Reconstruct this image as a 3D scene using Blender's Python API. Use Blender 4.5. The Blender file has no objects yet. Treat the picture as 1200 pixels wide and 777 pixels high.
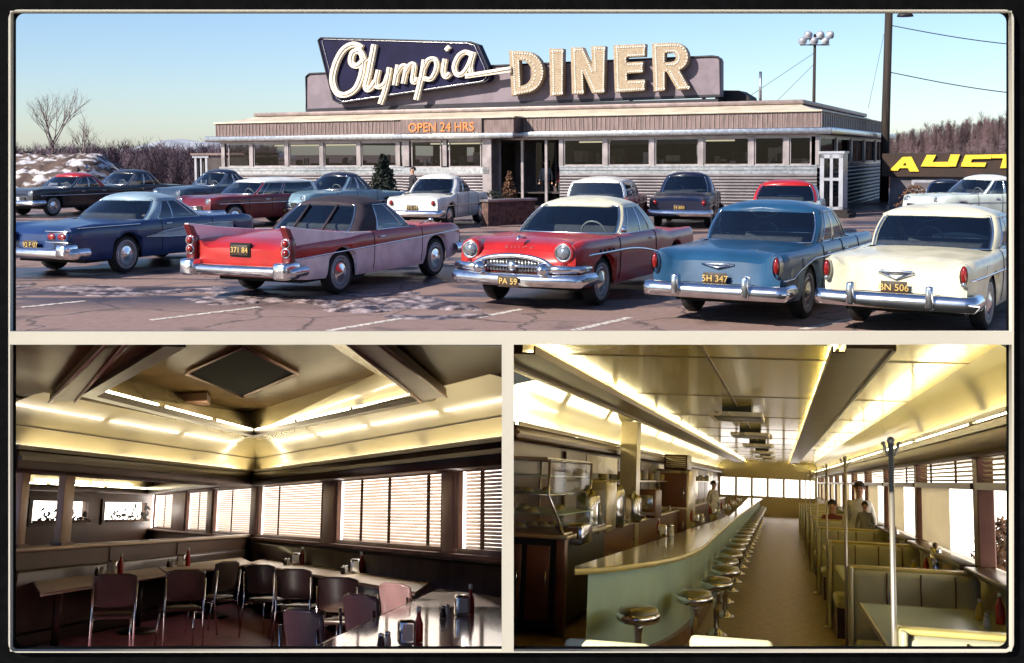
import bpy, bmesh, math, random
import numpy as np
from mathutils import Vector, Matrix, Quaternion
random.seed(7)
R = math.radians
SC = bpy.context.scene
COL = SC.collection

# ------------------------------------------------------------------ camera
F, CX, CY, H = 1400.0, 600.0, 270.0, 2.25          # focal length and principal point in photo pixels, eye height
TH = math.atan(92.0 / F)
CAM = Vector((0, 0, H))
FWD = Vector((0, math.cos(TH), -math.sin(TH)))
UPV = Vector((0, math.sin(TH), math.cos(TH)))
RGT = Vector((1, 0, 0))

def ray(px, py):
    return RGT * ((px - CX) / F) - UPV * ((py - CY) / F) + FWD
def hit(px, py, p0, n):
    d = ray(px, py)
    return CAM + d * ((p0 - CAM).dot(n) / d.dot(n))
def ground(px, py, z=0.0):
    return hit(px, py, Vector((0, 0, z)), Vector((0, 0, 1)))
def at_depth(px, py, dep):
    return CAM + ray(px, py) * dep
def project(P):
    v = P - CAM
    d = v.dot(FWD)
    return CX + F * v.dot(RGT) / d, CY - F * v.dot(UPV) / d

# ------------------------------------------------------------------ tags
def tag(o, label=None, cat=None, group=None, kind=None):
    if label: o['label'] = label
    if cat: o['category'] = cat
    if group: o['group'] = group
    if kind: o['kind'] = kind
    return o
def empty(name, loc=(0, 0, 0), rz=0.0, mat=None):
    o = bpy.data.objects.new(name, None)
    o.empty_display_size = .2
    COL.objects.link(o)
    if mat is not None: o.matrix_world = mat
    else:
        o.location = loc
        o.rotation_euler = (0, 0, rz)
    return o
def thing(name, label, cat, loc=(0, 0, 0), rz=0.0, group=None, mat=None):
    return tag(empty(name, loc, rz, mat), label, cat, group)
KIDS = {}
def link(o, parent=None):
    COL.objects.link(o)
    if parent is not None:
        o.parent = parent
        KIDS.setdefault(parent.name, []).append(o)
    return o
def copy_tree(o, parent=None):
    c = o.copy()
    link(c, parent)
    for ch in KIDS.get(o.name, []): copy_tree(ch, c)
    return c

# ------------------------------------------------------------------ mesh builder
class MB:
    def __init__(s): s.v, s.f, s.m, s.sm = [], [], [], []
    def add(s, vs, fs, m=0, smooth=False):
        b = len(s.v)
        s.v += [tuple(x) for x in vs]
        for f in fs:
            s.f.append(tuple(b + i for i in f)); s.m.append(m); s.sm.append(smooth)
        return s
    def box(s, c, d, m=0, rot=None, ch=0.0):
        c = Vector(c); hx, hy, hz = d[0] / 2, d[1] / 2, d[2] / 2
        if ch <= 0:
            vs = [Vector((x, y, z)) for x in (-hx, hx) for y in (-hy, hy) for z in (-hz, hz)]
            fs = [(0, 1, 3, 2), (4, 6, 7, 5), (0, 4, 5, 1), (2, 3, 7, 6), (0, 2, 6, 4), (1, 5, 7, 3)]
        else:
            bm = bmesh.new(); bmesh.ops.create_cube(bm, size=1)
            for v in bm.verts: v.co = Vector((v.co.x * d[0], v.co.y * d[1], v.co.z * d[2]))
            bmesh.ops.bevel(bm, geom=bm.edges[:], offset=min(ch, min(d) * .45), segments=2, affect='EDGES', profile=.5)
            bm.verts.index_update()
            vs = [v.co.copy() for v in bm.verts]; fs = [tuple(v.index for v in f.verts) for f in bm.faces]
            bm.free()
        if rot is not None: vs = [rot @ v for v in vs]
        return s.add([v + c for v in vs], fs, m, ch > 0)
    def bx(s, x0, x1, y0, y1, z0, z1, m=0, ch=0.0):
        return s.box(((x0 + x1) / 2, (y0 + y1) / 2, (z0 + z1) / 2), (abs(x1 - x0), abs(y1 - y0), abs(z1 - z0)), m, None, ch)
    def hexa(s, q0, q1, m=0):                        # two quads (front, back) joined into a solid
        vs = list(q0) + list(q1)
        return s.add(vs, [(0, 1, 2, 3), (7, 6, 5, 4), (0, 4, 5, 1), (1, 5, 6, 2), (2, 6, 7, 3), (3, 7, 4, 0)], m)
    def prism(s, poly, off, m=0, smooth=False):      # polygon (3d points) pushed along off
        n = len(poly); off = Vector(off)
        vs = [Vector(p) for p in poly] + [Vector(p) + off for p in poly]
        fs = [tuple(range(n)), tuple(range(2 * n - 1, n - 1, -1))] + [(i, i + n, (i + 1) % n + n, (i + 1) % n) for i in range(n)]
        return s.add(vs, fs, m, smooth)
    def tube(s, pts, r, n=8, m=0, smooth=True, cap=True, flat=None, closed=False):
        pts = [Vector(p) for p in pts]; k = len(pts)
        rs = r if isinstance(r, (list, tuple)) else [r] * k
        vs, fs = [], []; prev = None
        for i in range(k):
            a = pts[i - 1] if (i > 0 or closed) else pts[0]
            b = pts[(i + 1) % k] if (i < k - 1 or closed) else pts[k - 1]
            t = (b - a)
            t = t.normalized() if t.length > 1e-9 else Vector((0, 0, 1))
            if prev is None:
                up = Vector((0, 0, 1)) if abs(t.z) < .9 else Vector((1, 0, 0))
                x = t.cross(up).normalized()
            else:
                x = prev - t * prev.dot(t)
                x = x.normalized() if x.length > 1e-9 else t.orthogonal().normalized()
            prev = x; y = t.cross(x)
            for j in range(n):
                an = 2 * math.pi * j / n
                o = x * math.cos(an) * rs[i] + y * math.sin(an) * rs[i]
                if flat: o = Vector((o.x * flat[0], o.y * flat[1], o.z * flat[2]))
                vs.append(pts[i] + o)
        rng = k if closed else k - 1
        for i in range(rng):
            i2 = (i + 1) % k
            for j in range(n):
                fs.append((i * n + j, i * n + (j + 1) % n, i2 * n + (j + 1) % n, i2 * n + j))
        if cap and not closed:
            fs.append(tuple(range(n - 1, -1, -1))); fs.append(tuple((k - 1) * n + j for j in range(n)))
        return s.add(vs, fs, m, smooth)
    def lathe(s, prof, n=24, o=(0, 0, 0), ax='z', m=0, smooth=True, sx=1.0, sy=1.0):
        o = Vector(o); vs, fs = [], []; k = len(prof)
        for (r, z) in prof:
            for j in range(n):
                a = 2 * math.pi * j / n
                p = (r * math.cos(a) * sx, r * math.sin(a) * sy, z)
                if ax == 'y': p = (p[0], p[2], p[1])
                elif ax == 'x': p = (p[2], p[0], p[1])
                vs.append(o + Vector(p))
        for i in range(k - 1):
            for j in range(n):
                fs.append((i * n + j, i * n + (j + 1) % n, (i + 1) * n + (j + 1) % n, (i + 1) * n + j))
        if prof[0][0] > 1e-6: fs.append(tuple(range(n - 1, -1, -1)))
        if prof[-1][0] > 1e-6: fs.append(tuple((k - 1) * n + j for j in range(n)))
        return s.add(vs, fs, m, smooth)
    def grid(s, rows, m=0, smooth=True, mf=None):
        nr, nc = len(rows), len(rows[0]); b = len(s.v)
        for r in rows: s.v += [tuple(p) for p in r]
        for i in range(nr - 1):
            for j in range(nc - 1):
                s.f.append((b + i * nc + j, b + i * nc + j + 1, b + (i + 1) * nc + j + 1, b + (i + 1) * nc + j))
                s.m.append(mf(i, j) if mf else m); s.sm.append(smooth)
        return s
    def sphere(s, c, r, n=12, k=8, m=0):
        r = r if isinstance(r, (tuple, list)) else (r, r, r)
        rows = [[(c[0] + r[0] * math.sin(math.pi * i / k) * math.cos(2 * math.pi * j / n),
                  c[1] + r[1] * math.sin(math.pi * i / k) * math.sin(2 * math.pi * j / n),
                  c[2] + r[2] * math.cos(math.pi * i / k)) for j in range(n + 1)] for i in range(k + 1)]
        return s.grid(rows, m)
    def build(s, name, mats, parent=None, bevel=0.0, merge=0.0, normals=True):
        me = bpy.data.meshes.new(name)
        me.from_pydata(s.v, [], s.f)
        mats = mats if isinstance(mats, (list, tuple)) else [mats]
        for q in mats: me.materials.append(q)
        me.polygons.foreach_set('material_index', s.m)
        me.polygons.foreach_set('use_smooth', s.sm)
        if merge > 0 or normals:
            bm = bmesh.new(); bm.from_mesh(me)
            if merge > 0: bmesh.ops.remove_doubles(bm, verts=bm.verts, dist=merge)
            if normals and len(bm.faces) < 60000: bmesh.ops.recalc_face_normals(bm, faces=bm.faces)
            bm.to_mesh(me); bm.free()
        me.update()
        o = bpy.data.objects.new(name, me)
        if bevel > 0:
            b = o.modifiers.new('bevel', 'BEVEL'); b.width = bevel; b.segments = 2; b.limit_method = 'ANGLE'
        return link(o, parent)

def pchip(pts):
    xs = np.array([p[0] for p in pts], float); ys = np.array([p[1] for p in pts], float)
    h = np.diff(xs); d = np.diff(ys) / h; m = np.zeros(len(xs))
    for i in range(1, len(xs) - 1):
        if d[i - 1] * d[i] > 0: m[i] = 2 * d[i - 1] * d[i] / (d[i - 1] + d[i])
    m[0], m[-1] = d[0], d[-1]
    def f(x):
        x = min(max(x, xs[0]), xs[-1]); i = min(max(int(np.searchsorted(xs, x)) - 1, 0), len(h) - 1)
        t = (x - xs[i]) / h[i]
        return float((2*t**3 - 3*t**2 + 1) * ys[i] + (t**3 - 2*t**2 + t) * h[i] * m[i] + (-2*t**3 + 3*t**2) * ys[i+1] + (t**3 - t**2) * h[i] * m[i+1])
    return f
def spline(pts, n=8):                                # Catmull-Rom through the points
    P = [Vector(p) for p in pts]; P = [P[0] * 2 - P[1]] + P + [P[-1] * 2 - P[-2]]; out = []
    for i in range(1, len(P) - 2):
        for k in range(n):
            t = k / n
            out.append(.5 * ((2 * P[i]) + (P[i+1] - P[i-1]) * t + (2*P[i-1] - 5*P[i] + 4*P[i+1] - P[i+2]) * t*t + (3*P[i] - P[i-1] - 3*P[i+1] + P[i+2]) * t**3))
    return out + [P[-2]]

# ------------------------------------------------------------------ materials
def lin(c): return tuple(((v / 255) / 12.92 if v / 255 <= .04045 else ((v / 255 + .055) / 1.055) ** 2.4) for v in c)
MATS = {}
def mat(name, col, rough=.6, metal=0.0, var=.12, scale=3.0, bump=0.0, bscale=60.0, coat=0.0, spec=.5, detail=5.0, col2=None, lo=.4, hi=.6, aniso=None):
    m = bpy.data.materials.new(name); m.use_nodes = True
    nt = m.node_tree; b = nt.nodes['Principled BSDF']
    b.inputs['Roughness'].default_value = rough
    b.inputs['Metallic'].default_value = metal
    b.inputs['Specular IOR Level'].default_value = spec
    if coat: b.inputs['Coat Weight'].default_value = coat; b.inputs['Coat Roughness'].default_value = .06
    c = tuple(col) + (1,)
    tc = nt.nodes.new('ShaderNodeTexCoord')
    src = tc.outputs['Object']
    if aniso:
        mp = nt.nodes.new('ShaderNodeMapping'); mp.inputs['Scale'].default_value = aniso
        nt.links.new(src, mp.inputs[0]); src = mp.outputs[0]
    if var > 0 or col2:
        n = nt.nodes.new('ShaderNodeTexNoise'); n.inputs['Scale'].default_value = scale; n.inputs['Detail'].default_value = detail
        nt.links.new(src, n.inputs['Vector'])
        r = nt.nodes.new('ShaderNodeValToRGB'); nt.links.new(n.outputs['Fac'], r.inputs[0])
        if col2: a, z = c, tuple(col2) + (1,)
        else: a = tuple(v * (1 - var) for v in col) + (1,); z = tuple(min(1, v * (1 + var)) for v in col) + (1,)
        r.color_ramp.elements[0].color = a; r.color_ramp.elements[1].color = z
        r.color_ramp.elements[0].position = lo; r.color_ramp.elements[1].position = hi
        nt.links.new(r.outputs[0], b.inputs['Base Color'])
        mr = nt.nodes.new('ShaderNodeMapRange'); mr.inputs['To Min'].default_value = max(0, rough * .85); mr.inputs['To Max'].default_value = min(1, rough * 1.2)
        nt.links.new(n.outputs['Fac'], mr.inputs[0]); nt.links.new(mr.outputs[0], b.inputs['Roughness'])
    else: b.inputs['Base Color'].default_value = c
    if bump > 0:
        n2 = nt.nodes.new('ShaderNodeTexNoise'); n2.inputs['Scale'].default_value = bscale; n2.inputs['Detail'].default_value = 6
        nt.links.new(src, n2.inputs['Vector'])
        bp = nt.nodes.new('ShaderNodeBump'); bp.inputs['Strength'].default_value = bump; bp.inputs['Distance'].default_value = .02
        nt.links.new(n2.outputs['Fac'], bp.inputs['Height']); nt.links.new(bp.outputs[0], b.inputs['Normal'])
    MATS[name] = m
    return m
def emit(name, col, strength):
    m = bpy.data.materials.new(name); m.use_nodes = True; nt = m.node_tree; nt.nodes.clear()
    e = nt.nodes.new('ShaderNodeEmission'); e.inputs[0].default_value = tuple(col) + (1,); e.inputs[1].default_value = strength
    o = nt.nodes.new('ShaderNodeOutputMaterial'); nt.links.new(e.outputs[0], o.inputs[0])
    return m
def glass(name, tint, clear=.7, rough=.03, gl=.95):
    m = bpy.data.materials.new(name); m.use_nodes = True; nt = m.node_tree; nt.nodes.clear()
    t = nt.nodes.new('ShaderNodeBsdfTransparent'); t.inputs[0].default_value = tuple(tint) + (1,)
    g = nt.nodes.new('ShaderNodeBsdfGlossy'); g.inputs['Color'].default_value = (gl * .95, gl * .97, gl, 1); g.inputs['Roughness'].default_value = rough
    fr = nt.nodes.new('ShaderNodeFresnel'); fr.inputs[0].default_value = 1.5
    mr = nt.nodes.new('ShaderNodeMapRange'); mr.inputs['To Min'].default_value = 1 - clear; mr.inputs['To Max'].default_value = 1
    nt.links.new(fr.outputs[0], mr.inputs[0])
    mx = nt.nodes.new('ShaderNodeMixShader'); nt.links.new(mr.outputs[0], mx.inputs[0]); nt.links.new(t.outputs[0], mx.inputs[1]); nt.links.new(g.outputs[0], mx.inputs[2])
    o = nt.nodes.new('ShaderNodeOutputMaterial'); nt.links.new(mx.outputs[0], o.inputs[0])
    return m

def trans(name, col, f=.5, rough=.6):
    m = bpy.data.materials.new(name); m.use_nodes = True; nt = m.node_tree; nt.nodes.clear()
    n = nt.nodes.new('ShaderNodeTexNoise'); n.inputs['Scale'].default_value = 3
    r = nt.nodes.new('ShaderNodeValToRGB'); r.color_ramp.elements[0].color = tuple(v * .85 for v in col) + (1,); r.color_ramp.elements[1].color = tuple(min(1, v * 1.1) for v in col) + (1,); nt.links.new(n.outputs['Fac'], r.inputs[0])
    d = nt.nodes.new('ShaderNodeBsdfDiffuse'); t = nt.nodes.new('ShaderNodeBsdfTranslucent'); nt.links.new(r.outputs[0], d.inputs[0]); nt.links.new(r.outputs[0], t.inputs[0])
    mx = nt.nodes.new('ShaderNodeMixShader'); mx.inputs[0].default_value = f; nt.links.new(d.outputs[0], mx.inputs[1]); nt.links.new(t.outputs[0], mx.inputs[2])
    o = nt.nodes.new('ShaderNodeOutputMaterial'); nt.links.new(mx.outputs[0], o.inputs[0])
    return m
def clearpane(name, tint, refl=.05):
    m = glass(name, tint); nt = m.node_tree
    mx = [n for n in nt.nodes if n.type == 'MIX_SHADER'][0]
    for l in list(mx.inputs[0].links): nt.links.remove(l)
    mx.inputs[0].default_value = refl
    return m
M = {}
M['card'] = mat('cream_card', lin((176, 169, 155)), .75, var=.03, scale=1.2, bump=.05, bscale=30)
M['velvet'] = mat('black_velvet', (.0025, .0025, .003), .95, var=.3, scale=20, spec=.05)
M['chrome'] = mat('chrome', (.72, .72, .75), .16, 1.0, var=.08, scale=6)
M['dullchrome'] = mat('weathered_chrome', (.5, .49, .5), .3, 1.0, var=.15, scale=8)
M['steel'] = mat('stainless_siding', (.13, .115, .125), .42, .55, var=.14, scale=1.5)
M['steel_warm'] = mat('warm_metal_trim', (.31, .265, .265), .40, .65, var=.15, scale=2)
M['rubber'] = mat('tyre_rubber', (.012, .012, .013), .8, var=.25, scale=12)
M['under'] = mat('dark_underbody', (.006, .006, .006), .9, var=.1)
M['seatfab'] = mat('car_seat_cloth', (.05, .05, .055), .8, var=.2, scale=9)
M['carglass'] = glass('car_window_glass', (.72, .78, .82), .93)
M['dinerglass'] = glass('diner_window_glass', (.58, .57, .58), .985, gl=.2)
M['redlens'] = mat('red_lamp_lens', (.20, .007, .006), .12, var=.2, scale=30, coat=.6)
M['clearlens'] = mat('headlamp_lens', (.22, .24, .27), .1, .5, var=.1, scale=40, coat=1)
M['plate'] = mat('licence_plate', (.035, .02, .012), .5, var=.3, scale=20)
M['platetext'] = mat('plate_digits', (.55, .36, .1), .5, var=.1)
M['wood_dark'] = mat('creosoted_wood', (.022, .014, .011), .8, var=.35, scale=2, aniso=(6, 6, .5), bump=.3, bscale=8)

# ------------------------------------------------------------------ world and sun
SUN_EL, SUN_A = 33.0, 36.0                           # sun from the left and a little behind the camera
w = bpy.data.worlds.new('World'); SC.world = w; w.use_nodes = True
nt = w.node_tree; bg = nt.nodes['Background']
sky = nt.nodes.new('ShaderNodeTexSky'); sky.sky_type = 'NISHITA'; sky.sun_disc = False
sky.sun_elevation = R(SUN_EL); sky.sun_rotation = R(270 - SUN_A); sky.air_density = 1.0; sky.dust_density = .35; sky.ozone_density = 2.2
tn = nt.nodes.new('ShaderNodeMix'); tn.data_type = 'RGBA'; tn.blend_type = 'MULTIPLY'; tn.inputs['Factor'].default_value = 1
tn.inputs[7].default_value = (.87, .96, 1.14, 1)
nt.links.new(sky.outputs[0], tn.inputs[6]); nt.links.new(tn.outputs[2], bg.inputs[0]); bg.inputs[1].default_value = .08
sl = bpy.data.lights.new('sun', 'SUN'); sl.energy = 4.8; sl.angle = R(.55); sl.color = (1, .93, .80)
so = bpy.data.objects.new('sun', sl); COL.objects.link(so)
sd = Vector((math.cos(R(SUN_A)) * math.cos(R(SUN_EL)), math.sin(R(SUN_A)) * math.cos(R(SUN_EL)), -math.sin(R(SUN_EL))))
so.rotation_euler = sd.to_track_quat('-Z', 'Y').to_euler()
so.location = (-20, -10, 20)

cd = bpy.data.cameras.new('camera'); co = bpy.data.objects.new('camera', cd); COL.objects.link(co)
co.location = CAM; co.rotation_euler = (R(90) - TH, 0, 0)
cd.sensor_width = 36; cd.lens = F / 1200 * 36; cd.shift_y = -(388.5 - CY) / 1200; cd.shift_x = 0
cd.clip_start = .05; cd.clip_end = 6000
SC.camera = co
SC.view_settings.view_transform = 'Standard'; SC.view_settings.look = 'None'; SC.view_settings.gamma = 1
SC.view_settings.exposure = .85
SC.view_settings.use_curve_mapping = False
SC.render.engine = 'CYCLES'
SC.cycles.use_denoising = True
SC.cycles.max_bounces = 8; SC.cycles.transparent_max_bounces = 16; SC.cycles.sample_clamp_indirect = 4
SC.cycles.caustics_reflective = False; SC.cycles.caustics_refractive = False

# ------------------------------------------------------------------ the cream board with three openings, in a black wall
DC = 5.25
MC = Matrix.Translation(CAM + FWD * DC) @ Matrix((RGT, UPV, -FWD)).transposed().to_4x4()    # local x right, y up, z to the viewer
def cpt(px, py): return ((px - CX) / F * DC, -(py - CY) / F * DC)
def rrect(x0, y0, x1, y1, r=0, n=6):
    if r <= 0: return [cpt(x0, y0), cpt(x1, y0), cpt(x1, y1), cpt(x0, y1)]
    out = []
    for (cx, cy, a0) in ((x1 - r, y0 + r, -90), (x1 - r, y1 - r, 0), (x0 + r, y1 - r, 90), (x0 + r, y0 + r, 180)):
        for k in range(n + 1):
            a = R(a0 + 90 * k / n); out.append(cpt(cx + r * math.cos(a), cy + r * math.sin(a)))
    return out
def sheet(name, loops, depth, m, zoff=0.0, bev=0.0):
    cu = bpy.data.curves.new(name, 'CURVE'); cu.dimensions = '2D'; cu.fill_mode = 'BOTH'; cu.extrude = depth / 2; cu.bevel_depth = bev
    for lp in loops:
        s = cu.splines.new('POLY'); s.points.add(len(lp) - 1); s.use_cyclic_u = True
        for p, q in zip(s.points, lp): p.co = (q[0], q[1], 0, 1)
    tmp = bpy.data.objects.new('tmp', cu); COL.objects.link(tmp)
    dg = bpy.context.evaluated_depsgraph_get()
    me = bpy.data.meshes.new_from_object(tmp.evaluated_get(dg)); me.name = name
    bpy.data.objects.remove(tmp)
    me.materials.clear(); me.materials.append(m)
    o = bpy.data.objects.new(name, me); COL.objects.link(o)
    o.matrix_world = MC @ Matrix.Translation((0, 0, zoff))
    return o
fr = sheet('display_board', [rrect(11.5, 12, 1186.5, 763.5, 11), rrect(13.5, 13.5, 1184, 388), rrect(13.5, 403.5, 588, 762), rrect(602, 403.5, 1184, 762)], .03, M['card'])
tag(fr, 'cream board with one wide opening above two smaller openings', 'display board')
bw = sheet('backdrop_wall', [[(-7, -5), (7, -5), (7, 1.55), (-7, 1.55)], rrect(12.5, 13, 1185.5, 762.5, 10)], .04, M['velvet'], -.037)
tag(bw, 'matt black wall all round the cream board', 'wall')

M['terrace'] = mat('pale_concrete_floor', (.36, .34, .31), .85, var=.12, scale=2, bump=.15, bscale=20)
tag(MB().bx(-9, 9, -9, 5.0, -.9, -.75).build('floor', M['terrace']), kind='structure')  # unseen floor before the board, added to bounce sunlight into the rooms
# ================================================================== OUTDOORS: terrain, lot, hills, trees
def terrain_z(x, y):
    z = 0.0
    if y > 75: z -= 6.5 * min(1, (y - 75) / 55.0)
    # wooded rise on the right, low ridge on the left, both well beyond the lot
    t = max(0, min(1, (y - 85) / 90.0)); t = t * t * (3 - 2 * t)
    rx = (x - .335 * y) / (.13 * y + 1)
    z += t * 11.5 * math.exp(-((rx - 1.0) / 1.6) ** 2)
    if y > 230: z += min(1, (y - 230) / 200.0) * (3.6 + 1.2 * math.sin(x * .011 + 1) + .8 * math.sin(x * .027 + y * .004))
    if y > 900: z -= min(1, (y - 900) / 500) * 6
    return z
M['asphalt'] = mat('asphalt', (.085, .066, .066), .85, var=.2)
def asphalt_nodes():
    m = M['asphalt']; nt = m.node_tree; b = nt.nodes['Principled BSDF']
    tc = nt.nodes.new('ShaderNodeTexCoord'); L = nt.links.new
    def noise(sc, det=6, dist=0.0, mp=None):
        n = nt.nodes.new('ShaderNodeTexNoise'); n.inputs['Scale'].default_value = sc; n.inputs['Detail'].default_value = det; n.inputs['Distortion'].default_value = dist
        if mp:
            q = nt.nodes.new('ShaderNodeMapping'); q.inputs['Scale'].default_value = mp; L(tc.outputs['Object'], q.inputs[0]); L(q.outputs[0], n.inputs['Vector'])
        else: L(tc.outputs['Object'], n.inputs['Vector'])
        return n.outputs['Fac']
    def ramp(src, p0, c0, p1, c1):
        r = nt.nodes.new('ShaderNodeValToRGB'); r.color_ramp.elements[0].position = p0; r.color_ramp.elements[1].position = p1
        r.color_ramp.elements[0].color = c0 + (1,); r.color_ramp.elements[1].color = c1 + (1,); L(src, r.inputs[0]); return r.outputs[0]
    def mix(f, a, c):
        x = nt.nodes.new('ShaderNodeMix'); x.data_type = 'RGBA'; L(f, x.inputs['Factor']); L(a, x.inputs[6]); L(c, x.inputs[7]); return x.outputs[2]
    base = ramp(noise(9, 10), .3, (.175, .103, .088), .7, (.265, .168, .145))
    grit = ramp(noise(70, 3), .35, (.11, .072, .068), .65, (.38, .275, .25))
    base = mix(ramp(noise(3, 4), .4, (.2,) * 3, .6, (.5,) * 3), base, grit)
    # wet, darker sheets where the ice has melted: long streaks across the lot
    wet = ramp(noise(.55, 5, 1.2, (.35, 1.0, 1)), .475, (0,) * 3, .53, (1,) * 3)
    gy = nt.nodes.new('ShaderNodeSeparateXYZ'); L(tc.outputs['Object'], gy.inputs[0])
    ms = nt.nodes.new('ShaderNodeMapRange'); ms.inputs[1].default_value = 16.6; ms.inputs[2].default_value = 18.4; L(gy.outputs['Y'], ms.inputs[0])
    wm = nt.nodes.new('ShaderNodeMath'); wm.operation = 'MULTIPLY'; L(wet, wm.inputs[0]); L(ms.outputs[0], wm.inputs[1])
    dark = ramp(noise(4, 4), .4, (.032, .023, .030), .6, (.06, .044, .05))
    vo_ = nt.nodes.new('ShaderNodeTexVoronoi'); vo_.feature = 'DISTANCE_TO_EDGE'; vo_.inputs['Scale'].default_value = .42
    nd = nt.nodes.new('ShaderNodeTexNoise'); nd.inputs['Scale'].default_value = 1.6; nd.inputs['Detail'].default_value = 5; L(tc.outputs['Object'], nd.inputs['Vector'])
    ad = nt.nodes.new('ShaderNodeMix'); ad.data_type = 'RGBA'; ad.blend_type = 'ADD'; ad.inputs['Factor'].default_value = .7; L(tc.outputs['Object'], ad.inputs[6]); L(nd.outputs['Color'], ad.inputs[7]); L(ad.outputs[2], vo_.inputs['Vector'])
    base = mix(ramp(vo_.outputs['Distance'], .004, (.75,) * 3, .016, (0,) * 3), base, ramp(noise(4, 2), 0, (.03, .022, .022), 1, (.05, .036, .036)))
    base = mix(ramp(noise(.9, 3, .4), .60, (0,) * 3, .70, (.65,) * 3), base, ramp(noise(7, 3), .3, (.05, .034, .034), .7, (.09, .062, .06)))
    col = mix(wm.outputs[0], base, dark)
    L(col, b.inputs['Base Color'])
    rr = nt.nodes.new('ShaderNodeMapRange'); rr.inputs['To Min'].default_value = .85; rr.inputs['To Max'].default_value = .34; L(wm.outputs[0], rr.inputs[0]); L(rr.outputs[0], b.inputs['Roughness'])
    bp = nt.nodes.new('ShaderNodeBump'); bp.inputs['Strength'].default_value = .35; bp.inputs['Distance'].default_value = .012; L(noise(55, 4), bp.inputs['Height']); L(bp.outputs[0], b.inputs['Normal'])
asphalt_nodes()
M['earth'] = mat('wintry_earth', (.10, .062, .066), .95, scale=.15, col2=(.15, .09, .085), lo=.35, hi=.65, bump=.4, bscale=2)
ys = [14.62, 15.2] + [16 + 2 * i for i in range(0, 45)] + [110 + 12 * i for i in range(16)] + [310, 340, 380, 430, 500, 600, 750, 900, 1100, 1400, 1800, 2600, 4000]
rows = []
for y in ys:
    rows.append([(x * max(1, y / 60.0), y, terrain_z(x * max(1, y / 60.0), y)) for x in [-60 + 3 * i for i in range(41)]])
g = MB().grid(rows, mf=lambda i, j: 0 if ys[i] < 80 else 1).build('ground', [M['asphalt'], M['earth']])
tag(g, kind='structure')
# the slab edge of the lot, over the two rooms
sl_ = MB()
a, b_ = at_depth(-40, 395.5, DC + .02), at_depth(1240, 395.5, DC + .02)
c_, d_ = at_depth(1240, 395.5, 14.66), at_depth(-40, 395.5, 14.66)
sl_.prism([a, b_, c_, d_], (0, 0, -.012)); tag(sl_.build('slab', M['under']), kind='structure')
# painted bay lines (pixel ends on the asphalt)
M['paint'] = mat('worn_line_paint', (.62, .56, .5), .8, scale=14, col2=(.2, .16, .15), lo=.46, hi=.62)
for (x0, y0, x1, y1) in ((25, 360, 100, 352.5), (176, 375, 305, 359.5), (385, 387.5, 470, 373), (672, 387, 738, 372), (560, 372, 612, 362), (940, 386, 1010, 371)):
    A, B = ground(x0, y0, .004), ground(x1, y1, .004); n = (B - A).cross(Vector((0, 0, 1))).normalized() * .06
    tag(MB().add([A - n, B - n, B + n, A + n], [(0, 1, 2, 3)]).build('parking_line', M['paint']), kind='structure')
# ridges of dirty slush left on the lot
M['slush'] = mat('dirty_slush', (.05, .033, .036), .4, scale=4, col2=(.42, .33, .33), lo=.42, hi=.66, bump=.9, bscale=14)
from mathutils import noise as NZ
def slush(pts, wdt, hgt, cover=.0):
    P = spline([ground(*p) for p in pts], 26); rows = []
    for i, p in enumerate(P):
        t = i / (len(P) - 1); env = min(1, 5 * t, 5 * (1 - t)); r = []
        for j in range(27):
            u = j / 13 - 1; q = p + Vector((random.uniform(-.02, .02), u * wdt * (.6 + .5 * NZ.noise(Vector((p.x * .8, 3, 0)))), 0))
            e = env * (1 - u * u) ** .6
            z = .6 * hgt * (e * 1.5 - .75 + 1.5 * NZ.noise(Vector((q.x * 1.1, q.y * 1.6, 0))) + .8 * NZ.noise(Vector((q.x * 3.7, q.y * 5, 1))) + .35 * NZ.noise(Vector((q.x * 11, q.y * 11, 2))) + cover)
            q.z = max(-.03, min(z, hgt * 1.2)) if 0 < i < len(P) - 1 and 0 < j < 26 else -.04
            r.append(q)
        rows.append(r)
    return tag(MB().grid(rows).build('slush', M['slush']), kind='stuff')
slush([(-10, 334), (60, 337), (110, 340), (165, 343), (215, 342), (265, 339)], 1.0, .05)
slush([(205, 344), (280, 350), (330, 349), (375, 354), (410, 362)], 1.1, .05)
slush([(370, 366), (420, 359), (470, 355), (520, 357), (570, 362)], 1.25, .06, .2)
slush([(385, 345), (440, 349), (500, 345)], .8, .05)
slush([(440, 372), (520, 372), (590, 368)], .55, .035)

# bare trees -------------------------------------------------------
M['bark'] = mat('winter_bark', (.075, .05, .048), .9, var=.3, scale=3)
M['twig'] = mat('winter_twigs', (.125, .078, .082), .95, var=.3, scale=.2)
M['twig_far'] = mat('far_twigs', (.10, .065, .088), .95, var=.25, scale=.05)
def branch(mb, p, d, ln, r, lev, rng, n=4):
    pts = [p]; q = p; dd = d.copy()
    for k in range(3):
        dd = (dd + Vector((rng.uniform(-.18, .18), rng.uniform(-.18, .18), rng.uniform(-.02, .16)))).normalized(); q = q + dd * ln / 3; pts.append(q)
    mb.tube(pts, [r, r * .85, r * .7, r * .5], n, cap=False)
    if lev == 0: return
    for k in range(rng.choice((3, 4, 4))):
        t = rng.uniform(.35, 1.0); i = min(2, int(t * 3)); b = pts[i].lerp(pts[i + 1], t * 3 - i)
        nd = (dd + Vector((rng.uniform(-1, 1), rng.uniform(-1, 1), rng.uniform(-.1, .6))) * .85).normalized()
        branch(mb, b, nd, ln * rng.uniform(.5, .72), r * .52, lev - 1, rng, 3)
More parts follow.
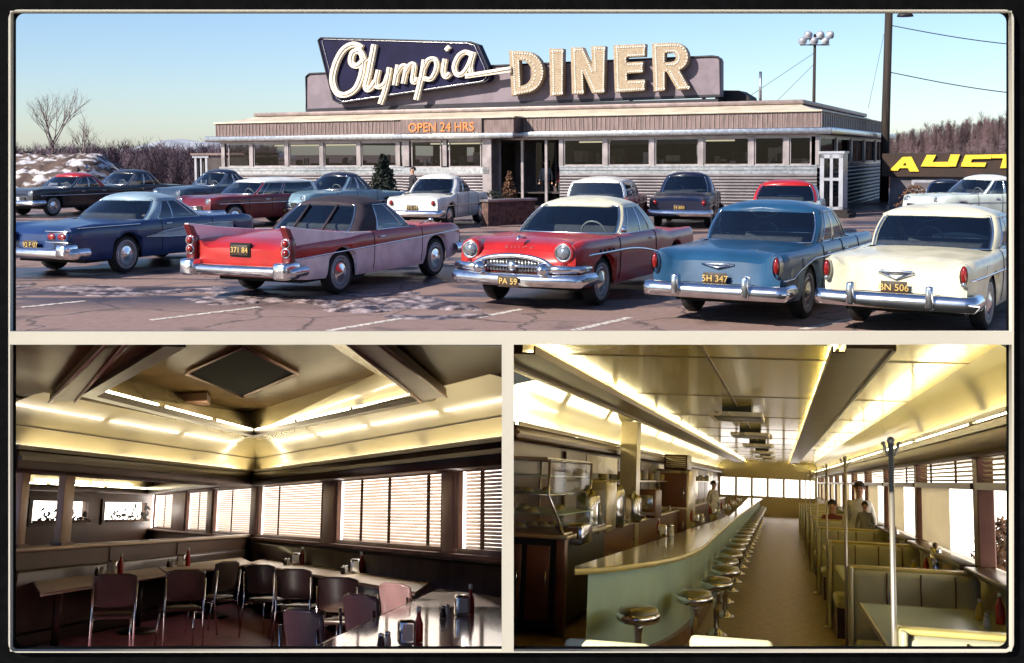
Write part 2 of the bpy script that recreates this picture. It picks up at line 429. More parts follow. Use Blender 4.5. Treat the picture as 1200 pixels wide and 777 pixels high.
def bare_tree(base, h, seed, label, lev=3, spread=1):
    rng = random.Random(seed); t = thing('bare_tree', label, 'tree', base)
    tr = MB(); cr = MB(); tr.tube([(0, 0, -.2), (0, 0, h * .15), (.02 * h, 0, h * .32)], [h * .016, h * .013, h * .011], 7)
    for k in range(7):
        a = rng.uniform(0, 6.28); z = h * rng.uniform(.22, .34)
        branch(cr, Vector((.01 * h, 0, z)), Vector((math.cos(a) * .5 * spread, math.sin(a) * .5 * spread, 1)).normalized(), h * rng.uniform(.32, .44), h * .007, lev, rng)
    tr.build('trunk', M['bark'], t); cr.build('crown', M['twig'], t, normals=False)
    return t
P = ground(62, 226); bare_tree((P.x, P.y, 1.2), 2.9 + 2.0, 3, 'tall bare tree rising over the snowy bank')
P = ground(77, 224); bare_tree((P.x, P.y + 3, .8), 3.6, 9, 'slender bare sapling right of the tall bare tree', 2, .5)

def wood(name, spots, m, seed, tw=60):
    """a far wood read as one mass: a score of bare tree shapes set out with their own size and turn"""
    rng = random.Random(seed); temps = []
    for q in range(16):
        vs, fs = [], []
        def sl(a, b, wd):
            n = Vector((b.z - a.z, 0, -(b.x - a.x))); n = n.normalized() * wd if n.length > 0 else Vector((wd, 0, 0))
            k = len(vs); vs.extend([a - n, a + n, b, (a + b) / 2 + Vector((0, wd, 0))]); fs.extend([(k, k + 1, k + 2), (k, k + 1, k + 3), (k, k + 3, k + 2)])
        lean = rng.uniform(-.05, .05); crown = rng.choice((.55, .8, 1.1)); sl(Vector((0, 0, 0)), Vector((lean, 0, .97)), .010)
        for k in range(tw):
            t = rng.uniform(.22, .98); a = Vector((lean * t, 0, t)); an = rng.uniform(0, 6.28); ln = rng.uniform(.16, .38) * (1.15 - t * .65)
            up = rng.uniform(.35, 1.0); b = a + Vector((math.cos(an) * ln * .62 * crown, math.sin(an) * ln * .62 * crown, ln * up)); sl(a, b, .0042)
            for z in range(4):
                c = a.lerp(b, rng.uniform(.35, .98)); sl(c, c + Vector((rng.uniform(-.4, .4) * ln, rng.uniform(-.4, .4) * ln, ln * rng.uniform(.15, .5))), .003)
        temps.append((np.array([tuple(v) for v in vs]), np.array(fs)))
    V, Fc, base = [], [], 0
    for (x, y, h) in spots:
        v, f = temps[rng.randrange(16)]; a = rng.uniform(0, 6.28); c, s_ = math.cos(a), math.sin(a); wx = h * rng.uniform(.8, 1.25)
        p = np.stack([x + (v[:, 0] * c - v[:, 1] * s_) * wx, y + (v[:, 0] * s_ + v[:, 1] * c) * wx, terrain_z(x, y) - .3 + v[:, 2] * h], 1); V.append(p); Fc.append(f + base); base += len(v)
    V = np.concatenate(V); Fc = np.concatenate(Fc); me = bpy.data.meshes.new(name)
    me.vertices.add(len(V)); me.vertices.foreach_set('co', V.ravel()); me.loops.add(Fc.size); me.loops.foreach_set('vertex_index', Fc.ravel())
    me.polygons.add(len(Fc)); me.polygons.foreach_set('loop_start', np.arange(0, Fc.size, 3)); me.polygons.foreach_set('loop_total', np.full(len(Fc), 3)); me.update(); me.validate()
    me.materials.append(m); o = bpy.data.objects.new(name, me); COL.objects.link(o); return tag(o, kind='stuff')
rng = random.Random(5)
sp = [(y * rng.uniform(-.47, -.2), y, (2.5 - terrain_z(-.3 * y, y)) * rng.uniform(.7, 1.06)) for y in [rng.uniform(92, 240) for k in range(1100)]]
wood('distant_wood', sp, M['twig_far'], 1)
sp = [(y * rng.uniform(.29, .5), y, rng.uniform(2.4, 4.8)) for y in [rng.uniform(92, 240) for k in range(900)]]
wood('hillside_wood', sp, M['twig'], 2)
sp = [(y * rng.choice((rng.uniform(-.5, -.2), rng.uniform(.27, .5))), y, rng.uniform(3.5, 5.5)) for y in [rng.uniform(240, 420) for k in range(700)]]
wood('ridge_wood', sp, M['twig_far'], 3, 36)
# far pale hill behind the left end of the diner
M['farhill'] = mat('snow_dusted_far_hill', (.25, .26, .31), .95, scale=.03, col2=(.42, .44, .50), lo=.35, hi=.65)  # bluish pale tones paint distance haze into the hill's colour
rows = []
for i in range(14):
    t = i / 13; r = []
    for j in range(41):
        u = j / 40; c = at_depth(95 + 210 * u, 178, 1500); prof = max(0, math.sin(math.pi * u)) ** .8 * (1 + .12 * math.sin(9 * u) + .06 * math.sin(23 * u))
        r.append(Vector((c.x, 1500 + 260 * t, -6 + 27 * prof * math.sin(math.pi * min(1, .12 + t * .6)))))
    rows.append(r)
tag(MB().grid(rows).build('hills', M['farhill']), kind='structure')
# snowy cut bank on the left edge of the lot
M['bank'] = mat('bank_earth_and_snow', (.10, .065, .055), .9, scale=1.3, col2=(.55, .52, .55), lo=.49, hi=.60, bump=.7, bscale=5, aniso=(1, 1, 2.2))
rows = []
for i in range(26):
    t = i / 25; r = []
    for j in range(40):
        u = j / 39; c = ground(-80 + 205 * u, 231); top = 2.05 * (1 - max(0, (u - .72) / .28) ** 1.3)
        zz = top * math.sin(math.pi / 2 * min(1, t * 1.9)) * (1 if t < .75 else max(0, (1 - t) * 4))
        r.append(Vector((c.x + random.uniform(-.15, .15), c.y + t * 9 + random.uniform(-.2, .2), zz + (random.uniform(-.13, .13) if 0 < t < 1 else -.1))))
    rows.append(r)
tag(MB().grid(rows).build('snow_bank', M['bank']), kind='structure')
M['bush'] = mat('dry_brush', (.10, .045, .022), .95, var=.35, scale=2)
M['ever'] = mat('evergreen_needles', (.012, .016, .010), .9, var=.4, scale=6)
def shrub(base, h, wd, m, label, n=900, seed=1, cone=False, name='shrub'):
    rng = random.Random(seed); t = thing(name, label, 'shrub', base); mb = MB()
    for k in range(n):
        z = rng.uniform(.03, 1); rad = wd * ((1 - z) ** .8 if cone else math.sin(math.pi * (.15 + .8 * z)) ** .7) * rng.uniform(.3, 1.05)
        a = rng.uniform(0, 6.28); c = Vector((rad * math.cos(a), rad * math.sin(a), z * h)); s = h * rng.uniform(.025, .06)
        d1 = Vector((rng.uniform(-1, 1), rng.uniform(-1, 1), rng.uniform(-.3, 1))).normalized() * s; d2 = d1.orthogonal().normalized() * s * .45
        mb.add([c - d1 - d2, c - d1 + d2, c + d1], [(0, 1, 2)])
    mb.build('foliage', m, t, normals=False)
    MB().tube([(0, 0, -.05), (0, 0, h * .5)], [h * .03, h * .012], 6).build('stem', M['bark'], t)
    return t
# ================================================================== THE DINER
P0 = ground(957, 252); P1 = ground(258, 237.5)
UD = (P0 - P1); LF = UD.length; UD.normalize()
VD = Vector((-UD.y, UD.x, 0))                       # into the building (away from the viewer)
if VD.y < 0: VD = -VD
TILT = .2 / LF
MD = Matrix((tuple(UD) + (0,), tuple(VD) + (0,), (0, 0, 1, 0), (0, 0, 0, 1))).transposed()
MD = Matrix.Translation(P0) @ MD @ Matrix.Rotation(-TILT, 4, 'Y')
MDI = MD.inverted()
def fl(px, py, off=0.0):                             # pixel -> diner coordinates on the plane v = off
    n = MD.to_3x3() @ Vector((0, 1, 0)); p0 = MD @ Vector((0, off, 0))
    return MDI @ hit(px, py, p0, n)
def fs(px, py, u=0.0):                               # pixel -> diner coordinates on the end wall plane u
    n = MD.to_3x3() @ Vector((1, 0, 0)); p0 = MD @ Vector((u, 0, 0))
    return MDI @ hit(px, py, p0, n)
def U(px, off=0.0): return fl(px, 180, off).x
def Zf(px, py, off=0.0): return fl(px, py, off).z
Z_SILL, Z_HEAD = Zf(900, 193.5), Zf(900, 160.5)
Z_EAVE0, Z_EAVE1 = Zf(955, 157, -.35), Zf(955, 149, -.35)
Z_FAS = Zf(955, 131, -.1); Z_ROOF = Zf(955, 121, 1.2)
DEP = fs(1036, 175).y
print('diner', LF, DEP, Z_SILL, Z_HEAD, Z_EAVE0, Z_EAVE1, Z_FAS, Z_ROOF)
M['fascia'] = mat('ribbed_fascia', (.165, .115, .108), .5, .35, var=.22, scale=3, aniso=(6, 1, .6))
M['fascia_rib'] = mat('fascia_rib', (.25, .19, .18), .45, .5, var=.15, scale=3)
M['coping'] = mat('pale_roof_coping', (.52, .44, .34), .6, var=.12, scale=1.5)
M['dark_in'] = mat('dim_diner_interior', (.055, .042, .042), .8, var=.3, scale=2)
M['roofdark'] = mat('dark_roof_plant', (.01, .009, .01), .7, var=.2)
M['brickf'] = mat('dark_foundation', (.02, .014, .014), .85, var=.4, scale=5)
M['redframe'] = mat('red_window_frame', (.28, .05, .03), .5, var=.2)
M['orange'] = mat('orange_letter', (.75, .22, .05), .5, var=.1)
diner = thing('diner', 'long stainless steel diner with ribbed fascia and a big roof sign', 'diner', mat=MD)
mb = MB(); rb = MB(); gl = MB(); trim = MB()
class ColumnMaker:
    def bx(s, *a): return MB().bx(*a).build('column', M['steel_warm'], diner, .015)
col = ColumnMaker()
def ribs(mb, u0, u1, z0, z1, off, pitch=.115, ax='u', depth=.035):
    """horizontal half round beads of stainless siding"""
    n = max(2, round((z1 - z0) / pitch)); rows = []
    for k in range(n):
        for (t, d) in ((0, 0), (.14, .6), (.38, 1), (.62, 1), (.86, .6), (.93, 0)):
            z = z0 + (k + t) * (z1 - z0) / n
            rows.append([(u0, off - d * depth, z), (u1, off - d * depth, z)] if ax == 'u' else [(off + d * depth, u0, z), (off + d * depth, u1, z)])
    mb.grid(rows, smooth=False)
uL, uR = U(258), 0.0
bays = [(265.5, 295), (295, 336.5), (336.5, 377.5), (377.5, 421), (421, 467)]
bays2 = [(658, 710), (710, 764.5), (764.5, 822), (822, 881), (881, 922), (922, 954)]
# front wall below the sill, with a smooth top band, and the piers and panes above it
for (ua_, ub_) in ((uL, U(583)), (U(656), uR)):
    ribs(rb, ua_, ub_, .12, Z_SILL - .32, 0)
    trim.bx(ua_, ub_, -.03, .04, Z_SILL - .32, Z_SILL - .19, 0); trim.bx(ua_, ub_, -.045, .04, Z_SILL - .17, Z_SILL - .06, 0); trim.bx(ua_, ub_, -.09, .04, Z_SILL - .05, Z_SILL, 0)
    mb.bx(ua_, ub_, .045, .16, 0, Z_SILL - .01, 2)
mb.bx(uL - .0, uR, -.02, .16, Z_HEAD, Z_EAVE0 + .02, 0)
def window(u0, u1, v, z0, z1, par, fr=.05, mull=0, ax='u', shade=None):
    w = MB(); t = fr
    def b(a, c, d0, d1, e, f):
        if ax == 'u': w.bx(a, c, v + d0, v + d1, e, f)
        else: w.bx(v - d1, v - d0, a, c, e, f)
    b(u0, u1, 0, .06, z0, z0 + t); b(u0, u1, 0, .06, z1 - t, z1); b(u0, u0 + t, .002, .058, z0 + t, z1 - t); b(u1 - t, u1, .002, .058, z0 + t, z1 - t)
    for k in range(mull):
        x = u0 + (u1 - u0) * (k + 1) / (mull + 1); b(x - t * .3, x + t * .3, .004, .056, z0 + t, z1 - t)
    f = w.build('window', M['steel_warm'], par)
    p = MB()
    if ax == 'u': p.bx(u0 + t * .5, u1 - t * .5, v + .024, v + .032, z0 + t * .5, z1 - t * .5)
    else: p.bx(v - .032, v - .024, u0 + t * .5, u1 - t * .5, z0 + t * .5, z1 - t * .5)
    p.build('pane', M['dinerglass'], f)
    if shade:
        s = MB(); s.bx(u0 + t, u1 - t, v + .09, v + .1, z1 - (z1 - z0) * shade, z1 - t); s.build('blind', M['coping'], f)
for (a, b) in bays + bays2:
    if a in (265.5, 658, 710): pass
    window(U(a) + .095, U(b) - .095, .0, Z_SILL, Z_HEAD, diner, .05, 0, shade=.22 if a in (710, 764.5) else None)
pier = MB()
for x in (262, 295, 336.5, 377.5, 421, 467, 658, 710, 764.5, 822, 881, 922):
    pier = MB(); pier.bx(U(x) - .095, U(x) + .095, -.05, .1, Z_SILL, Z_HEAD + .01, 0); pier.build('window_pier', M['steel_warm'], diner, .01)
# vestibule standing forward with the neon lettering over it
vo = -.9; vl, vr = U(472, vo), U(574, vo)
ribs(rb, vl, vr, .1, Z_SILL - .3, vo); trim.bx(vl, vr, vo - .05, vo + .04, Z_SILL - .3, Z_SILL - .04)
mb.bx(vl, vr, vo + .045, vo + .12, 0, Z_SILL - .02, 2); mb.bx(vl, vl + .1, vo + .12, 0, 0, Z_EAVE0, 0); mb.bx(vr - .1, vr, vo + .12, 0, 0, Z_EAVE0, 0)
mb.bx(vl, vr, vo, vo + .12, Z_HEAD, Z_EAVE0 + .02, 0)
window(U(482, vo), U(517, vo), vo, Z_SILL - .04, Z_HEAD, diner, .05); window(U(526, vo), U(564, vo), vo, Z_SILL - .04, Z_HEAD, diner, .05)
for (x, w_) in ((476, .16), (521.5, .1), (571, .2)): col.bx(U(x, vo) - w_, U(x, vo) + w_, vo - .05, vo + .1, Z_SILL if x < 560 else 0, Z_HEAD + .05, 0)
# entrance porch: deep dark recess with glazed doors
pl, pr = U(585), U(655)
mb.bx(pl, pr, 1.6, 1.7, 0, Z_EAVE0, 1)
for x in (585, 612, 640): col.bx(U(x) - .06, U(x) + .06, -.02, .1, 0, Z_HEAD, 0)
door = MB()
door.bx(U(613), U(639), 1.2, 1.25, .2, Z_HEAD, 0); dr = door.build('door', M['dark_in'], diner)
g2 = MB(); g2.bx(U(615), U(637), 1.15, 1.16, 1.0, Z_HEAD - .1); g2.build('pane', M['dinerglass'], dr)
# end wall (right): beads, windows, dark foundation
zf0 = fs(1036, 228).z
ribs(rb, .02, DEP, zf0, Z_SILL - .1, 0.02, ax='v', pitch=.16, depth=.06)
mb.bx(-.12, -.02, .17, DEP, 0, Z_SILL, 2); mb.bx(-.0, .04, .2, DEP, -.05, zf0, 2)
trim.bx(-.04, .09, .0, DEP, Z_SILL - .1, Z_SILL, 0); trim.bx(-.02, .1, .0, DEP, zf0 - .1, zf0, 0)
mb.bx(-.1, .02, .0, DEP, Z_HEAD, Z_EAVE0 + .02, 0)
ev = [.05, DEP * .2, DEP * .4, DEP * .6, DEP * .8, DEP - .05]
for i in range(5): window(ev[i] + .12, ev[i + 1] - .12, .02, Z_SILL, Z_HEAD, diner, .06, 1 if i > 1 else 0, ax='v')
for e in ev: col.bx(-.06, .09, e - .12, e + .12, Z_SILL, Z_HEAD, 0)
# left end wall, back wall with openings, floor and ceiling of the dining room
mb.bx(uL, uL + .12, .16, DEP, 0, Z_SILL, 0); mb.bx(uL, uL + .12, .16, DEP, Z_HEAD, Z_EAVE0, 0)
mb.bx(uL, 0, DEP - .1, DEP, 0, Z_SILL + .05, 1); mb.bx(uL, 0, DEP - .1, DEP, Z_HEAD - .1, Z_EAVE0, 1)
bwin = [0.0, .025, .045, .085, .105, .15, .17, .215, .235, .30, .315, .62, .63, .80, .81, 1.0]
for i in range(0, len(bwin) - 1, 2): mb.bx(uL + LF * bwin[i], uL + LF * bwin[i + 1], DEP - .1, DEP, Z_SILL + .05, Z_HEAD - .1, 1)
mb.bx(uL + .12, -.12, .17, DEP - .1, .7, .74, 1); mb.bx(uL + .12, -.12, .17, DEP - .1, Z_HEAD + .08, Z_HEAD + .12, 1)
# seat backs, counter and urns seen through the panes
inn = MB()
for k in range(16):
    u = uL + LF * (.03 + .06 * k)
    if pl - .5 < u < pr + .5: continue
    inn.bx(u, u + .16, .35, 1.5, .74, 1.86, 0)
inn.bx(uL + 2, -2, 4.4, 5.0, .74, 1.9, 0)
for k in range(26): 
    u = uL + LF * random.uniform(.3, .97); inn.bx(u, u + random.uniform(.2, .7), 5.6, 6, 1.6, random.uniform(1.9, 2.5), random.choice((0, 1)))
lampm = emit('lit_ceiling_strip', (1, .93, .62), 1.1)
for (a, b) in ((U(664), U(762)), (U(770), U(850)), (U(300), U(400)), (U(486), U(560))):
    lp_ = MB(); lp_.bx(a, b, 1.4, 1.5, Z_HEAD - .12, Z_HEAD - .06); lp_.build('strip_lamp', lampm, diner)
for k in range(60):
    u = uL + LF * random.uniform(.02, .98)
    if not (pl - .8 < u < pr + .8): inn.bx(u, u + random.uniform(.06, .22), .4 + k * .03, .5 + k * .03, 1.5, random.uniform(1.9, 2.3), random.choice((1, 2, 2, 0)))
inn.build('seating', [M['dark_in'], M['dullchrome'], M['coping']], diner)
mb.build('wall', [M['steel_warm'], M['dark_in'], M['brickf']], diner)
rb.build('siding', M['steel'], diner); trim.build('trim_band', M['dullchrome'], diner);
# eaves: projecting pale canopy, ribbed fascia, stepped roof
ev_ = MB()
ev_.bx(uL - .55, .55, -.38, DEP + .4, Z_EAVE0, Z_EAVE1, 0, .04)
vz = (U(466, vo), U(606, vo))
ev_.bx(vz[0], vz[1], vo - .38, -.38, Z_EAVE0 - .02, Z_EAVE1 - .04, 0, .03)
ev_.build('eaves', M['dullchrome'], diner)
fa = MB()
fa.bx(uL - .12, .12, -.12, DEP + .1, Z_EAVE1, Z_FAS, 0)
n = 150
for k in range(n):
    u = uL - .1 + (LF + .2) * k / (n - 1); fa.bx(u - .014, u + .014, -.145, -.12, Z_EAVE1, Z_FAS - .04, 1)
for k in range(40):
    v = DEP * k / 39; fa.bx(.12, .145, v - .014, v + .014, Z_EAVE1, Z_FAS - .04, 1)
fa.bx(vz[0] + .1, vz[1] - .1, vo - .1, -.14, Z_EAVE1 - .03, Z_FAS - .02, 0)
fa.build('fascia', [M['fascia'], M['fascia_rib']], diner)
rf = MB()
rf.bx(uL - .2, .2, -.2, DEP + .2, Z_FAS, Z_FAS + .07, 0, .02); rf.bx(vz[0], vz[1], vo - .2, -.2, Z_FAS - .02, Z_FAS + .05, 0, .02)
# sloped upper roof
z1, z2 = Z_FAS + .07, Z_ROOF
a = [(uL + .1, .1, z1), (-.1, .1, z1), (-.1, DEP, z1), (uL + .1, DEP, z1)]; b = [(U(302, 1.5), 1.6, z2), (-.9, 1.6, z2), (-.9, DEP - 1, z2), (U(302, 1.5), DEP - 1, z2)]
rf.hexa(a, b, 0)
rf.bx(U(302, 1.5) - .15, -.75, 1.45, DEP - .9, z2, z2 + .16, 1, .02)
rf.build('roof', [M['coping'], M['fascia_rib']], diner)
# neon lettering over the vestibule
def text_mesh(name, txt, size, mtx, m, parent=None, ext=.03, font=None, sx=1.0, shear=0.0, bev=0.0, space=1.0):
    cu = bpy.data.curves.new(name, 'FONT'); cu.body = txt; cu.size = size; cu.extrude = ext; cu.align_x = 'CENTER'; cu.align_y = 'CENTER'; cu.shear = shear; cu.bevel_depth = bev; cu.space_character = space
    tmp = bpy.data.objects.new('tmp', cu); COL.objects.link(tmp)
    dg = bpy.context.evaluated_depsgraph_get(); me = bpy.data.meshes.new_from_object(tmp.evaluated_get(dg)); me.name = name
    bpy.data.objects.remove(tmp)
    me.materials.clear(); me.materials.append(m)
    me.transform(mtx @ Matrix.Diagonal((sx, 1, 1, 1)))
    o = bpy.data.objects.new(name, me); return link(o, parent)
STAND = Matrix.Rotation(R(90), 4, 'X')
q0, q1 = fl(479, 155, vo - .12), fl(558, 144, vo - .12)
nb = MB(); nb.bx(U(471, vo - .1), U(566, vo - .1), vo - .2, vo - .1, Z_EAVE1 - .02, Z_FAS - .01)
nb.build('lettering_panel', M['fascia'], diner)
text_mesh('lettering', 'OPEN 24 HRS', .5, Matrix.Translation(((q0.x + q1.x) / 2, vo - .22, (q0.z + q1.z) / 2)) @ STAND, M['orange'], diner, .012, sx=(q1.x - q0.x) / 3.05, bev=.004)
# side door box at the right end
M['white_alu'] = mat('white_aluminium', (.36, .36, .40), .4, .3, var=.08)
sd_off = -1.15; d0, d1 = U(961, sd_off), U(988, sd_off); zt = Zf(975, 180, sd_off); zb = .25
sb = thing('entrance_box', 'white framed glass door box at the right end of the diner', 'doorway', mat=MD)
w_ = MB()
for (u0, u1, e, f) in ((d0, d0 + .14, zb, zt), (d1 - .14, d1, zb, zt), (d0, d1, zt - .16, zt), (d0, d1, zb, zb + .1), ((d0 + d1) / 2 - .05, (d0 + d1) / 2 + .05, zb, zt)): w_.bx(u0, u1, sd_off, sd_off + .1, e, f)
w_.bx(d1 - .1, d1, sd_off + .1, .0, zb, zt); w_.bx(d0, d0 + .1, sd_off + .1, .0, zb, zt); w_.bx(d0 - .05, d1 + .05, sd_off - .03, .0, zt, zt + .08)
w_.bx(d0, d1, sd_off + .004, sd_off + .08, zb + 1.0, zb + 1.1)
w_.build('frame', M['white_alu'], sb)
p_ = MB(); p_.bx(d0 + .1, d1 - .1, sd_off + .03, sd_off + .04, zb, zt - .1); p_.build('pane', M['dinerglass'], sb)
s_ = MB(); s_.bx(d0 - .2, d1 + .3, sd_off - .7, 0, 0, .14); s_.bx(d0 - .1, d1 + .2, sd_off - .3, 0, .14, .25); s_.build('step', M['brickf'], sb)
# small white doorway at the left end of the diner
u0 = fl(228, 200, 2).x; u1 = fl(243, 200, 2).x
sb = thing('side_porch', 'small porch with white door frame at the far left end of the diner', 'porch', mat=MD)
w_ = MB(); zt = Zf(236, 185, 2)
w_.bx(u0, u0 + .12, 2, 2.1, 0, zt); w_.bx(u1 - .12, u1, 2, 2.1, 0, zt); w_.bx(u0 - .1, u1 + .1, 1.97, 2.12, zt, zt + .12); w_.bx(u0, u1, 2, 2.1, .9, 1.0); w_.bx((u0 + u1) / 2 - .04, (u0 + u1) / 2 + .04, 2.002, 2.098, 0, zt)
w_.build('frame', M['white_alu'], sb)
k_ = MB(); k_.bx(u1, uL, 2.0, 4.4, 0, zt); k_.bx(u0, u1, 2.2, 4.4, 0, zt); k_.build('wall', M['dark_in'], sb); k_ = MB(); k_.bx(u0 - .15, uL, 1.9, 4.5, zt + .12, zt + .22); k_.build('roof', M['fascia'], sb)
# brick planter before the vestibule
M['planter'] = mat('brick_planter', (.10, .055, .045), .9, var=.4, scale=7, bump=.4, bscale=12)
a, b = ground(572, 265), ground(627, 262); t = thing('planter_wall', 'low dark brick wall in front of the diner entrance', 'wall', a, math.atan2((b - a).y, (b - a).x))
k_ = MB(); L_ = (b - a).length; k_.bx(0, L_, 0, .3, 0, .72); k_.build('bricks', M['planter'], t); k_ = MB(); k_.bx(-.05, L_ + .05, -.05, .35, .72, .8, 0, .01); k_.build('coping', M['steel_warm'], t)
# ------------------------------------------------------------------ roof sign
SO = 2.2                                             # sign plane behind the front wall
def sp_(px, py, o=0.0): return fl(px, py, SO + o)
M['sign_grey'] = mat('grey_sign_box', (.17, .135, .16), .6, .2, var=.12, scale=2)
M['sign_edge'] = mat('dark_sign_edge', (.02, .017, .025), .5, .3, var=.2)
M['sign_blue'] = mat('navy_sign_panel', (.009, .008, .035), .55, var=.2, scale=1.5, spec=.12)
M['bulb_cream'] = mat('bulb_studded_letter', (.36, .28, .19), .6, var=.3, scale=26, col2=(.20, .13, .075), lo=.38, hi=.7)
M['script'] = mat('cream_script_letter', (.80, .70, .56), .5, var=.2, scale=16, col2=(.62, .50, .36), lo=.45, hi=.7)
M['neon'] = mat('unlit_neon_tube', (.8, .74, .66), .2, var=.1)
sign = thing('roof_sign', 'big diner roof sign with cream script on a navy panel and block letters', 'sign', mat=MD)
poly = [sp_(*p) for p in ((359, 90), (363, 86.5), (835, 66), (842, 67), (844, 71), (844, 113), (359, 130))]
o1 = MB(); o1.prism(poly, (0, .55, 0)); o1.build('backing_box', M['sign_grey'], sign)
e_ = MB(); pe = [p + Vector((0, -.02, 0)) for p in poly]; e_.tube(pe + [pe[0]], .045, 6); e_.prism([sp_(359, 127.5, -.06), sp_(844, 110.5, -.06), sp_(844, 113.5, -.06), sp_(359, 130.5, -.06)], (0, .06, 0)); e_.build('edge_trim', M['sign_edge'], sign)
pan = [sp_(*p, -.45) for p in ((373, 47), (376, 44.5), (552, 49.5), (560, 52), (572, 79), (574, 92), (569, 96), (398, 121), (391, 117))]
o2 = MB(); o2.prism(pan, (0, .45, 0)); o2.build('script_panel', M['sign_blue'], sign)
e_ = MB(); e_.tube([p + Vector((0, -.02, 0)) for p in pan], .04, 6, closed=True); e_.build('panel_rim', M['sign_edge'], sign)
e_ = MB(); ins = sum(pan, Vector()) / len(pan); e_.tube([ins + (p - ins) * .955 + Vector((0, -.03, 0)) for p in pan], .018, 6, closed=True); e_.build('panel_neon', M['dullchrome'], sign)
def stroke(pts, wd, o=-.62, dp=.16, n=9, closed=False):
    """raised channel letter stroke: flat ribbon with depth, width in photo pixels"""
    P = spline([Vector((p[0], p[1], 0)) for p in pts], n) if len(pts) > 2 else [Vector((p[0], p[1], 0)) for p in pts]
    ws = wd if callable(wd) else (lambda t: wd)
    Lp, Rp = [], []
    for i, p in enumerate(P):
        a = P[max(0, i - 1)]; b = P[min(len(P) - 1, i + 1)]; t = (b - a).normalized(); nn = Vector((-t.y, t.x, 0)) * ws(i / (len(P) - 1)) / 2
        Lp.append(p + nn); Rp.append(p - nn)
    return Lp, Rp
def ribbon(mb, pts, wd, o, dp=.16):
    Lp, Rp = stroke(pts, wd)
    l = [sp_(p.x, p.y, o) for p in Lp]; r = [sp_(p.x, p.y, o) for p in Rp]; n = len(l); back = Vector((0, dp, 0))
    vs = l + r + [p + back for p in l] + [p + back for p in r]; fs = []
    for i in range(n - 1):
        fs += [(i, i + 1, n + i + 1, n + i), (2 * n + i, 3 * n + i, 3 * n + i + 1, 2 * n + i + 1), (i, 2 * n + i, 2 * n + i + 1, i + 1), (n + i, n + i + 1, 3 * n + i + 1, 3 * n + i)]
    fs += [(0, n, 3 * n, 2 * n), (n - 1, 3 * n - 1, 4 * n - 1, 2 * n - 1)]
    mb.add(vs, fs)
SCRIPT = {
 'O': [([(424, 56), (414, 52), (402, 58), (393, 74), (389, 93), (394, 108), (404, 111), (416, 104), (423, 88), (425, 70), (421, 60), (413, 62), (411, 73), (418, 77), (429, 68)], 6.5)],
 'l': [([(438, 52), (435, 68), (431, 88), (428, 100), (430, 105), (435, 102), (439, 95)], 6.0)],
 'y': [([(443, 82), (440, 97), (443, 102), (450, 98), (454, 88)], 5.2), ([(456, 79), (454, 92), (450, 108), (445, 122)], 5.6)],
 'm': [([(466, 76), (462, 100)], 5.4), ([(464, 88), (470, 78), (475, 78), (474, 88), (472, 98)], 5.0), ([(474, 87), (480, 76), (485, 76), (484, 86), (483, 95), (486, 96), (489, 91)], 5.0)],
 'p': [([(497, 70), (494, 88), (490, 105), (487, 117)], 5.6), ([(496, 80), (502, 70), (510, 70), (511, 80), (505, 92), (496, 92)], 5.2)],
 'i': [([(521, 69), (519, 84), (522, 90), (527, 86)], 5.4), ([(522.5, 55), (525.5, 58)], 6.5)],
 'a': [([(553, 64), (545, 61), (537, 66), (532, 78), (535, 87), (542, 86), (549, 76), (553, 64)], 5.4), ([(555, 61), (551, 76), (552, 85)], 5.4)],
}
for ch, strokes in SCRIPT.items():
    lb = MB(); nb = MB()
    for i, (pts, wd) in enumerate(strokes):
        ribbon(lb, pts, wd, -.64 + .012 * i, .19 - .012 * i)
        nb.tube([sp_(p.x, p.y, -.675 + .01 * i) for p in (spline([Vector((a[0], a[1], 0)) for a in pts], 6) if len(pts) > 2 else [Vector((a[0], a[1], 0)) for a in pts])], .022, 5)
    L_ = lb.build('script_letter', M['script'], sign); nb.build('neon_tube', M['neon'], L_)
lb = MB(); lb.prism([sp_(545, 86.5, -.66), sp_(598, 78, -.66), sp_(598, 84.5, -.66), sp_(545, 92, -.66)], (0, .16, 0)); L_ = lb.build('swash', M['script'], sign)
nb = MB(); nb.tube([sp_(547, 89, -.69), sp_(597, 81, -.69)], .03, 6); nb.build('neon_tube', M['neon'], L_)
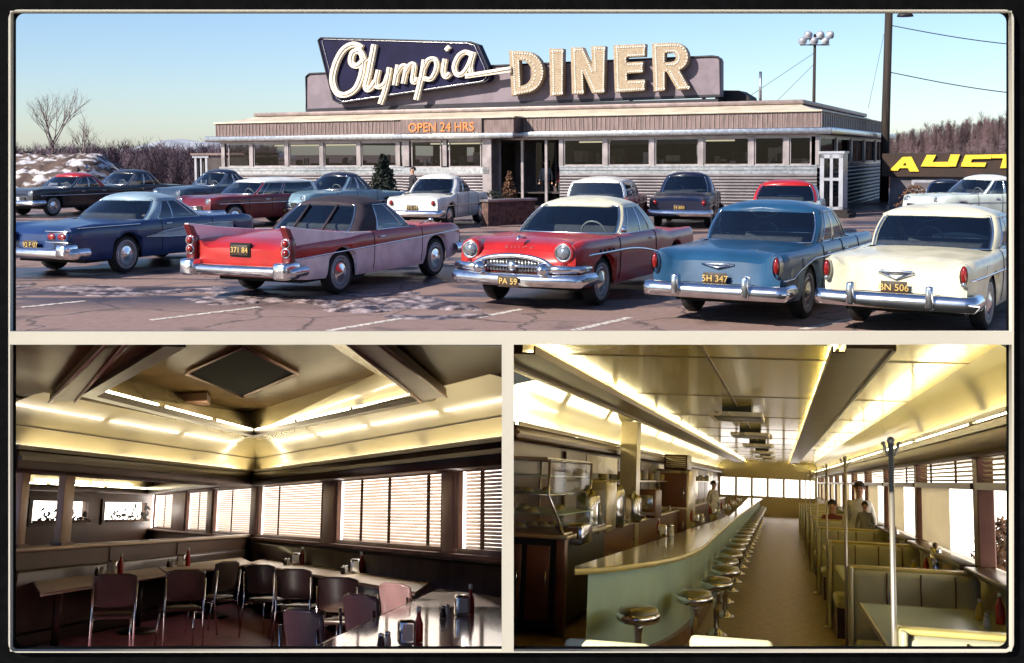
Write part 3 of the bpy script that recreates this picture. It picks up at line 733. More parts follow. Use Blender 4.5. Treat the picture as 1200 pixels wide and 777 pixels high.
# block letters: outlines traced in photo pixels, counters cut out as holes
def block(outer, holes, dx=0):
    cu = bpy.data.curves.new('block_letter', 'CURVE'); cu.dimensions = '2D'; cu.fill_mode = 'BOTH'; cu.extrude = .17; cu.bevel_depth = .02
    for lp in [outer] + holes:
        s = cu.splines.new('POLY'); s.points.add(len(lp) - 1); s.use_cyclic_u = True
        for p, q in zip(s.points, lp):
            v = sp_(q[0], q[1], -.3); p.co = (v.x, v.z, 0, 1)
    tmp = bpy.data.objects.new('tmp', cu); COL.objects.link(tmp); dg = bpy.context.evaluated_depsgraph_get()
    me = bpy.data.meshes.new_from_object(tmp.evaluated_get(dg)); bpy.data.objects.remove(tmp); me.name = 'block_letter'
    me.materials.clear(); me.materials.append(M['bulb_cream'])
    me.transform(Matrix.Translation((0, SO - .3, 0)) @ STAND)
    o = bpy.data.objects.new('block_letter', me); link(o, sign)
    nb = MB(); bb = MB()
    for sc_, lp in [(None, outer)] + [(None, h) for h in holes]:
        n = len(lp); cx = sum(p[0] for p in lp) / n; cy = sum(p[1] for p in lp) / n
        # bulbs follow the outline
        for i in range(n):
            a, b = lp[i], lp[(i + 1) % n]; d = math.hypot(b[0] - a[0], b[1] - a[1]); k = max(1, int(d / 2.6))
            nx, ny = (b[1] - a[1]) / max(d, .01), -(b[0] - a[0]) / max(d, .01); s_ = -2.0 if lp is outer else 2.0
            area = sum(lp[q][0] * lp[(q + 1) % n][1] - lp[(q + 1) % n][0] * lp[q][1] for q in range(n)); s_ *= (1 if area > 0 else -1)
            for q in range(k):
                x, y = a[0] + (b[0] - a[0]) * (q + .5) / k + nx * s_, a[1] + (b[1] - a[1]) * (q + .5) / k + ny * s_
                bb.sphere(tuple(sp_(x, y, -.5)), .036, 6, 4)
    tag(bb.build('bulbs', M['neon'], o), kind='stuff')
def arc(cx, cy, rx, ry, a0, a1, n=10): return [(cx + rx * math.cos(R(a0 + (a1 - a0) * i / n)), cy + ry * math.sin(R(a0 + (a1 - a0) * i / n))) for i in range(n + 1)]
block([(599, 60)] + [(614, 61)] + arc(617, 85, 21, 24, -90, 90) + [(602, 112)], [[(609.5, 70), (612, 70.5)] + arc(613, 86, 12.5, 15, -80, 80) + [(611, 102)]])
block([(646, 58), (661, 58), (660.5, 111), (647, 112)], [])
block([(671, 56.5), (684, 56.5), (696, 84), (695, 55), (710, 55), (709, 108.5), (696, 109), (684, 82), (685, 110), (672.5, 110)], [])
block([(721, 54), (757, 52.5), (756.5, 66), (735, 67), (735, 74), (754, 73), (754, 85), (735.5, 86), (736, 95), (756.5, 94), (756, 106), (722.5, 108)], [])
block([(766, 52), (790, 51)] + arc(792, 67, 15.5, 16, -88, 78) + [(797, 83), (809, 104), (795, 105), (783, 84), (780, 84), (780, 106), (768, 107)], [[(780, 62), (788, 61.5)] + arc(788, 67.5, 6, 6, -85, 85) + [(780, 74)]])
for px in (380, 470, 560, 650, 740, 825):                # steel legs carrying the sign
    lg = MB(); zt = fl(px, 120, SO + .3).z; u = U(px, SO + .3); lg.bx(u - .06, u + .06, SO + .2, SO + .32, Z_ROOF + .1, zt + .6); lg.bx(u - .04, u + .04, SO + .35, SO + 1.5, Z_ROOF + .16, Z_ROOF + .24); lg.build('support_leg', M['sign_edge'], sign)
lg = MB(); lg.bx(U(362, SO), U(842, SO), SO - .1, SO + .5, Z_ROOF + .17, Z_ROOF + .3); lg.build('base_rail', M['sign_edge'], sign)
# dark hood of the ventilator at the right end of the sign
a, b = sp_(838, 118, 1.2), sp_(879, 117, 1.2); t = thing('roof_ventilator', 'low dark rounded ventilator on the diner roof right of the sign', 'ventilator', mat=MD)
k_ = MB(); h_ = sp_(850, 106.5, 1.2).z; zb_ = Z_ROOF + .16
k_.prism([(a.x, SO + 1.2, zb_), (b.x, SO + 1.2, zb_), (b.x - .05, SO + 1.2, zb_ + .25), (b.x - .45, SO + 1.2, h_), (a.x, SO + 1.2, h_ + .04)], (0, 1.4, 0)); k_.build('hood', M['roofdark'], t)
k_ = MB(); k_.bx(a.x, b.x + .05, SO + 1.15, SO + 2.65, zb_ - .02, zb_ + .08); k_.build('curb', M['sign_edge'], t)
# vent pipe on the roof
a = fl(891, 118, 3.0); b = fl(891, 84, 3.0); t = thing('vent_pipe', 'thin grey vent pipe standing on the diner roof', 'pipe', mat=MD)
k_ = MB(); k_.tube([(a.x, 3, Z_ROOF + .1), (a.x, 3, b.z)], .055, 8); k_.build('pipe', M['dullchrome'], t); k_ = MB(); k_.lathe([(.12, 0), (.1, .06), (.06, .1)], 10, (a.x, 3, Z_ROOF + .14)); k_.build('flashing', M['sign_edge'], t)
# floodlight mast behind the diner
Pm = ground(952, 226); top = Pm.y and hit(952, 40, Pm, Vector((0, 1, 0)))
t = thing('floodlight_mast', 'tall mast behind the diner with a cluster of floodlights on top', 'floodlight', Pm)
k_ = MB(); k_.tube([(0, 0, -.2), (0, 0, top.z)], [.11, .075], 8); k_.build('mast', M['wood_dark'], t)
k_ = MB()
for zz in (0, -.32): k_.bx(-.8, .8, -.05, .05, top.z - .3 + zz, top.z - .22 + zz)
k_.build('crossarm', M['dullchrome'], t)
for i, dx in enumerate((-.72, -.42, -.1, .25, .52, .78)):
    f_ = MB(); an = .5 * (dx); rot = Matrix.Rotation(an, 3, 'Z') @ Matrix.Rotation(R(62), 3, 'X')
    tm = MB(); tm.lathe([(.02, .22), (.1, .2), (.17, .12), (.23, 0), (.25, -.02)], 12)
    f_.add([rot @ Vector(v) + Vector((dx, -.2, top.z - (.05 if i % 2 else .38))) for v in tm.v], tm.f, 0, True); ff = f_.build('floodlight', M['white_alu'], t)
k_ = MB(); k_.tube([(0, 0, top.z - 1.0), (-5.4, -2, 4.2)], .012, 4); k_.tube([(0, 0, top.z - 1.6), (-3.2, -2, 4.2)], .012, 4); k_.build('guy_wire', M['wood_dark'], t)
# utility pole
Pp = ground(1036, 236); t = thing('utility_pole', 'thick dark wooden utility pole at the right end of the diner', 'pole', Pp)
tz = hit(1036, -25, Pp, Vector((0, 1, 0))).z
k_ = MB(); k_.tube([(0, 0, -.3), (0, 0, 4), (.06, 0, tz)], [.21, .19, .17], 12); k_.build('pole', M['wood_dark'], t)
k_ = MB(); q = hit(1060, 16, Pp, Vector((0, 1, 0))); k_.tube([(.1, 0, q.z + .1 ), (q.x - Pp.x, -.1, q.z + .12)], .03, 6); k_.lathe([(.05, .1), (.2, .06), (.3, -.08), (.32, -.14)], 12, (q.x - Pp.x, -.1, q.z), sx=1.2); k_.build('lamp_bracket', M['sign_edge'], t)
k_ = MB()
for (pa, pb) in (((1040, 84), (1300, 117)), ((1045, 30), (1300, 58))):
    A = hit(*pa, Pp, Vector((0, 1, 0))); B = hit(*pb, Pp + Vector((0, -2, 0)), Vector((0, 1, 0))); pts = []
    for i in range(13): tt = i / 12; p = A.lerp(B, tt) - Pp; p.z -= .25 * math.sin(math.pi * tt); pts.append(p)
    k_.tube(pts, .022, 5)
A = hit(1036, 40, Pp, Vector((0, 1, 0))) - Pp; k_.tube([A, (-1.1, -1.0, 4.2)], .008, 4)
k_.build('wire', M['sign_edge'], t)
# auction hall on the right
Pa = ground(1042, 244); Pb = ground(1300, 248); ua = (Pb - Pa); La = ua.length; ua.normalize()
t = thing('auction_hall', 'low building with dark brown roof front and huge yellow lettering', 'building', Pa, math.atan2(ua.y, ua.x))
n_ = Vector((-ua.y, ua.x, 0)); MA = Matrix.Translation(Pa) @ Matrix.Rotation(math.atan2(ua.y, ua.x), 4, 'Z'); MAI = MA.inverted()
def ap(px, py, off=0.0): return MAI @ hit(px, py, Pa + n_ * off, n_)
M['brown_roof'] = mat('dark_brown_boards', (.028, .014, .010), .8, var=.25, scale=2)
M['yellow'] = mat('yellow_paint', (.78, .52, .03), .6, var=.08, scale=4)
M['hallwall'] = mat('grey_block_wall', (.13, .115, .13), .85, var=.25, scale=1.5)
zt, zb_ = ap(1100, 180, -.2).z, ap(1100, 206, -.2).z
k_ = MB(); k_.bx(0, La, 0, 9, -.2, zb_); k_.build('wall', M['hallwall'], t)
k_ = MB(); k_.prism([(-.3, -.2, zb_ - .04), (La, -.2, zb_ - .04), (La, -.12, zt), (-.3, -.12, zt)], (0, 9.4, 0)); k_.build('roof', M['brown_roof'], t)
for (xa, xb) in ((1068, 1097), (1102, 1122), (1150, 1182)):
    w_ = MB(); a = ap(xa, 224); b = ap(xb, 211); w_.bx(a.x, b.x, -.05, .02, a.z, b.z); f_ = w_.build('window', M['sign_grey'] if xa == 1102 else M['white_alu'], t); w_ = MB(); w_.bx(a.x + .1, b.x - .1, -.07, -.05, a.z + .1, b.z - .1); w_.build('pane', M['dinerglass'] if xa == 1102 else M['hallwall'], f_)
def aletter(outs, px0):
    for poly in outs:
        pass
def alt(polys):
    mb_ = MB()
    for k, poly in enumerate(polys):
        mb_.prism([ap(x, y, -.24 - .003 * k) for (x, y) in poly], Vector((0, .05, 0)))
    mb_.build('letter', M['yellow'], t)
alt([[(1042, 200), (1057, 184.5), (1066, 184.5), (1052, 200)], [(1057.5, 184), (1068, 183.5), (1077, 201), (1066, 201)], [(1052, 194), (1066, 194), (1068, 197), (1050, 197)]])
alt([[(1086, 181.5), (1097, 181.5), (1090, 195), (1079, 195)], [(1082, 190), (1116, 189.5), (1112, 195.5), (1079.5, 195)], [(1114, 181), (1125, 181), (1120, 195), (1109, 195.3)]])
alt([[(1131, 181.5), (1163, 181), (1161, 186), (1133, 186.5)], [(1131, 181.7), (1141, 181.5), (1136, 195), (1126, 195)], [(1127, 190.5), (1156, 190.5), (1154, 195.5), (1126, 195.2)]])
alt([[(1163, 181), (1205, 180), (1204, 185), (1162, 185.5)], [(1176, 184), (1184.5, 184), (1180, 197), (1172, 197)]])
# shrubs by the diner
shrub(ground(449, 254), 2.15, .8, M['ever'], 'dark bushy evergreen beside the vestibule', 2200, 2, True, 'evergreen_shrub')
shrub(ground(597, 252), 1.55, .45, M['bush'], 'reddish brown upright shrub at the entrance', 900, 3, True)
shrub(ground(578, 256), .95, .6, M['ever'], 'low dark rounded evergreen at the foot of the column', 700, 4, False, 'evergreen_shrub')
shrub(ground(1072, 262), 1.2, .6, M['bush'], 'dry orange brown brush in front of the auction hall', 900, 5)
# ================================================================== CARS
M['tire_white'] = mat('whitewall', (.30, .27, .26), .7, var=.12)
M['grille_dark'] = mat('grille_opening', (.01, .01, .01), .6, var=.1)
M['steer'] = mat('steering_wheel_plastic', (.3, .29, .27), .35, var=.1)
def paint(name, rgb, rough=.34): return mat('paint_' + name, rgb, rough, 0, var=.12, scale=2.6, coat=.4, bump=.0)
PT = dict(red=paint('red', (.36, .010, .008)), maroon=paint('maroon', (.13, .009, .013)), pink=paint('pale_pink', (.86, .70, .72)), blue=paint('blue', (.010, .055, .125)),
          navy=paint('navy', (.006, .007, .024)), fordblue=paint('slate_blue', (.009, .030, .115)), paleblue=paint('pale_blue', (.15, .24, .31)), roofblue=paint('blue_grey', (.24, .33, .40)), cream=paint('cream', (.60, .55, .40)), white=paint('white', (.66, .65, .62)),
          black=paint('black', (.012, .012, .018)), grey=paint('grey', (.045, .045, .055)), ltgreen=paint('pale_green_white', (.52, .57, .52)), vinyl=mat('black_soft_top', (.022, .014, .022), .75, var=.2, scale=8), silver=paint('silver', (.38, .38, .42)), teal=paint('dull_teal', (.03, .05, .085)))

DEF = dict(L=5.0, W=1.88, H=1.54, wb=2.92, roh=1.22, belt=.98, hood=.96, deck=.95, fr=.93, ff=.96, rw=.35, bot=.27,
           cab=(-1.15, .80), roof=(-.72, .32), rwid=.60, crown=.05, crease=.70, two=None, twofn=None, fin=None, rec=.0, thick=.03, hard=False, roofover=.02, bl_bow=.18, ws_bow=.22, noseh=.62, tailh=.60)

def build_car(name, label, P, c1, c2, c3, spec=None, group='parked cars in the diner lot'):
    """P: shape numbers; c1 body, c2 lower or second colour, c3 roof. Local x forward, y to the car's left, z up; origin between the axles."""
    p = dict(DEF); p.update(P)
    root = thing(name, label, 'car', group=group)
    L, W, wb = p['L'], p['W'], p['wb']; xr = -wb / 2 - p['roh']; xf = xr + L; hw = W / 2
    xa, xb = p['cab']; ra, rb_ = p['roof']
    ax = (-wb / 2, wb / 2); ar = p['rw'] + .055
    fen = pchip(p.get('fenpts') or [(xr, p['fr'] - .03), (xr + .25, p['fr']), (xa - .2, p['fr'] + .005), (xa + .3, p['belt']), (xb - .15, p['belt']), (xb + .3, p['ff']), (xf - .35, p['ff']), (xf, p['ff'] - .05)])
    mid = pchip(p.get('midpts') or [(xr, p['deck'] - .16), (xr + .12, p['deck'] - .09), (xr + .5, p['deck'] - .02), (xa, p['deck'] + .03), (xa + .25, p['belt'] + .01), (xb, p['belt'] + .01), (xb + .25, p['hood'] + .02), (xf - .6, p['hood']), (xf - .15, p['hood'] - .06), (xf, p['hood'] - .16)])
    wid = pchip(p.get('widpts') or [(xr, hw - .07), (xr + .2, hw - .015), (-.6, hw), (.6, hw), (xf - .5, hw - .02), (xf - .15, hw - .05), (xf, hw - .11)])
    bot = pchip([(xr, .36), (xr + .5, .31), (-wb / 2 + .5, p['bot']), (wb / 2 - .5, p['bot']), (xf - .4, .31), (xf, .38)])
    def crease(x):
        if p['twofn']: return p['twofn'](x)
        return p['crease']
    st = sorted(set([round(xr + L * i / 96, 4) for i in range(97)] + [round(a + ar * math.cos(math.pi * k / 14), 4) for a in ax for k in range(15)] + [round(xr + .03, 4), round(xf - .03, 4), round(xa, 4), round(xb, 4)]))
    def prof(x):
        w_ = wid(x); f = fen(x); m = mid(x); wi = w_ - .30; b = bot(x)
        for i_, a in enumerate(ax):
            d = abs(x - a)
            lim = ar * (p.get('skirt', 1.0) if i_ == 0 else 1.0)
            if d < ar: b = max(b, min(p['rw'] + math.sqrt(ar * ar - d * d) * 1.0, p['rw'] + lim))
        cz = crease(x)
        z9 = min(cz, f - .16)
        pts = [(0, m), (wi * .6, m - .004), (wi, m - .018), (wi + .09, max(min(m, f) - .035, min(m - .02, f)) if m > f else m + (f - m) * .25 - .01), (w_ - .13, f - .004), (w_ - .06, f), (w_ - .018, f - .035), (w_, f - .12), (w_ + .008, z9), (w_ + .004, z9 - .02), (w_ - .004, (z9 + b) / 2), (w_ - .028, b + .07), (w_ - .06, b)]
        out = []
        for j, (y, z) in enumerate(pts):
            out.append((y, max(z, b + .004 * (len(pts) - 1 - j))))
        return out
    NP = 13; body = MB()
    two_ok = p.get('two')
    def mfun(side, i, j):
        x = (st[i] + st[i + 1]) / 2
        if two_ok: return 1 if two_ok(x, j, xr, xf) else 0
        return 0
    rec = p['rec']
    for side in (1, -1):
        rows = []
        for i, x in enumerate(st):
            r = []
            for j, (y, z) in enumerate(prof(x)):
                xx = x
                if rec and j <= 2 and x < xr + .30:
                    t = (x - xr) / .30; xx = xr + rec + t * (.30 - rec)
                elif rec and j == 3 and x < xr + .3:
                    t = (x - xr) / .30; xx = xr + rec * .55 + t * (.30 - rec * .55)
                r.append((xx, y * side, z))
            rows.append(r)
        b0 = len(body.v); body.v += [q for r in rows for q in r]
        for i in range(len(st) - 1):
            xm = (st[i] + st[i + 1]) / 2
            for j in range(NP - 1):
                if xa + .06 < xm < xb - .06 and j <= 3: continue
                a_ = b0 + i * NP + j
                f_ = (a_, a_ + 1, a_ + NP + 1, a_ + NP)
                body.f.append(f_ if side > 0 else f_[::-1]); body.m.append(mfun(side, i, j)); body.sm.append(True)
    # tail and nose: columns hang from the top edge of the end profile down to the valance
    for end, x in ((0, xr), (1, xf)):
        pr = prof(x); zb_ = pr[-1][1]; top = pr[:8]; wmax = pr[7][0]
        lower = [(q[0], q[1]) for q in pr[7:]][::-1]
        def wz(z): 
            return float(np.interp(z, [q[1] for q in lower], [q[0] for q in lower])) / wmax
        cols = [(-y, z, j) for j, (y, z) in list(enumerate(top))[::-1]] + [(y, z, j) for j, (y, z) in list(enumerate(top))[1:]]
        rows = []
        for i in range(11):
            t = i / 10; r = []
            for (y, z, j) in cols:
                zz = z + (zb_ - z) * t; yy = y * (wz(zz) if abs(y) > .5 * wmax else 1 + (wz(zz) - 1) * abs(y) / wmax); xx = x
                u = yy / wmax
                if end: xx = x + .10 * (1 - u * u) * min(1, t * 4) + .03 * math.sin(math.pi * t)
                elif rec: xx = x + (rec if j <= 2 else rec * .55 if j == 3 else 0) * (1 - t * .8) - .02 * math.sin(math.pi * t) * (1 if j > 3 else 0)
                r.append((xx + (.002 if end else -.002), yy, zz))
            rows.append(r)
        body.grid(rows, smooth=True)
    body.build('body', [c1, c2], root, merge=.0008)
    # floor pan, wheel wells, cabin tub
    un = MB(); un.bx(xr + .45, xf - .4, -hw + .2, hw - .2, .25, .42); un.bx(xr + .25, xa, -hw + .22, hw - .22, .42, .72); un.bx(xb, xf - .3, -hw + .22, hw - .22, .42, .74)
    un.build('underbody', M['under'], root)
    tub = MB(); yi = hw - .10
    tub.bx(xa + .02, xb - .02, yi - .03, yi, .40, p['belt'] - .03); tub.bx(xa + .02, xb - .02, -yi, -yi + .03, .40, p['belt'] - .03); tub.bx(xa, xb, -yi, yi, .38, .42)
    tub.bx(xb - .32, xb + .02, -yi, yi, .62, p['belt'] + .005, 0, .03); tub.bx(xa - .04, xa + .34, -yi, yi, .62, p['belt'] - .02)
    tub.build('dashboard', M['seatfab'] if not p.get('inner') else p['inner'], root)
    for xs in (xa + .45, (xa + xb) / 2 + .16):
        s = MB(); s.bx(xs - .05, xs + .42, -yi + .06, yi - .06, .42, .62, 0, .05); s.box((xs - .06, 0, .82), (.14, 2 * yi - .16, .50), 0, Matrix.Rotation(-.14, 3, 'Y'), .05)
        s.build('bench_seat', p.get('seat', M['seatfab']), root)
    sw = MB(); cx, cy, cz = xb - .42, .36, p['belt'] - .02; pts = [(cx + .07 * math.sin(a), cy + .21 * math.cos(a), cz + .20 * math.sin(a)) for a in [2 * math.pi * k / 20 for k in range(20)]]
    sw.tube(pts, .014, 6, closed=True); sw.tube([(cx, cy, cz), (cx + .3, cy, cz - .1)], .022, 6); sw.tube([pts[0], pts[10]], .01, 5); sw.build('steering_wheel', M['steer'], root)
    # greenhouse: belt ring and roof ring, half perimeter from rear centre to front centre
    zb = p['belt'] - .005; zr = p['H'] - p.get('rth', .15); wbt = hw - .115; wr = p['rwid'] + .08
    zbr = p.get('bl_base', p['deck'] + .01); zbf = p['belt'] + .015
    B, T, kinds = [], [], []
    def seg(kind, b0, b1, t0, t1, n, bow=0.0, tbow=0.0):
        for k in range(n + (1 if not B else 0)):
            u = (k + (0 if not B and k == 0 else 1)) / n if B else k / n
            if not B: u = 0
            b = Vector(b0).lerp(Vector(b1), u); t = Vector(t0).lerp(Vector(t1), u)
            B.append(b); T.append(t)
            if len(B) > 1: kinds.append(kind)
    rc = [('backlight', (xa - p['bl_bow'] * 0, 0, zbr)),]
    def rearx(y): return xa + p['bl_bow'] * (abs(y) / wbt) ** 2.2
    def frontx(y): return xb - p['ws_bow'] * (abs(y) / wbt) ** 2.2
    def rrx(y): return ra + p['bl_bow'] * .8 * (abs(y) / wr) ** 2.2
    def rfx(y): return rb_ - p['ws_bow'] * .8 * (abs(y) / wr) ** 2.2
    blw = p.get('blw', .86)
    ringB, ringT, kind = [], [], []
    def addpt(b, t, k=None):
        ringB.append(Vector(b)); ringT.append(Vector(t))
        if k: kind.append(k)
    n = 8
    for k in range(n + 1):
        u = k / n * blw; y, yt = wbt * u, wr * u * .98
        addpt((rearx(y), y, zbr + (zb - zbr) * u ** 3), (rrx(yt), yt, zr + p['crown'] * .3 * (1 - u * u)), 'backlight' if k else None)
    xs_b = rearx(wbt) + .06; xs_t = rrx(wr) + .06; cx1 = p.get('cp', .16)
    xe_b = frontx(wbt) - .03; xe_t = rfx(wr) - .03
    def side(u): return ((xs_b + (xe_b - xs_b) * u, wbt, zb), (xs_t + (xe_t - xs_t) * u, wr, zr))
    addpt((rearx(wbt * .97), wbt * .97, zb), (rrx(wr * .97), wr * .97, zr), 'pillar_c'); addpt(*side(0), 'pillar_c')
    for u in (cx1 * .5, cx1): addpt(*side(u), 'pillar_c')
    bp_ = p.get('bpil', .50)
    for k in range(1, 5): addpt(*side(cx1 + (bp_ - .02 - cx1) * k / 4), 'rear_window')
    addpt(*side(bp_ + .02), 'pillar_b' if not p['hard'] else 'front_window')
    for k in range(1, 5): addpt(*side(bp_ + .02 + (1 - bp_ - .02) * k / 4), 'front_window')
    addpt((frontx(wbt * .985), wbt * .985, zbf - .015), (rfx(wr * .985), wr * .985, zr), 'pillar_a')
    for k in range(n + 1):
        u = (1 - k / n) * .94; y, yt = wbt * u, wr * u * .98
        addpt((frontx(y), y, zbf), (rfx(yt), yt, zr + p['crown'] * .3 * (1 - u * u)), 'pillar_a' if k == 0 else 'windshield')
    def surf(i, t, out=0.0):
        q = ringB[i].lerp(ringT[i], t); bl = .035 * math.sin(math.pi * t)
        q = q + Vector((0, bl if ringB[i].y > .01 else 0, 0)); return q
    runs = []
    for i, k in enumerate(kind):
        if runs and runs[-1][0] == k: runs[-1][2] = i + 1
        else: runs.append([k, i, i + 1])
    NT = 6
    frame = MB()
    for (k, i0, i1) in runs:
        cen = k in ('backlight', 'windshield')
        if cen:
            mb = MB(); idx = list(range(i0, i1 + 1))
            seq = [(i, 1) for i in (idx[::-1] if k == 'backlight' else idx)]
            seq = seq + [(i, -1) for (i, s) in seq[::-1]][1:]
            rows = [[Vector((surf(i, t / NT).x, surf(i, t / NT).y * s, surf(i, t / NT).z)) for (i, s) in seq] for t in range(NT + 1)]
            mb.grid(rows); mb.build('rear_glass' if k == 'backlight' else 'windshield', M['carglass'], root)
            ed = rows[0] + [r[-1] for r in rows[1:]] + rows[-1][::-1][1:] + [r[0] for r in rows[::-1]][1:-1]
            frame.tube(ed, .014, 5, closed=True)
        else:
            for s in (1, -1):
                rows = [[Vector((surf(i, t / NT).x, surf(i, t / NT).y * s, surf(i, t / NT).z)) for i in range(i0, i1 + 1)] for t in range(NT + 1)]
                if k in ('rear_window', 'front_window'):
                    mb = MB(); mb.grid(rows); mb.build('side_window', M['carglass'], root)
                    frame.tube(rows[0] + [r[-1] for r in rows[1:]] + rows[-1][::-1][1:] + [r[0] for r in rows[::-1]][1:-1], .012, 5, closed=True)
                    if k == 'front_window':
                        m_ = rows; j = max(0, len(m_[0]) - 2); frame.tube([r[j] for r in m_], .010, 5)
                else:
                    mb = MB(); inn = [[q - Vector((0, .03 * s, 0)) for q in r] for r in rows]; mb.grid(rows); mb.grid(inn)
                    mb.build('pillar', c3 if k == 'pillar_c' or p.get('roofpil') else (p.get('pilmat') or c1), root)
    frame.build('window_trim', PT['vinyl'] if False else M['chrome'], root)
    # roof skin with a rolled drip edge
    rows = []; nn = len(ringT); lap = p['roofover']
    ctr = (ra + rb_) / 2
    for i in range(nn):
        t = ringT[i]; y0 = t.y + lap if t.y > .02 else t.y; x0 = t.x + (lap if t.x > ctr else -lap) * (1 if i < n or i > nn - n else 0); r = []
        for k in range(13):
            u = k / 6 - 1; along = max(0, min(1, 1 - abs((t.x - ctr) / ((rb_ - ra) / 2 + .02)) ** 2.4)); dome = (p['H'] - zr) * (.12 + .88 * along ** .8) * (1 - abs(u) ** 3.0)
            r.append((x0, y0 * u, t.z + dome))
        rows.append(r)
    rf_ = MB(); rf_.grid(rows); edge = [Vector((r[-1][0], r[-1][1], r[-1][2])) for r in rows] + [Vector((r[0][0], r[0][1], r[0][2])) for r in rows[::-1]]
    rows2 = [[Vector(e) for e in edge], [Vector((e.x * .995, e.y * .985, e.z - .03)) for e in edge]]; rf_.grid(rows2)
    under = [[(q[0], q[1] * .985, q[2] - .025) for q in r] for r in rows]; rf_.grid(under)
    rf_.build('roof', c3, root, merge=.0005)
    # wheels
    for a in ax:
        for s in (1, -1):
            rw = p['rw']; y0 = s * (hw - .155)
            t_ = MB(); t_.lathe([(rw * .62, -.085), (rw * .92, -.095), (rw * .99, -.07), (rw, 0), (rw * .99, .07), (rw * .92, .095), (rw * .62, .085)], 28, (a, y0, rw), 'y'); wh = t_.build('wheel', M['rubber'], root)
            h = MB()
            if p.get('ww', True):
                h.lathe([(rw * .66, .086), (rw * .78, .094), (rw * .79, .088)], 28, (0, 0, 0), 'y'); hv = [(v[0] + a, v[1] * s + y0, v[2] + rw) for v in h.v]; h.v = hv; h.build('whitewall', M['tire_white'], wh)
            h = MB(); h.lathe([(rw * .63, .07), (rw * .62, .09), (rw * .5, .082), (rw * .36, .098), (rw * .3, .10), (rw * .18, .118), (.001, .125)], 28, (0, 0, 0), 'y'); h.v = [(v[0] + a, v[1] * s + y0, v[2] + rw) for v in h.v]; h.build('hubcap', M['chrome'], wh)
    # bumpers
    def bumper(x, sgn, zc, hgt, wrap, name, prof_bow=.12, wd=None):
        mb = MB(); ww = (wd or hw) + .02; path = []
        for k in range(21):
            u = k / 10 - 1; y = ww * u; path.append((x + sgn * (prof_bow * (1 - u * u)), y))
        path = [(x - sgn * wrap, -ww - .01)] + [(x - sgn * wrap * .4, -ww - .012)] + path[0:] + [(x - sgn * wrap * .4, ww + .012)] + [(x - sgn * wrap, ww + .01)]
        rows = []
        for (zz, dd) in ((-.5, -.05), (-.45, .0), (-.2, .035), (.0, .045), (.2, .035), (.45, .0), (.5, -.05)):
            r = []
            for i, (xx, yy) in enumerate(path):
                ox = sgn * dd if 1 < i < len(path) - 2 else 0; oy = 0 if 1 < i < len(path) - 2 else (dd if yy > 0 else -dd)
                r.append((xx + ox, yy + oy, zc + zz * hgt))
            rows.append(r)
        mb.grid(rows); return mb.build(name, M['chrome'], root)
    bz = p.get('bz', .46)
    bumper(xr - .11, -1, bz, p.get('bh', .20), .42, 'rear_bumper', .06)
    if not p.get('nofb'): bumper(xf + .06, 1, .47, .20, .45, 'front_bumper', .14)
    if spec: spec(root, p, dict(xr=xr, xf=xf, hw=hw, prof=prof, fen=fen, mid=mid, wid=wid, bumper=bumper, c1=c1, c2=c2, crease=crease))
    # generic lamps and grille where no special ones were given
    if not p.get('own_tail'):
        for s in (1, -1):
            l = MB(); l.lathe([(.055, .0), (.062, -.03), (.05, -.06), (.001, -.075)], 14, (0, 0, 0), 'x'); l.v = [(v[0] + xr + .01, v[1] * 1 + s * (hw - .2), v[2] * 1.35 + .76) for v in l.v]; tl = l.build('tail_light', M['redlens'], root)
    if not p.get('own_front'):
        for s in (1, -1):
            l = MB(); l.lathe([(.105, -.08), (.11, .0), (.10, .025), (.06, .05), (.001, .058)], 18, (xf + .0, s * (hw - .25), .78), 'x', 0); hl = l.build('headlight', M['clearlens'], root)
            l = MB(); l.lathe([(.104, .0), (.122, .015), (.122, -.06)], 18, (xf, s * (hw - .25), .78), 'x'); l.build('bezel', M['chrome'], hl)
        g_ = MB(); g_.bx(xf + .02, xf + .12, -hw + .42, hw - .42, .50, .68, 0)
        gr = g_.build('grille', M['grille_dark'], root); g_ = MB()
        for z in (.52, .585, .65): g_.tube([(xf + .06, -hw + .38, z), (xf + .15, 0, z), (xf + .06, hw - .38, z)], .018, 6)
        g_.build('grille_bar', M['chrome'], gr)
    return root
def local_box(root, name, m, c, d, ch=.01, rot=None, parent=None):
    return MB().box(c, d, 0, rot, ch).build(name, m, parent or root)
def plate(root, x, z, txt, s=-1, y=0.0):
    o = MB().box((x, y, z), (.012, .32, .16), 0, None, .004).build('licence_plate', M['plate'], root)
    mt = Matrix.Translation((x + s * .008, y, z)) @ Matrix.Rotation(R(90) * s, 4, 'Z') @ Matrix.Rotation(R(90), 4, 'X')
    text_mesh('plate_number', txt, .12, mt, M['platetext'], o, .002)
def handle(root, x, s, z, hw):
    MB().box((x, s * (hw + .02), z), (.16, .022, .024), 0, None, .008).build('door_handle', M['chrome'], root)
def seam(root, xs, g, z0=.34):
    for x in xs:
        for s in (1, -1):
            pr = g['prof'](x)[5:12]; mb = MB(); mb.tube([(x, s * (y + .0015), z) for (y, z) in pr], .0075, 4); mb.build('door_seam', M['under'], root)
def strip(root, fn, x0, x1, g, r=.014, name='side_trim', n=40, m=None, sides=(1, -1)):
    for s in sides:
        pts = []
        for k in range(n + 1):
            x = x0 + (x1 - x0) * k / n; pts.append((x, s * (g['wid'](x) + .008), fn(x)))
        MB().tube(pts, r, 6, flat=(1, .6, 1)).build(name, m or M['chrome'], root)

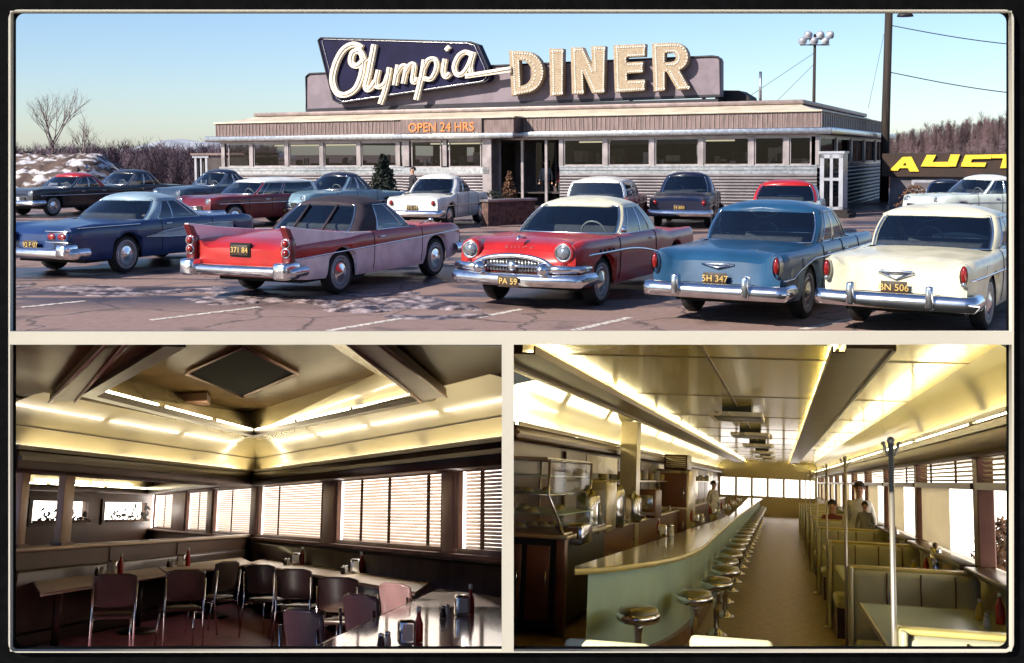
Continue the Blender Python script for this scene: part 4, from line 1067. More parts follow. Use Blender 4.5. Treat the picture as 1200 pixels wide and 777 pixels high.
# ---- rear three quarter of a fifties saloon with pod tail lamps and a bow tie style trunk badge
def chevy_rear(lens='tall', txt='5L 128'):
    def f(root, p, g):
        xr, hw = g['xr'], g['hw']
        for s in (1, -1):
            y = s * (hw - .105); z = .80
            pod = MB(); rows = []
            for k in range(12):
                a = 2 * math.pi * k / 11; pts = []
                for (xx, sc) in ((.10, 1.05), (-.03, 1.12), (-.075, .98)): pts.append((xr + xx, y + .052 * sc * math.cos(a), z + .135 * sc * math.sin(a)))
                rows.append(pts)
            pod.grid(rows); pb = pod.build('tail_light', M['dullchrome'] if lens == 'tall' else g['c1'], root)
            ln = MB(); ln.sphere((xr - .065, y, z + .02), (.042, .040, .105), 14, 10); ln.build('lens', M['redlens'], pb)
            if lens != 'tall':
                l2 = MB(); l2.sphere((xr - .07, y, z - .10), (.03, .035, .035), 12, 8); l2.build('reversing_lens', M['clearlens'], pb)
            gd = MB(); gd.bx(xr - .27, xr - .12, s * .48 - .05, s * .48 + .05, .39, .68, 0, .03); gd.build('bumper_guard', M['chrome'], root)
        xt = xr + p['rec']
        v = MB()
        if lens == 'tall': v.tube([(xt - .02, -.22, .80), (xt - .05, 0, .755), (xt - .02, .22, .80)], .016, 6); v.box((xt - .03, 0, .80), (.03, .34, .035), 0, None, .012)
        else: v.box((xt - .03, 0, .80), (.03, .40, .05), 0, None, .02); v.tube([(xt - .02, -.22, .79), (xt - .05, 0, .72), (xt - .02, .22, .79)], .016, 6)
        v.build('trunk_emblem', M['chrome'], root)
        plate(root, xr - .03, .615, txt)
        e = MB(); e.tube([(xr + .01, s_ * (hw - .40), .55) for s_ in (-1, 1)], .006, 4); e.build('trunk_seam', M['under'], root)
        seam(root, [-.95, .05, .98], g)
        handle(root, -.75, 1, .86, hw); handle(root, .2, 1, .86, hw); handle(root, -.75, -1, .86, hw); handle(root, .2, -1, .86, hw)
        strip(root, g['crease'], xr + .05, g['xf'] - .3, g)
        gc = MB(); gc.bx(xr + .75, xr + .92, -hw - .006, -hw + .02, .70, .86, 0, .01); gc.build('fuel_door', g['c1'], root)
    return f
CH = dict(L=4.98, W=1.88, H=1.57, wb=2.92, roh=1.24, rec=.10, cab=(-1.22, .86), roof=(-.80, .30), rwid=.68, own_tail=1, deck=1.0, fr=.97, belt=1.0, hood=1.0, ff=1.0, tailh=.62, blw=.93, bl_bow=.30, cp=.14, crown=.07)
def dip(x): return .80 + .10 * math.tanh((x - .3) * 1.1) if x > -1.6 else .66 + .08 * (x + 1.6)
def two_chevy(x, j, xr, xf): return j >= 8 and x > xr + .55
c = build_car('sedan', 'blue sedan seen from behind with pale blue lower sides, beside the cream sedan', dict(CH, two=two_chevy, twofn=lambda x: .62 + .20 * max(0, min(1, (x + 2.3) / .9)) ** .7 if x < -1.1 else .82), PT['blue'], PT['paleblue'], PT['blue'], chevy_rear('tall', '5H 347'))
CARS = {'blue': c}
CARS['white'] = build_car('sedan', 'cream sedan seen from behind with badge over a dark plate, rightmost in the front row', dict(CH, crease=.74), PT['cream'], PT['cream'], PT['cream'], chevy_rear('pod', 'BN 506'))

# ---- two tone soft top with tail fins
def dodge_spec(root, p, g):
    xr, hw, xf = g['xr'], g['hw'], g['xf']
    for s in (1, -1):
        fn = MB(); y = s * (hw - .075); q = []
        prof_ = [(xr - .02, .84), (xr - .16, 1.17), (xr + .02, 1.15), (xr + .55, 1.08), (xr + 1.5, .985), (xr + 2.2, .955), (xr + 2.2, .90), (xr + .2, .86)]
        for (x, z) in prof_: q.append(Vector((x, y - .035 * s, z)))
        fn.prism(q, (0, .085 * s, 0)); fo = fn.build('tail_fin', PT['pink'], root, .012)
        ln = MB(); e = [Vector((xr - .025, y - .05 * s, .86)), Vector((xr - .17, y - .05 * s, 1.15)), Vector((xr - .05, y - .05 * s, 1.12)), Vector((xr + .10, y - .05 * s, .86))]
        ln.prism(e, (0, .115 * s, 0)); ln.build('fin_blade', PT['maroon'], fo, .008)
        tl = MB(); rows = []
        for z in (.92, .80, .68): tl.lathe([(.075, .06), (.08, 0), (.07, -.03)], 14, (0, 0, 0), 'x')
        hs = MB(); hs.bx(xr - .09, xr + .05, y - .085, y + .085, .60, .98, 0, .03); th = hs.build('tail_light', PT['maroon'], root)
        for z in (.90, .76):
            l_ = MB(); l_.lathe([(.062, .02), (.06, -.02), (.03, -.045), (.001, -.05)], 14, (xr - .09, y, z), 'x'); l_.build('lens', M['redlens'], th)
            l_ = MB(); l_.lathe([(.058, .0), (.074, -.015), (.074, .03)], 14, (xr - .09, y, z), 'x'); l_.build('lens_ring', M['chrome'], th)
        ge = MB(); ge.bx(xr - .24, xr + .16, s * (hw - .10) - .13, s * (hw - .10) + .13, .36, .62, 0, .05); ge.build('bumper_end', M['chrome'], root)
    pl = MB(); pl.bx(xr - .02, xr + .05, -.20, .20, .66, .88, 0, .02); ho = pl.build('plate_recess', M['under'], root)
    plate(root, xr - .03, .77, '371 84')
    strip(root, g['crease'], xr + .05, xf - .1, g, .012)
    seam(root, [-.62, .95], g); handle(root, -.4, 1, .86, hw); handle(root, -.4, -1, .86, hw)
    for y in (-.3, .3):
        sh = MB(); sh.tube([(p['cab'][0] - .01, y, p['deck'] + .03), (p['roof'][0] - .03, y * .95, p['H'] - .14)], .022, 5)
        sh.build('rear_glass_bar', PT['vinyl'], root)
    for s in (1, -1): 
        l_ = MB(); l_.lathe([(.09, -.05), (.10, .02), (.05, .05), (.001, .06)], 14, (xf + .02, s * (hw - .25), .80), 'x'); l_.build('headlight', M['clearlens'], root)
    l_ = MB(); l_.tube([(1.0, -hw + .08, 1.0), (1.0, -hw - .12, 1.05)], .012, 5); l_.sphere((1.0, -hw - .14, 1.07), (.04, .05, .04)); l_.build('wing_mirror', M['chrome'], root)
def two_dodge(x, j, xr, xf): return j >= 8
CARS['dodge'] = build_car('convertible', 'red and pale pink convertible with tail fins and a black soft top', dict(L=5.38, W=1.98, H=1.52, wb=3.05, roh=1.33, cab=(-1.12, .92), roof=(-.62, .42), rwid=.60, hard=True, cp=.34, bpil=.36, own_tail=1, own_front=1, deck=.96, fr=.93, belt=.97, hood=.98, ff=.97, crown=.07, blw=.84, bl_bow=.16,
    twofn=lambda x: .65 + .032 * (x + 2.86), two=two_dodge, roofover=.015, bh=.16, bz=.47, fenpts=[(-2.86, .90), (-2.4, .92), (-1.5, .92), (-.9, .96), (.8, .97), (1.2, .97), (2.1, .95), (2.52, .88)]), PT['red'], PT['pink'], PT['vinyl'], dodge_spec)

# ---- red hardtop seen from the front with a toothy oval grille
def buick_spec(root, p, g):
    xr, hw, xf = g['xr'], g['hw'], g['xf']
    for s in (1, -1):
        y = s * (hw - .235)
        b = MB(); b.lathe([(.135, -.35), (.15, -.05), (.152, .06), (.135, .075), (.125, .05)], 22, (xf + .0, y, .83), 'x'); hb = b.build('headlight', PT['red'], root)
        l_ = MB(); l_.lathe([(.105, .03), (.10, .07), (.06, .10), (.001, .112)], 20, (xf + .0, y, .83), 'x'); l_.build('lens', M['clearlens'], hb)
        l_ = MB(); l_.lathe([(.102, .055), (.125, .085), (.132, .06)], 20, (xf, y, .83), 'x'); l_.build('bezel', M['chrome'], hb)
        l_ = MB(); l_.sphere((xf + .05, y + .01 * s, .66), (.05, .05, .055)); l_.build('indicator', M['redlens'], root)
        # bumper bombs on either side of the grille and the upper bar outboard of them
        bm_ = MB(); bm_.lathe([(.001, .20), (.05, .185), (.085, .13), (.10, .05), (.10, -.10)], 18, (xf + .13, s * .50, .60), 'x'); bm_.build('bumper_bomb', M['chrome'], root)
        wg = MB(); wg.tube([(xf + .18, s * .50, .60), (xf + .12, s * .74, .60), (xf + .02, s * (hw + .0), .60), (xf - .3, s * (hw + .03), .60)], [.055, .055, .05, .03], 8, flat=(1, 1, 1.15)); wg.build('upper_bumper_wing', M['chrome'], root)
        for k in range(4):
            vp = MB(); vp.lathe([(.030, -.004), (.034, .012), (.022, .016), (.001, .006)], 12, (0, 0, 0), 'y'); x = 1.25 + .16 * k; vp.v = [(v[0] + x, s * (g['wid'](x) + v[1]), v[2] + .80) for v in vp.v]; vp.build('fender_porthole', M['grille_dark'], root)
    gm = MB(); pts = [(xf + .085 - .0 * abs(y), y, z) for (y, z) in [(.52 * math.cos(a), .63 + (.115 if math.sin(a) > 0 else .085) * math.sin(a)) for a in [2 * math.pi * k / 28 for k in range(28)]]]
    gm.prism(pts, (.07, 0, 0)); gr = gm.build('grille', M['grille_dark'], root)
    gm = MB(); ar_ = [(xf + .17, .60 * math.cos(a), .62 + .155 * math.sin(a)) for a in [math.pi * k / 20 for k in range(21)]]; gm.tube(ar_, .036, 8); gm.build('grille_surround', M['chrome'], gr)
    gm = MB(); gm.tube([(xf + .17, -.46, .63), (xf + .2, 0, .635), (xf + .17, .46, .63)], .020, 6); gm.lathe([(.075, -.01), (.07, .03), (.03, .045), (.001, .05)], 16, (xf + .18, 0, .635), 'x')
    for k in range(-9, 10): gm.tube([(xf + .158, k * .05, .54), (xf + .158, k * .05, .73)], .006, 4)
    gm.build('grille_bar', M['chrome'], gr)
    g['bumper'](xf + .10, 1, .44, .19, .55, 'front_bumper', .14, hw + .01)
    plate(root, xf + .31, .42, 'PA 59', 1)
    sw = lambda x: .74 if x > .9 else (.74 + .10 * math.sin((x + .2) / 1.1 * math.pi / 2) if x > -.2 else .74 - .40 * math.sin(min(1, (-.2 - x) / 1.0) * math.pi / 2) * .8)
    def sweep(x): return .775 - .0 * x if x > .9 else .775 - .30 * ((.9 - x) / 2.2) ** 2 if x > -1.1 else .775 - .30 * (2.0 / 2.2) ** 2
    strip(root, sweep, -1.05, 2.15, g, .018)
    seam(root, [-.55, .98], g); handle(root, -.35, 1, .88, hw); handle(root, -.35, -1, .88, hw)
    o = MB(); o.tube([(xf - .25, 0, 1.0), (xf - .05, 0, 1.03), (xf + .02, 0, .99)], [.02, .03, .012], 8, flat=(1, 1, .7)); o.build('hood_ornament', M['chrome'], root)
    text_mesh('hood_lettering', 'BUICK', .11, Matrix.Translation((xf - .04, 0, .862)) @ Matrix.Rotation(R(90), 4, 'Z') @ Matrix.Rotation(R(58), 4, 'X'), M['maroon_chrome'], root, .004, space=1.7)
    l_ = MB(); l_.tube([(.95, hw - .12, 1.0), (.95, hw + .02, 1.06)], .012, 5); l_.sphere((.95, hw + .04, 1.08), (.04, .06, .045)); l_.build('wing_mirror', M['chrome'], root)
M['maroon_chrome'] = mat('worn_hood_letters', (.16, .02, .03), .4, .3, var=.1)
CARS['buick'] = build_car('hardtop_car', 'bright red hardtop with a cream roof facing the viewer, chrome grille and portholes', dict(L=5.24, W=1.95, H=1.54, wb=3.10, roh=1.22, cab=(-1.05, .98), roof=(-.62, .40), rwid=.62, hard=True, cp=.18, bpil=.46, own_front=1, nofb=1, deck=.95, fr=.93, belt=.99, hood=1.0, ff=.99, crown=.07, roofpil=1, blw=.9,
    widpts=[(-2.77, .85), (-2.5, .93), (-.6, .975), (.6, .975), (1.9, .965), (2.3, .95), (2.47, .91)]), PT['red'], PT['red'], PT['cream'], buick_spec)

# ---- slate blue hardtop on the left with twin rear lamps and a scalloped flank
def ford_spec(root, p, g):
    xr, hw, xf = g['xr'], g['hw'], g['xf']
    for s in (1, -1):
        y = s * (hw - .33)
        hs = MB(); hs.bx(xr - .10, xr + .06, y - .26, y + .26, .66, .86, 0, .05); th = hs.build('tail_light', PT['fordblue'], root)
        for k in (-.12, .12):
            l_ = MB(); l_.sphere((xr - .095, y + k, .76), (.04, .10, .065), 14, 8); l_.build('lens', M['redlens'], th)
        l_ = MB(); l_.bx(xr - .115, xr - .08, y - .26, y + .26, .845, .87, 0, .008); l_.bx(xr - .115, xr - .08, y - .26, y + .26, .655, .68, 0, .008); l_.build('lamp_bezel', M['chrome'], th)
        pod = MB(); pod.bx(xr - .25, xr + .1, s * (hw - .12) - .13, s * (hw - .12) + .13, .40, .64, 0, .06); pod.build('bumper_end', M['chrome'], root)
        # the pale dart let into the flank
        pts = [(-1.05, .66), (-.5, .74), (.2, .80), (1.0, .82), (1.6, .80), (1.6, .60), (.6, .60), (-.4, .62)]
        d_ = MB(); d_.prism([(x, s * (g['wid'](x) + .004), z) for (x, z) in pts], (0, s * .012, 0)); sc = d_.build('side_dart', PT['roofblue'], root)
        e_ = MB(); e_.tube([(x, s * (g['wid'](x) + .018), z) for (x, z) in pts], .010, 5, closed=True); e_.build('dart_moulding', M['chrome'], sc)
    plate(root, xr - .06, .60, '92 F 07')
    seam(root, [-.58, .95], g); handle(root, -.4, -1, .88, hw); handle(root, -.4, 1, .88, hw)
    strip(root, lambda x: .91, xr + .1, -1.2, g, .012)
CARS['ford'] = build_car('hardtop_car', 'slate blue hardtop with pale blue roof and twin tail lamps at the left edge', dict(L=5.35, W=2.0, H=1.47, wb=3.02, roh=1.36, cab=(-1.15, .92), roof=(-.62, .38), rwid=.62, hard=True, cp=.15, bpil=.47, own_tail=1, deck=.95, fr=.95, belt=.97, hood=.97, ff=.96, crown=.06, roofpil=1, rec=.05, blw=.93, bl_bow=.28,
    fenpts=[(-2.87, .92), (-2.3, .96), (-1.4, .95), (-.9, .97), (.7, .97), (1.2, .96), (2.0, .95), (2.48, .88)]), PT['fordblue'], PT['fordblue'], PT['roofblue'], ford_spec)

# ---- the smaller cars behind, each with its own colours
def basic(front=False, txt='401 66', tone=None):
    def f(root, p, g):
        hw = g['hw']; seam(root, [-.9, .05, .95], g); handle(root, -.7, 1, .84, hw); handle(root, -.7, -1, .84, hw); handle(root, .25, 1, .84, hw); handle(root, .25, -1, .84, hw)
        plate(root, g['xr'] - .04 if not front else g['xf'] + .24, .62 if not front else .44, txt, -1 if not front else 1)
        strip(root, g['crease'], g['xr'] + .1, g['xf'] - .25, g)
    return f
OLD = dict(L=4.85, W=1.82, H=1.62, wb=2.90, roh=1.15, cab=(-1.2, .80), roof=(-.62, .26), rwid=.55, deck=.98, fr=.93, belt=1.03, hood=1.02, ff=.98, crown=.10, blw=.86, bl_bow=.34, cp=.2, crease=.66)
LOW = dict(L=5.0, W=1.88, H=1.50, wb=2.98, roh=1.22, cab=(-1.15, .86), roof=(-.70, .34), rwid=.61, crown=.06, crease=.72, blw=.9, bl_bow=.26)
WAG = dict(L=4.95, W=1.88, H=1.55, wb=2.92, roh=1.18, cab=(-2.1, .86), roof=(-1.95, .34), rwid=.63, crown=.05, crease=.74, blw=.95, bl_bow=.08, cp=.05, bpil=.62, deck=.93, belt=.98)
def lower(x, j, xr, xf): return j >= 8
CARS['smallwhite'] = build_car('sedan', 'small off-white sedan with rounded roof standing alone before the diner vestibule', dict(OLD, L=4.5, wb=2.72, roh=1.02, W=1.72, H=1.58, ww=False), PT['white'], PT['white'], PT['white'], basic(txt='77 L 19'))
CARS['navy'] = build_car('sedan', 'dark navy rounded older sedan parked behind the red hardtop, red tail lamps', dict(OLD, H=1.64), PT['navy'], PT['navy'], PT['navy'], basic(txt='14 883'))
CARS['wagon'] = build_car('station_wagon', 'red station wagon with white roof mostly hidden behind the red hardtop', dict(WAG), PT['red'], PT['white'], PT['white'], basic(txt='6C 204'))
CARS['redtop'] = build_car('sedan', 'sedan with red roof and white side panel between the blue and cream sedans', dict(LOW, two=lower, H=1.52), PT['white'], PT['red'], PT['red'], basic(txt='82 931'))
CARS['leftred'] = build_car('sedan', 'black and red sedan with big chrome front at the foot of the snowy bank', dict(LOW, two=lambda x, j, xr, xf: j <= 2), PT['black'], PT['grey'], PT['red'], basic(True, '5N 77'))
CARS['leftdark'] = build_car('sedan', 'dark grey sedan with long black roof behind the slate blue hardtop', dict(LOW, H=1.54), PT['grey'], PT['grey'], PT['black'], basic(True, '33 D 8'))
CARS['leftblue'] = build_car('sedan', 'dull blue older sedan with navy roof near the left end of the diner', dict(OLD), PT['teal'], PT['teal'], PT['navy'], basic(True, '9 4417'))
CARS['redwagon'] = build_car('station_wagon', 'dark red station wagon with a flat white roof left of the soft top car', dict(WAG, H=1.5), PT['maroon'], PT['maroon'], PT['white'], basic(True, '44 R 2'))
CARS['darkroof'] = build_car('sedan', 'pale blue sedan with dark roof half hidden behind the black soft top', dict(OLD, H=1.60), PT['paleblue'], PT['paleblue'], PT['navy'], basic(True, '70 118'))
CARS['farwhite'] = build_car('sedan', 'pale green white sedan in front of the auction hall at the right edge', dict(LOW, H=1.55), PT['ltgreen'], PT['ltgreen'], PT['white'], basic(True, '2B 650'))
CARS['tarp'] = build_car('sedan', 'dark blue car nose peeping out by the auction hall brush', dict(OLD, L=4.4, wb=2.6), PT['fordblue'], PT['fordblue'], PT['navy'], basic(True, '18 T'))

# ------------------------------------------------------------------ put the cars where the photo shows them
def fit(car, corr, yaw0, px0, py0, scale=1.0, free=True):
    """find ground position and yaw so that the listed local points fall on the listed photo pixels"""
    g0 = ground(px0, py0); v = np.array([g0.x, g0.y, yaw0, scale])
    def res(v):
        c, s = math.cos(v[2]), math.sin(v[2]); out = []
        for (lx, ly, lz), (px, py), wt in corr:
            X = v[0] + v[3] * (c * lx - s * ly); Y = v[1] + v[3] * (s * lx + c * ly); q = project(Vector((X, Y, v[3] * lz)))
            out += [(q[0] - px) * wt, (q[1] - py) * wt]
        out.append((v[3] - scale) * 400)
        return np.array(out)
    for it in range(60):
        r = res(v); J = np.zeros((len(r), 4))
        for k in range(4):
            d = np.zeros(4); d[k] = 1e-4; J[:, k] = (res(v + d) - r) / 1e-4
        st = np.linalg.lstsq(J.T @ J + np.diag([.5, .5, 20, 1]), -J.T @ r, rcond=None)[0]; v = v + np.clip(st, -.6, .6)
    car.location = (v[0], v[1], 0); car.rotation_euler = (0, 0, v[2]); car.scale = (v[3],) * 3
    print(car.name, car['label'][:24], [round(float(x), 2) for x in v], 'err', round(float(np.sqrt(np.mean(r[:-1] ** 2))), 1))
def dirang(deg): return R(90 - deg)                  # heading measured clockwise from straight away
fit(CARS['dodge'], [((-1.52, -.83, 0), (388, 338), 1), ((1.52, -.83, 0), (506, 325), 1), ((-1.52, .83, 0), (290, 337), 1), ((-2.95, -.95, .42), (338, 322), 1), ((-2.95, .95, .42), (222, 317), 1), ((-.1, 0, 1.52), (417, 234.5), 1), ((2.6, -.85, .5), (532, 301), 1)], dirang(33), 370, 330)
fit(CARS['buick'], [((1.55, .83, 0), (692, 360), .7), ((1.55, -.83, 0), (573, 355), 1), ((2.6, -.95, .5), (538, 317), 1), ((2.6, .95, .5), (681, 326), 1), ((2.5, .74, .83), (657, 292), 1), ((2.5, -.74, .83), (552, 283), 1), ((-.1, 0, 1.54), (697, 235), 1)], dirang(180 + 22), 690, 340)
fit(CARS['blue'], [((-1.46, .78, 0), (811, 371), 1), ((-1.46, -.78, 0), (943, 368), 1), ((-2.78, .93, .36), (764, 348), 1), ((-2.78, -.93, .36), (913, 356), 1), ((-2.75, .84, .80), (773, 308), 1), ((-2.75, -.84, .80), (906, 312), 1), ((-.25, 0, 1.54), (905, 240), 1)], dirang(15), 880, 355)
fit(CARS['white'], [((-1.46, -.78, 0), (1150, 380), .6), ((-2.78, .93, .36), (966, 361), 1), ((-2.78, -.93, .36), (1137, 372), 1), ((-2.75, .84, .80), (973, 316), 1), ((-2.75, -.84, .80), (1123, 324), 1), ((-.25, 0, 1.54), (1104, 247), 1)], dirang(13), 1090, 360)
fit(CARS['ford'], [((-1.51, -.83, 0), (139, 317), 1), ((-1.51, .83, 0), (72, 317), 1), ((-2.95, -.95, .42), (84, 304), 1), ((1.51, -.83, 0), (208, 306), .3), ((-.1, 0, 1.47), (160, 227), 1), ((2.5, -.9, .75), (303, 268), .8)], dirang(46), 160, 300)
def put(car, px, py, deg, sc=1.0):
    g0 = ground(px, py); car.location = (g0.x, g0.y, 0); car.rotation_euler = (0, 0, dirang(deg)); car.scale = (sc,) * 3
put(CARS['smallwhite'], 518, 263, 18)
put(CARS['navy'], 806, 262, 14)
put(CARS['wagon'], 712, 267, 14)
put(CARS['redtop'], 922, 276, 17)
put(CARS['leftred'], 84, 250, -150)
put(CARS['leftdark'], 150, 246, -146, 1.02)
put(CARS['leftblue'], 256, 250, -142)
put(CARS['redwagon'], 298, 263, -142, .98)
put(CARS['darkroof'], 396, 259, -145)
put(CARS['farwhite'], 1150, 263, -110)
put(CARS['tarp'], 1108, 254, 200, .8)
# ================================================================== PEOPLE
M['skin'] = mat('skin', (.55, .30, .20), .55, var=.08, scale=12)
M['hair'] = mat('dark_hair', (.015, .010, .008), .6, var=.3, scale=40)
CL = dict(white=mat('white_cloth', (.62, .60, .55), .8, var=.08, scale=8), dark=mat('dark_cloth', (.02, .018, .024), .85, var=.2, scale=8), brown=mat('brown_cloth', (.09, .05, .03), .85, var=.2, scale=8), grey=mat('grey_cloth', (.22, .22, .22), .85, var=.15, scale=8), maroon=mat('maroon_cloth', (.16, .03, .03), .85, var=.15, scale=8))
def person(label, mtx, h=1.75, top='white', bottom='dark', pose='stand', group=None, turn=0.0):
    k = h / 1.75
    t = thing('person', label, 'person', mat=mtx, group=group)
    J = {}; E = []; RR = {}
    def pt(n, co, r, par=None):
        J[n] = Vector(co) * k; RR[n] = r * k
        if par: E.append((par, n))
    sit = pose == 'sit'; zo = -.42 if sit else 0
    pt('pel', (0, 0, .95 + zo), .14); pt('waist', (0, 0, 1.10 + zo), .125, 'pel'); pt('chest', (0, .01, 1.28 + zo), .15, 'waist'); pt('neckb', (0, 0, 1.45 + zo), .075, 'chest'); pt('neck', (0, -.005, 1.52 + zo), .052, 'neckb'); pt('jaw', (0, -.02, 1.58 + zo), .068, 'neck'); pt('head', (0, -.01, 1.66 + zo), .088, 'jaw'); pt('crown', (0, .0, 1.70 + zo), .075, 'head')
    for s, n in ((1, 'r'), (-1, 'l')):
        pt('sh' + n, (.17 * s, 0, 1.41 + zo), .062, 'chest')
        if sit: pt('el' + n, (.24 * s, -.10, 1.17 + zo), .045, 'sh' + n); pt('wr' + n, (.13 * s, -.34, 1.16 + zo), .032, 'el' + n); pt('ha' + n, (.09 * s, -.43, 1.17 + zo), .034, 'wr' + n)
        else: pt('el' + n, (.24 * s, .03, 1.13), .045, 'sh' + n); pt('wr' + n, (.25 * s, -.08, .90), .032, 'el' + n); pt('ha' + n, (.25 * s, -.11, .81), .034, 'wr' + n)
        pt('hip' + n, (.09 * s, 0, .90 + zo), .105, 'pel')
        if sit: pt('kn' + n, (.11 * s, -.44, .92 + zo), .068, 'hip' + n); pt('an' + n, (.11 * s, -.42, .09), .045, 'kn' + n); pt('toe' + n, (.11 * s, -.58, .045), .04, 'an' + n)
        else: pt('kn' + n, (.10 * s, -.02, .49), .068, 'hip' + n); pt('an' + n, (.11 * s, .02, .09), .045, 'kn' + n); pt('toe' + n, (.13 * s, -.14, .045), .04, 'an' + n)
    nm = list(J); me = bpy.data.meshes.new('body'); me.from_pydata([J[n] for n in nm], [(nm.index(a), nm.index(b)) for a, b in E], [])
    o = bpy.data.objects.new('body', me); COL.objects.link(o)
    o.modifiers.new('skin', 'SKIN'); sv = me.skin_vertices[0].data
    for i, n in enumerate(nm): sv[i].radius = (RR[n] * (1.25 if n in ('pel', 'waist', 'chest') else 1), RR[n] * (.85 if n in ('pel', 'waist', 'chest') else 1)); sv[i].use_root = (n == 'pel')
    sub = o.modifiers.new('sub', 'SUBSURF'); sub.levels = 2; sub.render_levels = 2
    dg = bpy.context.evaluated_depsgraph_get(); m2 = bpy.data.meshes.new_from_object(o.evaluated_get(dg)); bpy.data.objects.remove(o)
    m2.name = 'body'; m2.materials.clear()
    for q in (M['skin'], CL[top], CL[bottom]): m2.materials.append(q)
    zn, zw = (1.49 + zo) * k, (.98 + zo) * k
    for f in m2.polygons:
        c = f.center; f.use_smooth = True
        d = min(((J['ha' + n] - c).length for n in 'rl'))
        f.material_index = 0 if (c.z > zn or d < .085 * k) else (1 if (c.z > zw and not (sit and c.y < -.2 * k and c.z < (1.02 + zo) * k)) else 2)
    bo = bpy.data.objects.new('body', m2); link(bo, t)
    hd = J['head']
    hr = MB(); rows = []
    for i in range(9):
        a = math.pi * .5 * i / 8 * 1.15; rows.append([hd + Vector((.098 * k * math.sin(a) * math.cos(b), .022 * k + .112 * k * math.sin(a) * math.sin(b) - (.0 if math.sin(b) > -.3 else -.018 * k * math.sin(a)), .005 * k + .115 * k * math.cos(a) * (1 if True else 1) + (.03 * k * max(0, -math.sin(b)) * math.sin(a)))) for b in [2 * math.pi * j / 16 for j in range(17)]])
    hr.grid(rows); hr.build('hair', M['hair'], t)
    fc = MB()
    for s in (1, -1): fc.sphere(hd + Vector((.034 * s, -.088, .005)) * k, .013 * k, 8, 6)
    fc.build('eyes', M['hair'], t)
    ns = MB(); ns.sphere(hd + Vector((0, -.098, -.022)) * k, (.014 * k, .022 * k, .024 * k), 8, 6)
    for s in (1, -1): ns.sphere(hd + Vector((.09 * s, .005, -.005)) * k, (.012 * k, .024 * k, .034 * k), 8, 6)
    ns.build('nose_and_ears', M['skin'], t)
    mo = MB(); mo.sphere(hd + Vector((0, -.088, -.062)) * k, (.024 * k, .008 * k, .006 * k), 8, 6); mo.build('mouth', CL['maroon'], t)
    return t
def stand_at(px, py, yaw, z=0.0):
    g0 = ground(px, py); return Matrix.Translation((g0.x, g0.y, z)) @ Matrix.Rotation(yaw, 4, 'Z')
person('person in a dark jacket walking past the vestibule, head turned left', stand_at(484, 254, R(-60)), 1.72, 'dark', 'dark')
person('person in a grey shirt and dark trousers standing in the dark diner entrance', MD @ Matrix.Translation((U(628), 1.05, .2)) @ Matrix.Rotation(R(15), 4, 'Z'), 1.78, 'grey', 'dark')
person('person in a maroon coat standing at the right of the diner entrance', MD @ Matrix.Translation((U(648), .95, .2)) @ Matrix.Rotation(R(-20), 4, 'Z'), 1.66, 'maroon', 'dark')
k_ = MB(); k_.bx(pl, pr, -.5, 1.6, .0, .2); k_.build('entrance_step', M['brickf'], diner)

RIGHT_FROM = set(bpy.data.objects)
# ================================================================== RIGHT ROOM: counter, stools and booths
EYE = 1.75
A_ = ray(917, 565).normalized(); U_ = (UPV - A_ * A_.dot(UPV)).normalized(); R_ = A_.cross(U_).normalized()
MR = Matrix((tuple(R_) + (0,), tuple(A_) + (0,), tuple(U_) + (0,), (0, 0, 0, 1))).transposed()
MR = Matrix.Translation(CAM - U_ * EYE) @ MR; MRI = MR.inverted()
def rz(px, py, z): return MRI @ hit(px, py, MR @ Vector((0, 0, z)), U_)       # on a level plane
def ry(px, py, y): return MRI @ hit(px, py, MR @ Vector((0, y, 0)), A_)       # on a cross plane
def rx(px, py, x): return MRI @ hit(px, py, MR @ Vector((x, 0, 0)), R_)       # on a side plane
def rt(name, label, cat, o=(0, 0, 0), group=None, rot=0.0): return thing(name, label, cat, group=group, mat=MR @ Matrix.Translation(o) @ Matrix.Rotation(rot, 4, 'Z'))
M['formica'] = mat('cream_formica', (.44, .38, .20), .30, var=.07, scale=.6, coat=.3)
M['ceil'] = mat('olive_gloss_ceiling', (.62, .48, .11), .17, var=.10, scale=.5, coat=.3)
M['bronze'] = mat('dark_bronze_trim', (.10, .055, .028), .3, .6, var=.2, scale=1.2)
M['ssteel'] = mat('brushed_kitchen_steel', (.62, .53, .34), .28, .6, var=.15, scale=1.5)
M['brownpan'] = mat('brown_wall_panel', (.14, .055, .028), .35, var=.2, scale=1)
M['floorR'] = mat('brown_terrazzo', (.33, .25, .165), .36, var=.25, scale=9, spec=.2)
M['green'] = mat('pale_green_counter_front', (.46, .64, .52), .35, var=.06, scale=2, coat=.2)
M['ctop'] = mat('green_grey_counter_top', (.30, .31, .20), .14, var=.1, scale=2, coat=.6)
M['cedge'] = mat('yellow_counter_edge', (.58, .48, .17), .3, var=.1)
M['vinylg'] = mat('olive_cream_vinyl', (.47, .46, .31), .40, var=.1, scale=2, spec=.25)
M['ttop'] = mat('pale_blue_table_top', (.52, .66, .62), .30, var=.06, scale=2)
M['tedge'] = mat('cream_table_edge', (.62, .58, .36), .4, var=.08)
M['polish'] = mat('satin_steel_pole', (.42, .38, .31), .36, .55, var=.1, scale=3)
M['stoolv'] = mat('dark_olive_stool_vinyl', (.20, .17, .07), .3, var=.15, coat=.4)
M['whiteC'] = mat('white_crockery', (.72, .70, .62), .25, var=.05)
M['redC'] = mat('red_ketchup', (.4, .02, .01), .3, var=.1)
M['yelC'] = mat('yellow_mustard', (.6, .4, .03), .3, var=.1)
M['skyR'] = emit('bright_winter_sky', (1, .91, .84), 2.1)
